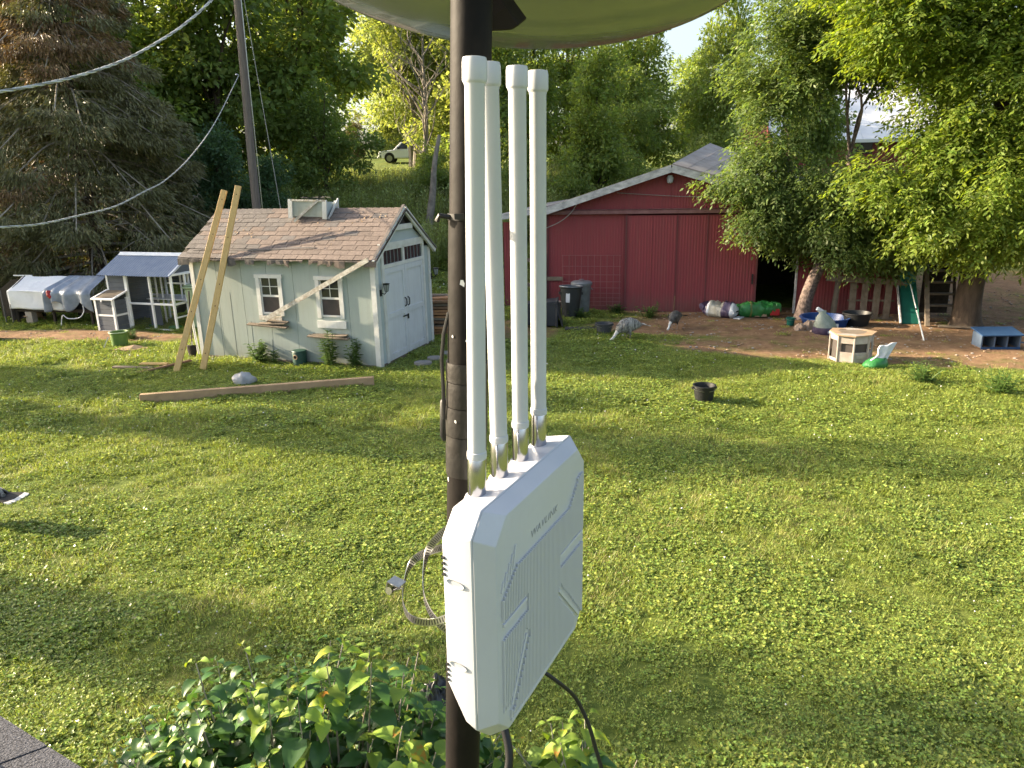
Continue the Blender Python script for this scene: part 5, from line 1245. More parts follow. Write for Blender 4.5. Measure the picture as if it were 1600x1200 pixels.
    for (a, b_, c, d) in ((x0 - .04, x1 + .04, y0 - .05, y0 - .0), (x0 - .04, x0 + .015, y0 + .002, y1), (x1 - .015, x1 + .04, y0 + .002, y1)):
        v = [(a, c), (b_, c), (b_, d), (a, d)]; zz = lambda y: h + .005 + (y - y0) * .30
        MB().add([(p[0], p[1], zz(p[1])) for p in v] + [(p[0], p[1], zz(p[1]) + .03) for p in v], [(0, 1, 2, 3), (7, 6, 5, 4), (0, 4, 5, 1), (1, 5, 6, 2), (2, 6, 7, 3), (3, 7, 4, 0)]).build('lid_frame', 'coop_white', nb)
    v = [(x0 + .017, y0 + .004), (x1 - .017, y0 + .004), (x1 - .017, y1), (x0 + .017, y1)]
    MB().add([(p[0], p[1], h + .01 + (p[1] - y0) * .30) for p in v] + [(p[0], p[1], h + .022 + (p[1] - y0) * .30) for p in v], [(0, 1, 2, 3), (7, 6, 5, 4), (0, 4, 5, 1), (1, 5, 6, 2), (2, 6, 7, 3), (3, 7, 4, 0)]).build('lid', 'wood_grey', nb)
    MB().box((x0 + x1) / 2 - .02, (x0 + x1) / 2 + .02, y0 - .065, y0 - .052, h - .05, h + .0).build('latch', 'coop_white', nb)
    # fine wire mesh over the open bays
    wm = MB()
    for (xa, xb) in ((-1.38, -.722), (-.662, -.062)):
        for (za, zb) in ((.05, .64), (.69, 1.38)):
            n = int((xb - xa) / .05)
            for i in range(1, n): x = xa + (xb - xa) * i / n; wm.box(x - .0012, x + .0012, .022, .0244, za, zb)
            n = int((zb - za) / .05)
            for i in range(1, n): z = za + (zb - za) * i / n; wm.box(xa, xb, .0196, .0216, z - .0012, z + .0012)
    wm.build('wire_mesh', 'mesh_wire', t)['kind'] = 'stuff'
make_coop()

def make_hutch():
    t = thing('rabbit_hutch', 'low animal pen covered by a white tarp, standing left of the chicken coop', 'pen', (-13.0, 19.30, gz(-13, 19.3)), R_(-13))
    L, D = 2.45, .95
    for x in (.05, 1.2, 2.35):
        for y in (.06, D - .06): MB().box(x - .03, x + .03, y - .03, y + .03, 0, .80).build('leg', 'wood_dark', t)
    for y in (.06, D - .06): MB().box(0, L, y - .025, y + .025, .33, .38).build('rail', 'wood_dark', t)
    MB().box(.03, L - .03, .03, D - .03, .385, .41).build('floor', 'wood_dark', t); MB().box(.35, .55, .0, .16, 0, .33).build('pale_support', 'dirty_white', t)
    def fn(a, c):   # c runs from front bottom up over the eave to the ridge and back
        x = -.06 + 1.68 * a + .02 * math.sin(c * 7)
        if c < .42: q = c / .42; y, z = -.04 - .015 * math.sin(q * 3 + a * 6), .40 + .47 * q + .015 * math.sin(a * 5)
        elif c < .8: q = (c - .42) / .38; y, z = -.04 + q * .62, .87 + .32 * q - .02 * math.sin(math.pi * q)
        else: q = (c - .8) / .2; y, z = .58 + q * .5, 1.19 - .30 * q
        n = mnoise.noise(Vector((x * 2, z * 3, y * 3))) * .018; return (x, y + n, z + n)
    o = MB().grid(fn, 26, 26).build('white_tarp', 'tarp_white', t, smooth=25); o.modifiers.new('s', 'SOLIDIFY').thickness = .004
    for k in range(5): MB().box(-.95 + .22 * k, -.93 + .22 * k, -.02, .0, .05, .88).build('wire_upright', 'mesh_wire', t)
    # dark screened end at the left
    MB().prism([(-.04, .1), (D, .1), (D, .9), (.58, 1.2), (-.04, .85)], 'x', -.03, -.012).build('dark_screen', 'screen', t)
    MB().prism([(-.85, .06), (-.02, .06), (-.02, 1.12), (-.35, 1.10), (-.85, .80)], 'y', .45, .47).build('dark_screen', 'wood_dark', t)
    MB().box(-.4, .2, .58, .60, 1.18, 1.21).build('pole', 'tarp_white', t)
    # grey tarp with hanging folds, draped over the right half
    def f2(a, c):
        x = 1.10 + 1.42 * a; fold = math.sin(a * 26 + 2.2 * math.sin(a * 5)) ; hang = .22 + .30 * (0.5 + .5 * math.sin(a * 13 + 1.0)) * (1 - .2 * a)
        xs = x + (.45 * max(0, (c - .42) / .58)) * (1 - a) * .9
        if c < .42: q = c / .42; y, z = -.10 - .065 * fold * (1 - q * .5) - .02, .87 - hang * (1 - q) - .03 + .03 * fold * (1 - q)
        elif c < .85: q = (c - .42) / .43; y, z = -.09 + q * .67, .90 + .31 * q + .028 * fold * (1 - q * .5)
        else: q = (c - .85) / .15; y, z = .58 + q * .4, 1.21 - .2 * q
        return (xs, y, z + .012)
    tt = thing('grey_tarp', 'blue grey tarp with hanging folds draped over the right half of the low pen', 'tarp', (-13.0, 19.30, gz(-13, 19.3)), R_(-13))
    o = MB().grid(f2, 90, 22).build('sheet', 'tarp_grey', tt, smooth=True); o.modifiers.new('s', 'SOLIDIFY').thickness = .004
    MB().tube(catmull([(1.30, -.10, .90), (1.34, -.14, .80), (1.40, -.13, .74)], 4), [.05, .06, .05] * 3, 8).build('red_cord_bundle', 'bag_red', tt, smooth=True)
    tag(MB().tube(catmull([(1.60, -.2, .02), (1.72, -.22, .30), (1.85, -.2, .22), (2.15, -.16, .24), (2.30, -.14, .40), (2.28, -.12, .55)], 8), .012, 6).build('bent_pipe', 'tarp_white', loc=(-13.0, 19.30, gz(-13, 19.3)), rot=(0, 0, R_(-13)), smooth=True), 'thin bent pale pipe hanging below the grey tarp', 'pipe')
make_hutch()

# ================================================================== BIRDS
def sweep(b, pts, rad, n=14, sub=5, wide=1.0):
    P = catmull([Vector(p) for p in pts], sub); k = len(P); Rr = []
    for i in range(k):
        q = i / (k - 1) * (len(rad) - 1); j = min(int(q), len(rad) - 2); f_ = q - j; f_ = f_ * f_ * (3 - 2 * f_); Rr.append(rad[j] * (1 - f_) + rad[j + 1] * f_)
    rings = []
    for i, p in enumerate(P):
        d = (P[min(i + 1, k - 1)] - P[max(i - 1, 0)]).normalized(); s_ = Vector((0, 1, 0)); u = s_.cross(d).normalized()
        rings.append([p + s_ * math.cos(2 * math.pi * j / n) * Rr[i] * wide + u * math.sin(2 * math.pi * j / n) * Rr[i] for j in range(n)])
    return b.loft(rings)

def make_bird(name, label, cat, loc, rz, scale, body_m, head_m, tail_m, tip_m, pecking=True, comb=None):
    t = thing(name, label, cat, loc, rz, scale=scale)
    b = MB(); b.m = 0
    if pecking:
        sp = [(-.30, 0, .36), (-.20, 0, .365), (-.06, 0, .36), (.08, 0, .335), (.18, 0, .29), (.25, 0, .23)]; rd = [.03, .10, .155, .16, .115, .06]
        nk = [(.24, 0, .24), (.30, 0, .17), (.345, 0, .11), (.375, 0, .075), (.40, 0, .06)]; hp = Vector((.395, 0, .065)); bd = Vector((.7, 0, -.7))
    else:
        sp = [(-.30, 0, .33), (-.20, 0, .34), (-.06, 0, .35), (.08, 0, .36), (.17, 0, .40), (.21, 0, .46)]; rd = [.03, .10, .155, .155, .10, .055]
        nk = [(.20, 0, .45), (.225, 0, .53), (.235, 0, .60), (.24, 0, .64), (.245, 0, .66)]; hp = Vector((.25, 0, .66)); bd = Vector((1, 0, -.15))
    sweep(b, sp, rd, 16, 5, .82)
    for s in (-1, 1):     # thighs and shanks with a backward hock, three toes
        sweep(b, [(-.02, s * .07, .30), (.0, s * .075, .22), (-.035, s * .075, .15)], [.075, .05, .02], 8, 3)
    b.m = 1; sweep(b, nk, [.05, .032, .028, .03, .027], 10, 4, .9)
    hd = MB(); o = len(b.v)
    b.grid(lambda a, c: tuple(hp + Vector((.038 * math.cos(2 * math.pi * a) * math.sin(math.pi * c) , .028 * math.sin(2 * math.pi * a) * math.sin(math.pi * c), .032 * math.cos(math.pi * c)))), 10, 8)
    b.m = 2
    b.tube([hp + bd.normalized() * .028, hp + bd.normalized() * .06], [.011, .002], 6)
    for s in (-1, 1):
        b.tube([(-.035, s * .075, .16), (.0, s * .075, .02)], [.012, .010], 6)
        for a in (-.5, 0, .5, math.pi): b.tube([(.0, s * .075, .018), (.055 * math.cos(a), s * .075 + .055 * math.sin(a), .006)], [.010, .005], 5)
    b.m = 3
    for s in (-1, 1):
        b.grid(lambda a, c, s=s: tuple(hp + Vector((.014, s * .0265, .008)) + Vector((.006 * math.cos(6.283 * a) * math.sin(math.pi * c), .003 * math.sin(6.283 * a) * math.sin(math.pi * c), .006 * math.cos(math.pi * c)))), 6, 4)
    b.build('body', [body_m, head_m, 'stone_tan', 'black_rubber'], t, smooth=True)
    for s in (-1, 1):     # folded wings: overlapping feather layers
        w_ = MB()
        def fn(a, c, s=s): 
            x = .16 - .44 * a; h = .10 * math.sin(math.pi * min(1, .12 + a * .75)) + .01; z = .36 + (c - .5) * 2 * h - .06 * a * (1 if not pecking else .2); y = s * (.135 * (1 - ((c - .5) * 1.5) ** 2 * .5) * (1 - .55 * max(0, a - .35)) + .004)
            return (x, y, z)
        w_.grid(fn, 10, 6); o = w_.build('wing', body_m, t, smooth=True); o.modifiers.new('s', 'SOLIDIFY').thickness = .012
    for k in range(5):
        a = (k - 2) * .10; p0 = Vector((-.24, a * .3, .36)); d = Vector((-1, a * 1.2, -.22 if pecking else .05)).normalized(); s_ = Vector((0, 1, .1 * (k - 2))) * .035
        v = [p0 - s_ * .5, p0 + s_ * .5, p0 + d * .20 + s_, p0 + d * .20 - s_]; tip = [p0 + d * .20 - s_, p0 + d * .20 + s_, p0 + d * .26 + s_ * .6, p0 + d * .26 - s_ * .6]
        q = MB(); up = Vector((0, 0, .004 + .004 * abs(k - 2))); q.m = 0; q.add(v + [x + up for x in v], [(0, 1, 2, 3), (7, 6, 5, 4), (0, 4, 5, 1), (1, 5, 6, 2), (2, 6, 7, 3), (3, 7, 4, 0)]); q.m = 1; q.add(tip + [x + up for x in tip], [(0, 1, 2, 3), (7, 6, 5, 4), (0, 4, 5, 1), (1, 5, 6, 2), (2, 6, 7, 3), (3, 7, 4, 0)])
        q.build('tail_feather', [tail_m, tip_m], t)
    if comb: MB().add([hp + Vector((-.02, 0, .028)), hp + Vector((-.01, 0, .06)), hp + Vector((.005, 0, .045)), hp + Vector((.015, 0, .055)), hp + Vector((.03, 0, .02)), hp + Vector((.0, .004, .02))], [(0, 1, 2, 5), (2, 3, 4, 5)]).build('comb', comb, t)
    return t
make_bird('turkey', 'pale barred turkey pecking at the grass beside the grey tub', 'turkey', (2.52, 15.72, gz(2.5, 15.7)), R_(200), 1.0, 'turkey', 'feather_white', 'turkey', 'feather_white')
make_bird('turkey', 'dark turkey with a white head pecking on the bare earth before the barn door', 'turkey', (3.78, 16.85, gz(3.8, 16.8)), R_(232), .85, 'turkey_dark', 'feather_white', 'feather_black', 'feather_black')
make_bird('turkey', 'turkey at the left edge of the picture, only its dark white-tipped tail showing', 'turkey', (-5.62, 7.30, gz(-5.6, 7.3)), R_(168), .95, 'turkey', 'feather_white', 'feather_black', 'feather_white')
bpy.data.objects['turkey.002'].rotation_euler = (0, R_(6), R_(168))
make_bird('hen', 'black hen pecking under the left end of the white tarp', 'hen', (-13.02, 19.55, gz(-13, 19.5)), R_(-10), .62, 'feather_black', 'feather_black', 'feather_black', 'feather_black', comb='comb_red')
make_bird('hen', 'tan hen beneath the white tarp, right of the black hen', 'hen', (-12.55, 19.45, gz(-12.5, 19.4)), R_(60), .62, 'feather_tan', 'feather_tan', 'feather_tan', 'feather_black', comb='comb_red')

# ================================================================== THINGS BEFORE THE BARN, RIGHT SIDE
def sack(lx, ly, lz, seed, ns=44, nr=26, amp=.16):
    b = MB(); off = Vector((seed * 2.3, seed, 0))
    def fn(a, c):
        x = (a * 2 - 1); th = 2 * math.pi * c; e = (1 - abs(x) ** 4) ** .5 if abs(x) < 1 else 0; w_ = 1 - .12 * abs(x) ** 3
        sx = math.copysign(abs(math.cos(th)) ** .7, math.cos(th)); sz = math.copysign(abs(math.sin(th)) ** .9, math.sin(th))
        v = Vector((x * lx, sx * ly * w_, sz * lz * max(.06, e))); n = mnoise.noise(Vector((x * 2.4, sx * 1.5, sz * 1.5)) + off)
        n2 = mnoise.noise(Vector((x * 9, sx * 5, sz * 5)) + off); return (v.x + .01 * n2, v.y * (1 + amp * n + .07 * n2), v.z * (1 + 2 * amp * n + .22 * n2) + .03 * n)
    b.grid(fn, ns, nr); b.v = [(x, y, max(z, -lz * .8)) for x, y, z in b.v]; return b, ns, nr

def paint_sack(b, ns, nr, bands):
    """material index along the length: bands = [(limit, index)]"""
    b.mi = []
    for i in range(ns):
        for j in range(nr):
            a = (i + .5) / ns; m = bands[-1][1]
            for lim, k in bands:
                if a < lim: m = k; break
            b.mi.append(m)

def right_side():
    b, ns, nr = sack(.44, .24, .13, 1); paint_sack(b, ns, nr, [(.16, 0), (.22, 1), (.62, 2), (.86, 0), (1, 1)])
    t = thing('feed_bag', 'purple and cream feed bag lying beside the green bag at the barn door', 'feed bag', (5.22, 18.18, gz(5.2, 18.2) + .17), R_(-38), scale=(.95, 1.1, 1.5))
    b.build('sack', ['bag_purple', 'bag_white', 'bag_cream'], t, smooth=True)
    MB().box(.40, .58, -.16, .10, -.10, -.085).build('open_flap', 'bag_white', t); MB().box(-.52, -.36, -.22, .22, .0, .10, Matrix.Rotation(R_(25), 3, 'Y')).build('crumpled_end', 'bag_purple', t, bevel=.03)
    b, ns, nr = sack(.52, .22, .14, 2); paint_sack(b, ns, nr, [(.28, 0), (.32, 1), (.74, 0), (1, 0)])
    t = thing('feed_bag', 'bright green plastic bag with red print lying in front of the dark doorway', 'feed bag', (6.08, 18.15, gz(6.1, 18.1) + .17), R_(2), scale=(.95, 1.1, 1.4))
    b.build('sack', ['bag_green', 'leaf_light'], t, smooth=True)
    MB().box(.28, .52, -.225, -.20, -.08, .03).build('red_print', 'bag_red', t); MB().box(-.1, .2, -.20, -.17, -.10, -.02).build('cardboard_patch', 'cardboard', t); MB().box(.42, .60, -.18, .18, -.06, .12).build('crumpled_end', 'bag_green', t, bevel=.04)
    tag(MB().box(-.012, .012, -.008, .008, 0, .46, Matrix.Rotation(R_(2), 3, 'Y')).build('wooden_stake', 'wood_brown', loc=(4.17, 18.72, gz(4.2, 18.7))), 'thin wooden stake standing in front of the red door', 'stake')
    # sage and purple feed bag standing by the stones
    t = thing('feed_bag', 'slumped feed bag with purple base and pale gathered top beside the tan stones', 'feed bag', (6.93, 16.02, gz(6.9, 16)), 0)
    b = MB(); rings = []
    for (z, w_, d) in [(0, .24, .17), (.05, .27, .2), (.16, .25, .19), (.28, .21, .15), (.38, .15, .11), (.46, .07, .06), (.52, .10, .03)]:
        rings.append([(w_ * math.cos(a) * (1 + .12 * math.sin(3 * a + z * 9)) - z * .22, d * math.sin(a) * (1 + .1 * math.cos(4 * a + z * 5)), z) for a in [2 * math.pi * k / 18 for k in range(18)]])
    b.loft(rings); b.mi = [(1 if i < 18 * 2 else 0) for i in range(18 * 6)] + [0, 0]; b.build('sack', ['bag_sage', 'bag_purple'], t, smooth=True)
    MB().box(-.26, -.04, -.03, .03, .47, .56, Matrix.Rotation(R_(32), 3, 'Y')).build('gathered_top', 'bag_white', t, bevel=.02); MB().box(-.04, .08, -.215, -.20, .05, .10).build('print_patch', 'bag_white', t)
    # stones / crumpled brown sacks
    for (x, y, sx, sy, sz, s, lb) in [(6.78, 16.50, .17, .15, .16, 3, 'larger tan stone beside the sage feed bag'), (6.52, 16.42, .12, .10, .12, 5, 'smaller tan stone left of the larger one'), (6.72, 16.22, .06, .05, .04, 7, 'small grey stone in front of the tan stones')]:
        tag(blob(sx, sy, sz, s, amp=.4, ns=12, nr=8).build('stone', 'stone_tan', loc=(x, y, gz(x, y) - .01)), lb, 'stone')
    # blue pool
    t = thing('kiddie_pool', 'shallow blue plastic pool behind the sage feed bag', 'pool', (7.28, 16.95, gz(7.3, 17)), 0)
    MB().lathe([(0, .02), (.42, .02), (.45, 0), (.47, .0), (.52, .17), (.55, .18), (.55, .20), (.50, .20), (.44, .04), (0, .035)], 36, cap=False).build('shell', 'blue_plastic', t, smooth=40)
    tag(MB().box(-.03, .03, -.012, .012, 0, .22).build('white_post', 'white_trim', loc=(7.15, 15.98, gz(7.1, 16))), 'short white stick upright right of the sage feed bag', 'stick')
    # octagonal pet house with a cardboard top
    t = thing('pet_house', 'dirty white octagonal plastic pen with window openings and cardboard on top', 'pet house', (6.44, 13.72, gz(6.4, 13.7)), R_(8))
    n = 8; R0, H = .355, .50
    def pt(i, r=R0, sx=1.05): a = 2 * math.pi * (i + .5) / n - math.pi / 2; return Vector((r * math.cos(a) * sx, r * math.sin(a), 0))
    for i in range(n):
        a, c = pt(i), pt(i + 1); o = ((a + c) / 2).normalized() * .012
        def slab(z0, z1, q0=0, q1=1, m='dirty_white', name='side_panel', out=1.0):
            p, q = a.lerp(c, q0), a.lerp(c, q1); v = [p + Vector((0, 0, z0)), q + Vector((0, 0, z0)), q + Vector((0, 0, z1)), p + Vector((0, 0, z1))]
            v = [x + o * (out - 1) for x in v]; MB().add(v + [x - o for x in v], [(0, 1, 2, 3), (7, 6, 5, 4), (0, 4, 5, 1), (1, 5, 6, 2), (2, 6, 7, 3), (3, 7, 4, 0)]).build(name, m, t, bevel=.004)
        if i in (5,): slab(0, .06); slab(.40, H)       # dark doorway side
        else:
            slab(0, .20); slab(.36, H); slab(.20, .36, 0, .08); slab(.20, .36, .92, 1)
            if i in (0, 7, 1): slab(.08, .16, .2, .8, 'dirty_white', 'moulded_panel', 2.0)
        MB().tube([pt(i, R0 + .004), pt(i, R0 + .004) + Vector((0, 0, H))], .016, 6).build('corner_rib', 'dirty_white', t)
    MB().prism([tuple(pt(i, R0 - .035)[:2]) for i in range(n)], 'z', .03, .44).build('shade_liner', 'screen', t)  # added dark liner standing in for the shade behind the windows
    v = [pt(i, R0 + .03) + Vector((0, 0, H + .005)) for i in range(n)]; MB().add(v + [x + Vector((0, 0, .03)) for x in v] , [tuple(range(n)), tuple(range(n, 2 * n))] + [(i, (i + 1) % n, (i + 1) % n + n, i + n) for i in range(n)]).build('roof_rim', 'dirty_white', t)
    v = [pt(i, R0 + .045 + .02 * math.sin(i * 2.1)) + Vector((.0, .0, H + .038 + .015 * math.sin(i * 1.7))) for i in range(n)]; vi = [p * .62 + Vector((0, 0, (H + .045) * .38)) for p in v]
    o = MB().add(v + vi, [(i, (i + 1) % n, (i + 1) % n + n, i + n) for i in range(n)]).build('cardboard_top', 'cardboard', t); o.modifiers.new('s', 'SOLIDIFY').thickness = .02
    MB().add([p + Vector((0, 0, -.002)) for p in vi], [tuple(range(n))]).build('cardboard_flap', 'wood_grey', t)
    # white and green bag leaning by the pet house
    t = thing('plastic_bag', 'bag with a green base and tall white folded top beside the pet house', 'plastic bag', (6.62, 13.05, gz(6.6, 13)), 0)
    b = MB(); rings = []
    for (z, w_, d, x0) in [(0, .21, .12, 0), (.05, .23, .15, 0), (.13, .19, .13, 0.02), (.19, .13, .07, .05)]:
        rings.append([(x0 + w_ * math.cos(a) * (1 + .1 * math.sin(3 * a)), d * math.sin(a), z) for a in [2 * math.pi * k / 16 for k in range(16)]])
    b.loft(rings); b.build('green_base', 'bag_green', t, smooth=True)
    b = MB(); b.grid(lambda a, c: (-.12 + .28 * a + .20 * c + .05 * (1 - a) * math.sin(c * 5), -.05 + .08 * a * c + .02 * math.sin(a * 9), .14 + .27 * c + .05 * a * c), 10, 10); o = b.build('white_top', 'bag_white', t, smooth=True); o.modifiers.new('s', 'SOLIDIFY').thickness = .03
    # blue nesting box with three openings
    t = thing('nesting_box', 'low blue roofed nesting box with three openings at the right edge', 'nesting box', (9.66, 14.42, gz(9.7, 14.4)), R_(-4))
    MB().box(-.40, .40, -.24, .24, .31, .335, Matrix.Rotation(R_(10), 3, 'X')).build('roof', 'blue_box', t, bevel=.004)
    for x in (-.36, -.12, .12, .36): MB().box(x - .014, x + .014, -.17, .17, 0.03, .30).build('divider', 'blue_pale', t)
    MB().box(-.374, .374, -.185, -.172, .0, .045).build('front_rail', 'blue_box', t); MB().box(-.37, .37, .172, .19, .03, .30).build('back_board', 'wood_dark', t); MB().box(-.345, .345, -.165, .165, .005, .028).build('floor', 'wood_brown', t)
    MB().bar((.37, -.1, .12), (.75, -.14, .10), .02, .03).build('perch_rail', 'blue_pale', t)
    # white pole with a green net hoop
    t = thing('hoop_net', 'green hooped net on a long white pole propped against the slide', 'net', (8.54, 15.02, gz(8.5, 15)))
    a = Vector((0, 0, .0)); e = Vector((-.06, 1.25, 1.20)); a = Vector((0, 0, .02)); 
    P1 = Vector((.0, 1.2, 1.02))
    P0 = Vector((0.02, 0, .03)); P1 = Vector((.42, 1.55, 1.0)); mid = P0.lerp(P1, .52)
    MB().tube([P0, mid], .016, 8).build('pole', 'hose_white', t, smooth=True); MB().tube([mid, P1], .012, 8).build('pole', 'hose_white', t, smooth=True); MB().tube([mid - (P1 - P0).normalized() * .03, mid + (P1 - P0).normalized() * .03], .020, 8).build('pole_joint', 'black_rubber', t)
    MB().tube([P1 + Vector((.17 * math.cos(x), .12 * math.sin(x) + .1, .13 * math.sin(x) + .10)) for x in [k * .3927 for k in range(17)]], .009, 6, cap=False).build('hoop', 'teal', t, smooth=True)
    b = MB()
    b.grid(lambda u, c: tuple(P1 + Vector((.17 * math.cos(6.283 * u) * (1 - c * .8), .12 * math.sin(6.283 * u) * (1 - c * .8) + .1 + .1 * c, .13 * math.sin(6.283 * u) * (1 - .8 * c) + .10 - .12 * c))), 16, 5); b.build('net', 'teal', t)
    # wooden play structure: posts, rail, slats, green slide, ladder
    t = thing('play_set', 'weathered wooden play set with pallet slats, a teal slide and a plank ladder', 'play set', (7.86, 17.78, gz(8, 17.7)), R_(-13), scale=(.86, 1, 1))
    MB().tube([(-.05, -.05, 0), (.03, -.05, 1.15)], [.085, .07], 12).build('post', 'wood_grey', t, smooth=True)
    MB().bar((-.32, -.15, .98), (1.75, -.15, .88), .05, .13, up=(0, 0, 1)).build('top_rail', 'wood_grey', t)
    for k, x in enumerate((.42, .72, 1.03, 1.32)): MB().box(x - .085, x + .085, -.11, -.085, .0, .86, Matrix.Rotation(R_(rnd.uniform(-1.5, 1.5)), 3, 'Y')).build('slat', 'wood_grey', t)
    MB().box(.30, 1.5, -.08, -.045, .42, .46).box(.30, 1.5, -.08, -.045, .0, .05).build('slat_rail', 'wood_grey', t)['kind'] = 'stuff'
    b = MB(); 
    b.loft([[(1.56 + dx * .0 + k, -.40 - .0 * q + 1.0 * q - .3, .02 + 1.35 * q + (.07 if k in (0, .42) else 0)) for k in (0, .02, .40, .42)] + [(1.56 + k, -.40 + 1.0 * q - .27, .0 + 1.35 * q) for k in (.42, .40, .02, 0)] for q, dx in ((0, 0), (.15, 0), (.5, 0), (1, 0))]); b.build('slide', 'teal', t)
    MB().bar((1.53, -.70, .02), (1.50, .30, 1.4), .03, .09).build('slide_side', 'barn_trim', t)
    MB().bar((2.10, -.95, 0), (2.22, .1, 1.5), .10, .10).build('leaning_post', 'wood_grey', t)
    for x in (2.28, 2.95): MB().bar((x, -.35, 0), (x + .02, .25, 1.5), .05, .09).build('ladder_rail', 'wood_dark', t)
    for k in range(6): q = .06 + k * .17; MB().box(2.30, 2.96, -.37 + .6 * q, -.20 + .6 * q, 1.5 * q, 1.5 * q + .04).build('ladder_step', 'wood_grey', t)
    MB().box(2.3, 3.0, .35, .40, .1, 1.25).build('back_board', 'wood_dark', t)
    MB().bar((3.05, -.1, 0), (3.20, .1, 2.2), .10, .10).build('dark_post', 'wood_dark', t)
    MB().bar((2.35, -.95, .03), (3.3, -1.1, .03), .08, .04, up=(0, 0, 1)).build('ground_board', 'wood_grey', t)
right_side()

# ================================================================== VEHICLE FAR BEHIND
def make_truck():
    t = thing('pickup_truck', 'white pickup truck parked on the far lawn, partly hidden by bushes', 'pickup truck', (-11.45, 70.0, gz(-11.4, 70) - .02), R_(0))
    b = MB(); W = .95
    b.prism([(0, .50), (.05, .95), (.25, 1.06), (1.45, 1.14), (5.7, 1.14), (5.75, .55), (5.2, .45), (.4, .40)], 'y', -W, W); b.build('body', 'truck_white', t, bevel=.06, segs=2)
    b = MB(); b.loft([[(1.35, -W + .04, 1.13), (4.0, -W + .04, 1.13), (4.0, W - .04, 1.13), (1.35, W - .04, 1.13)], [(2.05, -W + .16, 1.78), (3.75, -W + .16, 1.80), (3.75, W - .16, 1.80), (2.05, W - .16, 1.78)]]); b.build('cab', 'truck_white', t, bevel=.05, segs=2)
    for (x0, x1, x2, x3) in ((1.70, 2.62, 2.62, 2.16), (2.72, 3.75, 3.62, 2.72)):
        MB().add([(x0, -W + .025, 1.20), (x1, -W + .025, 1.20), (x2, -W + .135, 1.70), (x3, -W + .135, 1.70)], [(0, 1, 2, 3)]).build('side_window', 'glass_dark', t)
    MB().add([(1.38, -W + .15, 1.20), (1.38, W - .15, 1.20), (2.0, W - .24, 1.72), (2.0, -W + .24, 1.72)], [(0, 1, 2, 3)]).build('windscreen', 'glass_dark', t)
    for x in (1.0, 4.6):
        for s in (-1, 1):
            w_ = MB().lathe([(.30, -.12), (.40, -.10), (.41, .10), (.30, .12)], 22).xf(Matrix.Translation((x, s * (W - .10), .41)) @ Matrix.Rotation(R_(90), 4, 'X')).build('wheel', 'tyre', t, smooth=40)
            MB().lathe([(.02, .0), (.24, .02), (.26, -.02)], 14).xf(Matrix.Translation((x, s * (W + .03), .41)) @ Matrix.Rotation(R_(90 * s), 4, 'X')).build('rim', 'rim', w_)
            MB().lathe([(.45, -.02), (.45, .02)], 22).xf(Matrix.Translation((x, s * (W - .008), .47)) @ Matrix.Rotation(R_(90), 4, 'X')).build('wheel_arch', 'black_rubber', t)
    MB().box(-.08, .10, -W + .03, W - .03, .42, .62).build('bumper', 'rim', t, bevel=.03)
    for s in (-1, 1): MB().box(-.01, .10, s * .7 - .16, s * .7 + .16, .72, .92).build('headlight', 'lamp_glass', t)
    MB().box(1.75, 1.95, -W - .18, -W + .01, 1.18, 1.34).build('mirror', 'black_rubber', t)
make_truck()

def far_barn():
    t = thing('far_barn', 'far red building with a bright white metal roof showing through the trees', 'building', (15.6, 45.0, 2.45), R_(-4))
    L, D = 9.5, 9.0
    for k in range(10): corr(k * L / 10 + .005, (k + 1) * L / 10, -.3, 2.75, 0, .012, .25).build('wall_panel', 'red_barn', t)
    MB().prism([(0, -.3), (D, -.3), (D, 2.75), (D / 2, 6.1), (0, 2.75)], 'x', -.03, 0).build('end_wall', 'red_barn', t); MB().prism([(0, -.3), (D, -.3), (D, 2.75), (D / 2, 6.1), (0, 2.75)], 'x', L, L + .03).build('end_wall', 'red_barn', t)
    for sg in (0, 1):
        for k in range(14):
            x0, x1 = -.3 + k * (L + .6) / 14, -.3 + (k + .985) * (L + .6) / 14; ya, yb = (-.45, D / 2) if sg == 0 else (D + .45, D / 2)
            v = [(x0, ya, 2.55), (x1, ya, 2.55), (x1, yb, 6.25), (x0, yb, 6.25)]; MB().add(v + [(p[0], p[1], p[2] + .05) for p in v], [(0, 1, 2, 3), (7, 6, 5, 4), (0, 4, 5, 1), (1, 5, 6, 2), (2, 6, 7, 3), (3, 7, 4, 0)]).build('roof_sheet', 'white_roof', t)
    MB().box(-.3, L + .3, -.47, -.455, 2.5, 2.68).build('fascia', 'white_roof', t)
    for x in (.9, 4.5): MB().box(x, x + .9, -.04, -.015, 1.9, 2.6).build('window', 'glass_dark', t)
far_barn()

# ================================================================== TREES
def limb(b, a, c, r0, r1, g, n=4, sub=4, wob=.12, sides=7, sag=0.0):
    a = Vector(a); c = Vector(c); L = (c - a).length; P = [a]
    for i in range(1, n): P.append(a.lerp(c, i / n) + Vector((g.randn() * wob * L * .3, g.randn() * wob * L * .3, g.randn() * wob * L * .15 + sag * L * math.sin(math.pi * i / n))))
    P.append(c); Q = catmull(P, sub); k = len(Q); b.tube(Q, [r0 + (r1 - r0) * i / (k - 1) for i in range(k)], sides); return Q

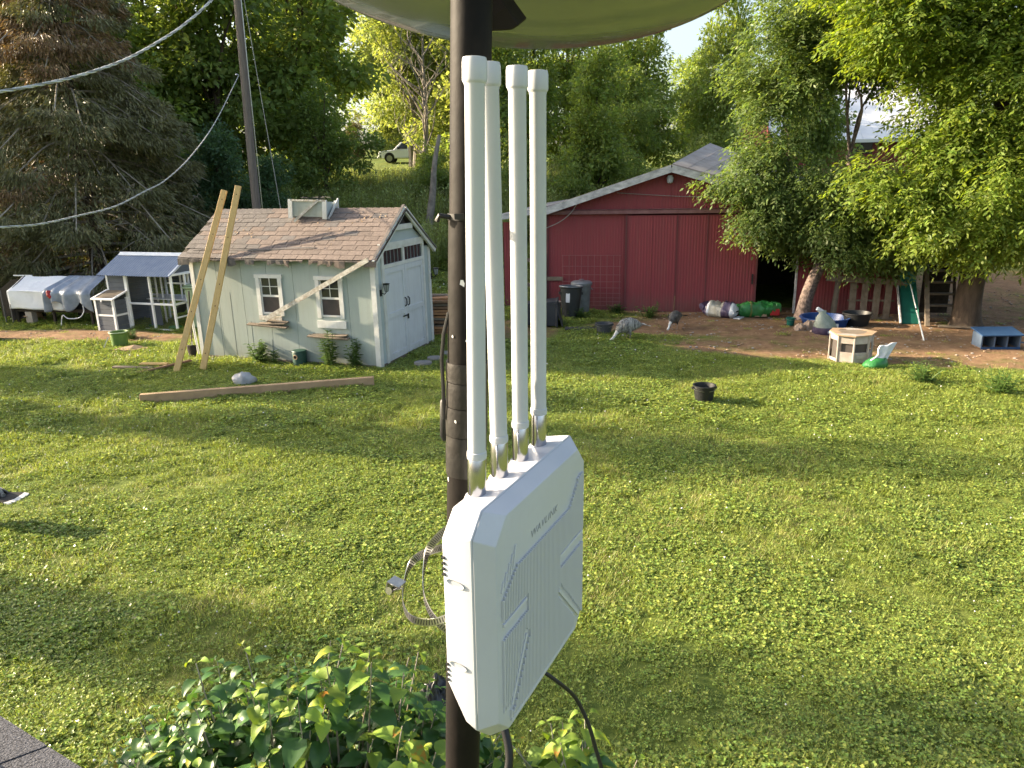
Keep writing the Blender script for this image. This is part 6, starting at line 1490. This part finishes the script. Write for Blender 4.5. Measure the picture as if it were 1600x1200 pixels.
def crown_cloud(g, blobs, ncl, cr, nleaf, L0, droop=.25, shell=.55, flat=.65, wl=.42, keep=None, bare=0.0):
    """leaf quads gathered in clumps that fill several ellipsoids, denser towards the outside"""
    B = np.array(blobs, float); vol = np.prod(B[:, 3:6], 1) ** .8; pick = g.choice(len(B), ncl, p=vol / vol.sum())
    d = unit(g.randn(ncl, 3)); r = g.rand(ncl) ** (1 / 3.0); r = shell * (.55 + .45 * r ** .6) * (1 / max(shell, .55)) if False else (1 - shell) * r + shell * (.8 + .2 * g.rand(ncl))
    CC = B[pick, :3] + d * r[:, None] * B[pick, 3:6]
    if keep is not None: CC = CC[keep(CC)]
    m = len(CC); csz = cr * (.55 + .9 * g.rand(m)); cnt = np.maximum(4, (nleaf * csz ** 2 / (csz ** 2).sum())).astype(int); idx = np.repeat(np.arange(m), cnt); n = len(idx)
    e = g.randn(n, 3); e = unit(e) * (g.rand(n, 1) ** .45); e[:, 2] *= flat
    C = CC[idx] + e * csz[idx][:, None]; cen = B[:, :3].mean(0)
    out = unit(C - CC[idx] + .25 * unit(CC[idx] - cen) * csz[idx][:, None]); D = out + .55 * g.randn(n, 3); D[:, 2] -= droop
    N = np.tile([0, 0, 1.], (n, 1)) * .9 + .65 * g.randn(n, 3) + .35 * out
    L = L0 * (.45 + 1.2 * g.rand(n) ** 1.6); V, F = leaf_quads(C, D, N, L, L * wl * (.8 + .5 * g.rand(n))); return V, F, CC

PROTO = {}
def bg_proto(key, seed, n=24000, ncl=150, slender=1.0, low=.10, L0=.021, cr=.075, wl=.5, shape='round'):
    g = np.random.RandomState(seed); blobs = []
    for i in range(11):
        z = low + .12 + (.78 - low) * (i + .5) / 11; env = math.sin(math.pi * min(1, .20 + .80 * (z - low) / (1 - low))) ** .6 if shape == 'round' else (1.1 - .8 * z)
        a = g.rand() * 6.28; r = .17 * env * g.rand() * 1.5; s = (.10 + .08 * g.rand()) * (.6 + .6 * env)
        blobs.append((r * math.cos(a) * slender, r * math.sin(a) * slender, z, s * slender, s * slender, s * .9))
    blobs.append((0, 0, low + .35, .20 * slender, .20 * slender, .26)); blobs.append((0, 0, .66, .15 * slender, .15 * slender, .22))
    V, F, CC = crown_cloud(g, blobs, ncl, cr, n, L0, shell=.5, wl=wl)
    cm = np_mesh('crown', V, F, 'leaf_mid'); b = MB(); limb(b, (0, 0, -.02), (.01, .01, .7), .022, .006, g, 5, 3, .05)
    for k in range(14):
        c = CC[g.randint(len(CC))]; z = max(.08, min(.6, c[2] * .6)); limb(b, (.005, .005, z), c, .008, .0015, g, 3, 3, .15, 5)
    PROTO[key] = (cm, b.mesh('trunk', 'bark', True))
bg_proto('a', 1); bg_proto('b', 2, slender=1.15, low=.02); bg_proto('c', 3, slender=.8, low=.04); bg_proto('d', 4, n=15000, ncl=95, slender=1.05, L0=.024); bg_proto('high', 6, low=.36, n=20000, ncl=120); bg_proto('low', 5, slender=1.6, low=-.08, n=22000, L0=.03, cr=.10)

def bg_tree(key, x, y, h, m, label, name='tree', width=1.0, grp='trees behind the yard', bark=None, rz=None, z=None):
    t = thing(name, label, 'tree' if name != 'bush' else 'bush', (x, y, gz(x, y) if z is None else z), rnd.random() * 6.28 if rz is None else rz, grp, scale=(h * width, h * width, h))
    cm, tm = PROTO[key]
    o = piece('crown', cm, t); o.material_slots[0].link = 'OBJECT'; o.material_slots[0].material = M[m]
    o = piece('trunk', tm, t)
    if bark: o.material_slots[0].link = 'OBJECT'; o.material_slots[0].material = M[bark]
    return t

def backdrop():
    L = [('c', 14.5, 60, 8.2, 'leaf_bright', 'low bright tree below the open patch of sky', 'tree', 1.1),
         ('low', 2.6, 31, 3.0, 'leaf_dark', 'dark bush just behind the left slope of the barn roof', 'bush', .8),
         ('low', 5.2, 32, 3.4, 'leaf_mid', 'green bush behind the middle of the barn roof slope', 'bush', .8),
         ('low', 8.2, 32.5, 3.2, 'leaf_bright', 'sunlit bush right behind the barn ridge', 'bush', .8),
         ('low', -10.4, 33, 3.4, 'leaf_dark', 'dark bush behind the utility pole foot', 'bush', .9),
         ('a', -2.3, 47, 12.5, 'leaf_light', 'leafy pale green tree with its crown behind the black pole', 'tree', .95),
         ('b', -16.0, 62, 15, 'leaf_mid', 'tall green tree above the far lawn gap', 'tree', 1),
         ('b', -2.6, 56, 13, 'leaf_mid', 'green tree directly behind the black pole', 'tree', .95),
         ('low', -1.6, 38, 4.2, 'leaf_mid', 'green bush behind the antennas above the weeds', 'bush', .8),
         ('b', 4.6, 58, 13, 'leaf_bright', 'far bright green tree under the right part of the dish', 'tree', .9),
         ('a', -23.5, 34, 13, 'leaf_mid', 'green tree far left beyond the spruces', 'tree', 1),
         ('c', -16.8, 37, 14, 'leaf_mid', 'tall green tree between the spruce and the utility pole', 'tree', 1.2),
         ('a', -19.5, 30, 13, 'leaf_dark', 'dark tree behind the left edge of the spruce', 'tree', 1),
         ('b', -15.6, 31, 10.5, 'leaf_dark', 'dark green tree just right of the spruce, above the coop', 'tree', 1),
         ('a', -13.2, 36, 13.5, 'leaf_mid', 'tall mid green tree behind the utility wire, left of the utility pole', 'tree', 1),
         ('b', -10.9, 29.0, 5.0, 'leaf_blue', 'low blue green vine covered tree left of the pole base behind the shed', 'tree', 1.1),
         ('c', -8.6, 27.6, 3.6, 'leaf_blue', 'low dark shrub tree behind the shed roof, right of the utility pole', 'tree', 1.2),
         ('a', -10.4, 40, 14.5, 'leaf_mid', 'tallest dense green tree right of the utility pole', 'tree', 1),
         ('b', -8.2, 35, 6.4, 'leaf_dark', 'rounded dark green tree left of the gap with the pickup', 'tree', .95),
         ('d', -12.4, 80, 13, 'leaf_light', 'pale green tree far behind the pickup', 'tree', 1.1),
         ('high', -7.2, 58, 14, 'leaf_light', 'airy yellow green tree with bare branches above the pickup', 'tree', .9),
         ('high', -5.6, 48, 12.5, 'leaf_light', 'airy pale tree with grey branches left of the black pole', 'tree', .8),
         ('low', -4.05, 41, 3.6, 'leaf_dark', 'dark bush covering the rear of the pickup', 'bush', .8),
         ('low', -3.2, 34, 3.2, 'leaf_dark', 'dark thicket at the foot of the leaning bare trunk', 'bush', .9),
         ('low', -6.4, 31, 1.9, 'leaf_dark', 'low dark bush in front of the far lawn', 'bush', 1.2),
         ('low', -15.0, 77, 4.2, 'leaf_brown', 'brownish rounded bush left of the pickup', 'bush', .7),
         ('low', -11.6, 78, 4.8, 'leaf_light', 'pale green bush directly behind the pickup', 'bush', .9),
         ('c', -.6, 44, 12.0, 'leaf_mid', 'green tree behind the white antennas', 'tree', .9),
         ('c', 1.6, 52, 11.0, 'leaf_mid', 'green tree just right of the antennas, below the dish', 'tree', .9),
         ('b', 0.6, 33, 4.2, 'leaf_dark', 'low dark tree behind the left eave of the red barn', 'tree', .8),
         ('c', 3.75, 33, 7.2, 'leaf_bright', 'bright green bushy tree rising behind the left barn roof', 'tree', .95),
         ('a', 8.0, 47, 10.0, 'leaf_bright', 'yellow green tree above the barn ridge', 'tree', .95),
         ('b', 5.9, 40, 7.6, 'leaf_mid', 'green tree between the bright bushy tree and the ridge', 'tree', .9),
         ('low', 9.4, 38, 3.6, 'leaf_light', 'pale low bush just above the barn roof ridge', 'bush', .8),
         ('a', 12.0, 43, 10.8, 'leaf_bright', 'tree with thin top beside the sky gap', 'tree', .62),
         ('c', 14.0, 36, 10.0, 'leaf_mid', 'green tree behind the crown over the barn', 'tree', .7),
         ('a', 27, 62, 14, 'leaf_mid', 'tree behind the far white roofed building', 'tree', 1),
         ('b', 26, 38, 11, 'leaf_mid', 'green tree beyond the right edge of the yard', 'tree', 1),
         ('a', 20.5, 29, 8.5, 'leaf_dark', 'dark tree behind the golden tree at the right edge', 'tree', 1)]
    for k, x, y, h, m, lb, nm, w_ in L: bg_tree(k, x, y, h, m, lb, nm, w_, bark='bark_grey' if m == 'leaf_light' else None)
    # far rows of wood that close the horizon
    g = np.random.RandomState(3)
    o = []
    V, F = [], []
    bl = []
    for i in range(44):
        x = -105 + 4.9 * i + g.randn() * 1.5; y = 97 + g.randn() * 6; h = 9 + 4 * g.rand()
        if -16 < x < 60 and g.rand() < .25: h *= .8
        bl.append((x, y, 6.9 + h * .5, 4.2, 3.5, h * .55))
    V, F, CC = crown_cloud(g, bl, 900, 1.7, 90000, .42, shell=.6)
    me = np_mesh('far_wood', V, F, 'leaf_mid'); ob = bpy.data.objects.new('far_wood', me); COL.objects.link(ob); ob['kind'] = 'stuff'
    # bare leaning trunk by the thicket, and pale dead limbs in the airy trees
    t = thing('dead_tree', 'bare leaning grey trunk just left of the black pole', 'tree', (-3.15, 30.0, gz(-3.1, 30)))
    b = MB(); gg = np.random.RandomState(9); limb(b, (-.15, 0, -.1), (.55, .3, 4.2), .20, .07, gg, 4, 4, .03, 9); b.build('trunk', 'bark_grey', t, smooth=True)
    t = thing('dead_tree', 'pale bare branched tree standing among the airy trees left of the pole', 'tree', (-4.6, 43.5, gz(-4.6, 43.5)))
    b = MB(); limb(b, (0, 0, 0), (.2, 0, 8.5), .20, .04, gg, 5, 4, .05, 8); b.build('trunk', 'bark_grey', t, smooth=True)
    for k in range(26):
        b = MB(); z = 2.0 + 6 * gg.rand(); a = gg.rand() * 6.28; r = 1.0 + 1.6 * gg.rand(); e = Vector((r * math.cos(a), r * math.sin(a) * .6, z + 1.5 + 1.5 * gg.rand()))
        Q = limb(b, (z * .02, 0, z), e, .05, .012, gg, 3, 3, .15, 5)
        for q in range(3): p = Q[-1 - q * 2]; limb(b, p, p + Vector((gg.randn() * .5, gg.randn() * .3, .5 + .4 * gg.rand())), .018, .006, gg, 2, 2, .1, 4)
        b.build('branch', 'bark_grey', t)
backdrop()

def spray_tree(name, label, loc, trunk, blobs, nspray, m, bark, seed, rach=.30, leaf=.105, limbs=22, keep=None, cat='tree', grp=None, roots=None):
    """tree whose leaves hang in drooping compound sprays"""
    g = np.random.RandomState(seed); t = thing(name, label, cat, loc, 0, grp)
    B = np.array(blobs, float); vol = np.prod(B[:, 3:6], 1) ** .75; ncl = nspray // 26; pick = g.choice(len(B), ncl, p=vol / vol.sum())
    d = unit(g.randn(ncl, 3)); r = .35 * g.rand(ncl) ** .4 + .65 * (.72 + .28 * g.rand(ncl)); CC = B[pick, :3] + d * r[:, None] * B[pick, 3:6]
    if keep is not None: CC = CC[keep(CC)]
    ncl = len(CC); cs = .22 + .38 * g.rand(ncl); cnt = np.maximum(3, nspray * cs ** 2 / (cs ** 2).sum()).astype(int); idx = np.repeat(np.arange(ncl), cnt); n = len(idx)
    e = unit(g.randn(n, 3)) * (g.rand(n, 1) ** .5); e[:, 2] *= .6; P = CC[idx] + e * cs[idx][:, None]
    out = unit(e + .4 * unit(CC[idx] - B[:, :3].mean(0))); A = out.copy(); A[:, 2] = A[:, 2] * .4 - .35; A = unit(A + .25 * g.randn(n, 3))
    side = unit(np.cross(A, np.tile([0, 0, 1.], (n, 1)) + .3 * g.randn(n, 3))); up = np.cross(side, A)
    Cs, Ds, Ns, Ls = [], [], [], []
    for k in range(7):
        q = .25 + .75 * (k // 2) / 3; s = 0 if k == 6 else (1 if k % 2 else -1); base = P + A * (rach * q) + np.array([0, 0, -1]) * (rach * .35 * q * q)
        Cs.append(base); Ds.append(A * (.55 if s else 1) + side * s * .8 + np.array([0, 0, -.35]) + .18 * g.randn(n, 3)); Ns.append(up + .35 * g.randn(n, 3)); Ls.append(leaf * (.55 + .85 * g.rand(n)))
    C = np.concatenate(Cs); L = np.concatenate(Ls); V, F = leaf_quads(C, np.concatenate(Ds), np.concatenate(Ns), L, L * .40)
    o = bpy.data.objects.new('crown', np_mesh('crown', V, F, m)); COL.objects.link(o); o.parent = t
    b = MB(); ends = []
    for (pts, r0, r1) in trunk:
        Q = catmull(pts, 6); k = len(Q); b.tube(Q, [(r0 * (1 + .35 * math.exp(-i * .9)) if i < 6 and pts is trunk[0][0] else r0) + (r1 - r0) * i / (k - 1) for i in range(k)], 12); ends += Q[len(Q) // 2:]
    b.build('trunk', bark, t, smooth=True)
    for k in range(limbs):
        b = MB(); c = Vector(CC[g.randint(ncl)]); a = min(ends, key=lambda p: (p - c).length + .6 * g.rand()); Q = limb(b, a, c, .034, .008, g, 3, 4, .2, 6, .08)
        for q in range(3): p = Q[-2 - 2 * q]; c2 = Vector(CC[g.randint(ncl)]); 
        b.build('branch', bark, t, smooth=True)
    return t

def near_trees():
    # dark leaning tree beside the barn doorway; coordinates relative to its foot
    x, y = 7.15, 17.75; z = gz(x, y)
    gap = lambda C: ~(((C[:, 0] + x - 7.55) / 1.4) ** 2 + ((C[:, 2] + z - 4.5) / .92) ** 2 < 1)
    spray_tree('ash_tree', 'darker green ash tree with a mottled leaning trunk beside the barn doorway', (x, y, z),
               [([(-.10, 0, -.05), (-.02, 0, .45), (.12, .0, .95), (.30, 0, 1.32), (.62, .05, 1.62), (.9, .1, 2.6), (.8, .2, 3.8)], .17, .09), ([(.62, .05, 1.62), (1.3, .0, 2.3), (2.0, .1, 3.2)], .09, .05), ([(.5, .05, 1.5), (-.1, .2, 2.5), (-.6, .3, 3.6)], .08, .04)],
               [(-.7, .1, 2.7, .75, .8, .65), (-.1, .0, 3.5, 1.0, .9, .8), (.9, -.3, 2.15, 1.2, .9, .55), (-1.25, .0, 2.35, .45, .5, .35), (2.2, -.2, 2.3, 1.0, .8, .6), (.4, .4, 4.6, 1.2, 1.0, 1.0), (1.4, .6, 6.3, 1.3, 1.0, 1.2), (.2, .6, 5.9, 1.0, 1.0, 1.1), (2.2, .3, 3.0, .8, .8, .5), (0, .3, 1.95, .7, .6, .35), (-.3, .6, 7.2, 1.0, 1, .9), (-.9, .2, 4.4, .9, .8, .8), (.3, -.6, 2.6, .9, .6, .6), (1.6, -.5, 1.75, .9, .6, .4), (-1.0, .4, 6.0, .9, .8, 1.0), (2.6, .2, 6.4, 1.2, 1, 1.2), (-1.6, .3, 3.4, .7, .7, .6), (2.0, .1, 2.5, 1.1, .6, .6), (-.5, .3, 5.2, .8, .8, .8), (-.2, -.6, 4.2, 1.0, .6, .8), (-1.2, 0, 2.9, .7, .6, .5), (.5, -.6, 1.9, .9, .5, .4), (1.6, -.5, 2.9, 1.1, .6, .6)],
               21500, 'leaf_ash', 'bark_mottled', 21, leaf=.105, rach=.30, keep=gap, limbs=13)
    x, y = 10.3, 16.5; z = gz(x, y)
    gap2 = lambda C: ~(((C[:, 0] + x - 7.05) / 1.45) ** 2 + ((C[:, 2] + z - 4.4) / .9) ** 2 < 1)
    spray_tree('ash_tree', 'large golden green tree with a thick forked trunk at the right', (x, y, z),
               [([(0, 0, -.05), (-.02, 0, .6), (.05, .0, 1.25), (.2, 0, 1.9), (.3, .1, 3.0), (.2, .2, 4.6), (.4, .2, 6.0)], .30, .12), ([(.15, 0, 1.3), (.7, -.05, 1.9), (1.4, 0, 2.3), (2.2, .1, 3.2)], .17, .07), ([(.1, 0, 1.6), (-.5, -.1, 2.5), (-.9, 0, 3.6)], .14, .06), ([(.2, 0, 1.9), (.5, -.6, 3.0), (.8, -1.2, 4.2)], .12, .05)],
               [(-1.2, -.6, 2.3, 1.0, .8, .5), (.1, -.9, 2.45, .9, .7, .5), (-.4, -.7, 3.4, 1.3, 1.0, .9), (1.1, -.8, 3.6, 1.1, 1.0, 1.0), (.0, -.5, 5.0, 1.5, 1.2, 1.2), (1.6, -.6, 5.3, 1.3, 1.2, 1.2), (.3, -.4, 6.6, 1.6, 1.3, 1.2), (2.4, -.8, 2.7, .9, .8, .7), (2.6, -.5, 4.4, 1.1, 1, 1.2), (-.9, .0, 6.6, 1.0, 1, 1.0), (2.2, -1.9, 1.75, .6, .6, .5), (1.5, -.3, 7.4, 1.6, 1.3, .9), (-.5, -.9, 1.95, .8, .5, .35), (.8, -1.0, 1.95, .7, .5, .35), (-1.6, -.4, 4.6, .8, .7, .8), (-1.4, -.4, 6.0, .9, .8, .9), (3.2, -.5, 5.6, 1.3, 1, 1.5), (1.6, -.9, 2.2, .8, .7, .6), (-.8, -.4, 3.9, .9, .8, .6), (-2.3, -.4, 6.3, .8, .8, .8), (-2.5, -.3, 3.1, .7, .6, .5), (-1.9, -.3, 7.3, .9, .8, .7), (3.4, -.8, 3.4, 1.1, .9, .9), (-3.0, -.2, 6.9, .8, .8, .8), (-3.1, -.2, 5.9, .6, .6, .4), (-1.2, -.9, 2.9, .9, .6, .5), (.4, -1.3, 4.1, 1.0, .6, .8), (2.0, -1.2, 4.2, 1.0, .7, .9)],
               27000, 'leaf_gold', 'bark', 22, leaf=.115, rach=.32, keep=gap2, limbs=22)
near_trees()

def make_spruce(name, label, loc, H, R0, n_whorl, seed, dens=1.0, brown_top=.62, low=.03, twigs=True):
    g = np.random.RandomState(seed); t = thing(name, label, 'tree', loc)
    b = MB(); b.tube([(0, 0, -.1), (.0, 0, H * .3), (.03, 0, H * .7), (0, 0, H)], [.23, .19, .11, .03], 12); b.build('trunk', 'bark', t, smooth=True)
    Cs, Ds, Ns, Ls, K = [], [], [], [], []; br = MB(); tw = MB()
    for i in range(n_whorl):
        z = H * (low + (1 - low) * (i + g.rand() * .6) / n_whorl); R = R0 * (1 - (z / H)) ** .75 * (.75 + .4 * g.rand())
        for j in range(g.randint(5, 8)):
            a = g.rand() * 6.28; R1 = R * (.7 + .45 * g.rand()); d = Vector((math.cos(a), math.sin(a), 0)); e = d * R1 + Vector((0, 0, z - R1 * (.28 + .15 * g.rand()))); e.z = max(e.z, .08)
            P = catmull([(0, 0, z), d * R1 * .5 + Vector((0, 0, z + .02 - R1 * .06)), e, e + d * .25 + Vector((0, 0, .05))], 5); k = len(P); br.tube(P, [.035 * (1 - .8 * q / (k - 1)) for q in range(k)], 5)
            browny = (z > H * brown_top and g.rand() < .6) or g.rand() < .10; dead = z < H * .45 and g.rand() < .24
            m = int((60 if not dead else 6) * R1 * dens)
            for _ in range(m):
                q = .18 + .82 * g.rand() ** .7; p = P[min(k - 1, int(q * (k - 1)))]; s = Vector((-d.y, d.x, 0)) * (g.rand() - .5) * 2 * (.15 + .38 * R1 * (1 - q) + .18)
                c = p + s + Vector((0, 0, -.02 - .30 * g.rand() ** 1.5)) + d * g.randn() * .05
                for w_ in range(5):
                    dd = d * (.5 + .2 * g.randn()) + Vector((0, 0, -.55 + .35 * g.randn())) + Vector((s.x, s.y, 0)) * .8
                    Cs.append(c + Vector((g.randn() * .05, g.randn() * .05, g.randn() * .05))); Ds.append(dd); Ns.append(g.randn(3)); Ls.append(.13 + .13 * g.rand()); K.append(browny)
            if twigs and (dead or g.rand() < .25):
                for _ in range(8 if dead else 3):
                    p = P[g.randint(2, k)]; c = p + Vector((g.randn() * .35, g.randn() * .35, -.15 - .25 * g.rand())); tw.tube(catmull([p, p.lerp(c, .5) + Vector((0, 0, .06)), c], 3), [.017, .015, .013, .011, .009, .007, .005][:7], 4)
    Cs, Ds, Ns, Ls, K = np.array([tuple(c) for c in Cs]), np.array([tuple(c) for c in Ds]), np.array(Ns), np.array(Ls), np.array(K)
    for nm, mk, mt in (('foliage', ~K, 'needle'), ('dead_foliage', K, 'needle_brown')):
        if mk.any():
            V, F = leaf_quads(Cs[mk], Ds[mk], Ns[mk], Ls[mk], np.full(mk.sum(), .035)); o = bpy.data.objects.new(nm, np_mesh(nm, V, F, mt)); COL.objects.link(o); o.parent = t
    br.build('branches', 'twig', t)['kind'] = 'stuff'
    if twigs: tw.build('dead_twigs', 'twig', t)['kind'] = 'stuff'
    return t
make_spruce('spruce_tree', 'large drooping spruce with brownish upper boughs at the left, behind the coop', (-13.6, 24.8, gz(-13.6, 24.8)), 11.5, 4.9, 42, 31, 1.0)
make_spruce('spruce_tree', 'second spruce at the left edge, behind the tarp covered pen', (-19.0, 27.0, gz(-19.0, 27)), 12.5, 4.4, 34, 32, .8, brown_top=.3)

# trees standing west of the yard, outside the picture, whose shade falls across the lawn
def west_trees():
    for k, x, y, h, w_, lb in [('a', -20.5, 21.8, 12, .55, 'tree west of the yard beyond the tarp covered pen'), ('d', -21, 16.2, 9.5, .42, 'airy tree west of the yard beyond the coop'), ('d', -17.5, 13.4, 9.4, .36, 'tree west of the yard level with the lawn middle'), ('c', -15, 8.0, 7.2, .42, 'slim tree west of the yard near the house'),
                               ('a', -24, 23.5, 11.5, .8, 'tree west of the yard beyond the spruce')]:
        bg_tree(k, x, y, h, 'leaf_mid', lb, 'tree', w_, 'trees west of the yard')
west_trees()

# ================================================================== SHRUBS IN THE FOREGROUND
def lilac_leaf(seed):
    g = random.Random(seed); L, W = .105, .078; n = 5; b = MB(); cur = .9 + .9 * g.random(); fold = .25 + .35 * g.random(); vs = []
    prof = [(0, .05), (.15, .75), (.35, 1.0), (.6, .78), (.82, .40), (1.0, .03)]
    for q, wq in prof:
        th = q * cur; x = L * (math.sin(th) / cur); z = -L * (1 - math.cos(th)) / cur
        for s in (-1, -.5, 0, .5, 1): vs.append((x, s * wq * W / 2 * math.cos(fold), z + abs(s) * wq * W / 2 * math.sin(fold) * (1 - .5 * q) + .002 * math.sin(q * 9 + s * 3 + seed)))
    fs = [(i * 5 + j, i * 5 + j + 1, i * 5 + j + 6, i * 5 + j + 5) for i in range(5) for j in range(4)]
    b.add(vs, fs); b.tube([(0, 0, 0), (-.012, 0, .003), (-.026, 0, -.002)], .0012, 4, cap=False); return b

def lilac_mat(nm, edge):
    m = mat(nm, (.15, .24, .035), (.22, .28, .04), scale=9, rough=.55, spec=.22, objvar=.28, trans=.28, transcol=(1.4, 1.4, .4), contrast=.1)
    n = m.node_tree.nodes; l = m.node_tree.links; b = n["Principled BSDF"]; src_ = b.inputs["Base Color"].links[0].from_socket
    tc = n.new("ShaderNodeTexCoord"); sx = n.new("ShaderNodeSeparateXYZ"); l.new(tc.outputs["Object"], sx.inputs[0])
    nz = n.new("ShaderNodeTexNoise"); nz.inputs["Scale"].default_value = 60; nz.inputs["Detail"].default_value = 4
    oi = n.new("ShaderNodeObjectInfo"); ad = n.new("ShaderNodeVectorMath"); ad.operation = 'ADD'; l.new(tc.outputs["Object"], ad.inputs[0]); l.new(oi.outputs["Random"], ad.inputs[1]); l.new(ad.outputs[0], nz.inputs["Vector"])
    a = n.new("ShaderNodeMath"); a.operation = 'MULTIPLY_ADD'; a.inputs[1].default_value = 13; a.inputs[2].default_value = -1.05; l.new(sx.outputs[0], a.inputs[0])
    ab = n.new("ShaderNodeMath"); ab.operation = 'MULTIPLY_ADD'; ab.inputs[1].default_value = 2.2; l.new(nz.outputs[0], ab.inputs[0]); l.new(a.outputs[0], ab.inputs[2])
    rp = n.new("ShaderNodeValToRGB"); e = rp.color_ramp.elements; e[0].position = .55; e[0].color = (0, 0, 0, 1); e[1].position = .95; e[1].color = (1, 1, 1, 1); l.new(ab.outputs[0], rp.inputs[0])
    mx = n.new("ShaderNodeMix"); mx.data_type = 'RGBA'; l.new(rp.outputs[0], mx.inputs[0]); l.new(src_, mx.inputs[6]); mx.inputs[7].default_value = (*edge, 1)
    l.new(mx.outputs[2], b.inputs["Base Color"]); return m
M['lilac_a'] = mat('shrub_leaf', (.14, .235, .035), (.20, .27, .045), scale=12, rough=.55, spec=.22, objvar=.3, trans=.28, transcol=(1.4, 1.4, .4))
M['lilac_b'] = lilac_mat('shrub_leaf_yellow_tip', (.36, .33, .03)); M['lilac_c'] = lilac_mat('shrub_leaf_brown_tip', (.30, .13, .02))

def make_shrub(label, c, rad, nshoot, seed, nobj, ground_c):
    g = np.random.RandomState(seed); t = thing('lilac_shrub', label, 'shrub', (ground_c[0], ground_c[1], 0)); o = Vector((ground_c[0], ground_c[1], 0))
    mes = [[lilac_leaf(s).mesh('leaf', mm, True) for s in range(5)] for mm in ('lilac_a', 'lilac_b', 'lilac_c')]
    c = Vector(c); leaves = []; st = MB(); camp = Vector((0, 0, 3.5))
    for k in range(nshoot):
        a = g.rand() * 6.28; ph = math.acos(1 - g.rand() * 1.05); d = Vector((math.sin(ph) * math.cos(a), math.sin(ph) * math.sin(a), math.cos(ph))); r = .72 + .33 * g.rand() if g.rand() < .75 else .4 + .4 * g.rand()
        tip = c + Vector((d.x * rad[0], d.y * rad[1], d.z * rad[2])) * r; ax = (d + Vector((0, 0, 1.3)) + Vector(g.randn(3) * .2)).normalized(); base = tip - ax * (.22 + .1 * g.rand())
        low = o + (base - o) * .55 ; low.z = base.z * .55
        P = catmull([low, base.lerp(low, .4) + Vector((0, 0, .04)), base, tip], 4); st.tube([p - o for p in P], [.006 - .0045 * i / len(P) for i in range(len(P))], 5)
        npair = g.randint(3, 6); th0 = g.rand() * 6.28
        for j in range(npair):
            q = j / npair; p = tip - ax * (.24 * q); th = th0 + j * 1.57
            s1, s2, _ = frame(ax)
            for sg in (0, math.pi):
                u = s1 * math.cos(th + sg) + s2 * math.sin(th + sg); dd = (u + ax * (.35 - .2 * q)).normalized(); nn = (ax - dd * ax.dot(dd)).normalized()
                sc = (.55 + .55 * q + .3 * g.rand()) * (1.0 if j else .6); y_ = nn.cross(dd)
                mt = Matrix(((dd.x, y_.x, nn.x), (dd.y, y_.y, nn.y), (dd.z, y_.z, nn.z))); leaves.append((p + dd * .02 - o, mt, sc, (tip - camp).length + .8 * q, q, tip.z))
    st.build('stem', 'twig', t)['kind'] = 'stuff'
    leaves.sort(key=lambda x: x[3])
    rest = MB(); rm = []
    for i, (p, mt, sc, dist, q, tz) in enumerate(leaves):
        kind = g.choice(3, p=[.66, .22, .12] if tz > c.z + rad[2] * .35 else [.9, .08, .02])
        if i < nobj:
            ob = bpy.data.objects.new('leaf', mes[kind][g.randint(5)]); COL.objects.link(ob); ob.parent = t; ob.rotation_mode = 'QUATERNION'; ob.rotation_quaternion = mt.to_quaternion(); ob.location = p; ob.scale = (sc,) * 3
        else:
            lf = lilac_leaf(g.randint(5)); rest.m = 0; rest.add([p + mt @ (Vector(v) * sc) for v in lf.v], lf.f)
    if rest.v:
        r_ = rest.build('leaves', 'lilac', t, smooth=True); r_['kind'] = 'stuff'
make_shrub('broad leafy lilac like shrub with yellowing leaf tips filling the bottom left of the pole', (-.80, 2.28, 1.15), (.80, .50, .74), 270, 41, 300, (-.7, 2.3))
make_shrub('small leafy shrub at the bottom edge, right of the pole under the router', (.20, 2.2, 1.10), (.32, .30, .58), 40, 42, 150, (.15, 2.2))
# single tall weeds in the lawn
def lawn_weeds():
    for (x, y, H, lb, s) in [(3.45, 18.3, .34, 'low leafy weed at the foot of the red door', 51), (2.75, 18.9, .28, 'small weed by the wall below the wire panel', 52), (1.75, 18.3, .30, 'grass clump beside the trash cans', 53), (7.7, 11.3, .42, 'broad leafy weed clump in the lawn near the right edge', 54), (6.9, 12.0, .34, 'smaller weed clump in the lawn left of the right edge clump', 55), (-8.95, 17.1, .22, 'weed beside the bare earth before the coop', 56)]:
        leafy_plant('weed_plant', lb, 'weed', (x, y, gz(x, y)), H, 16, .38, 14, .12, 'weed', 'weeds in the yard', seed=s)
lawn_weeds()
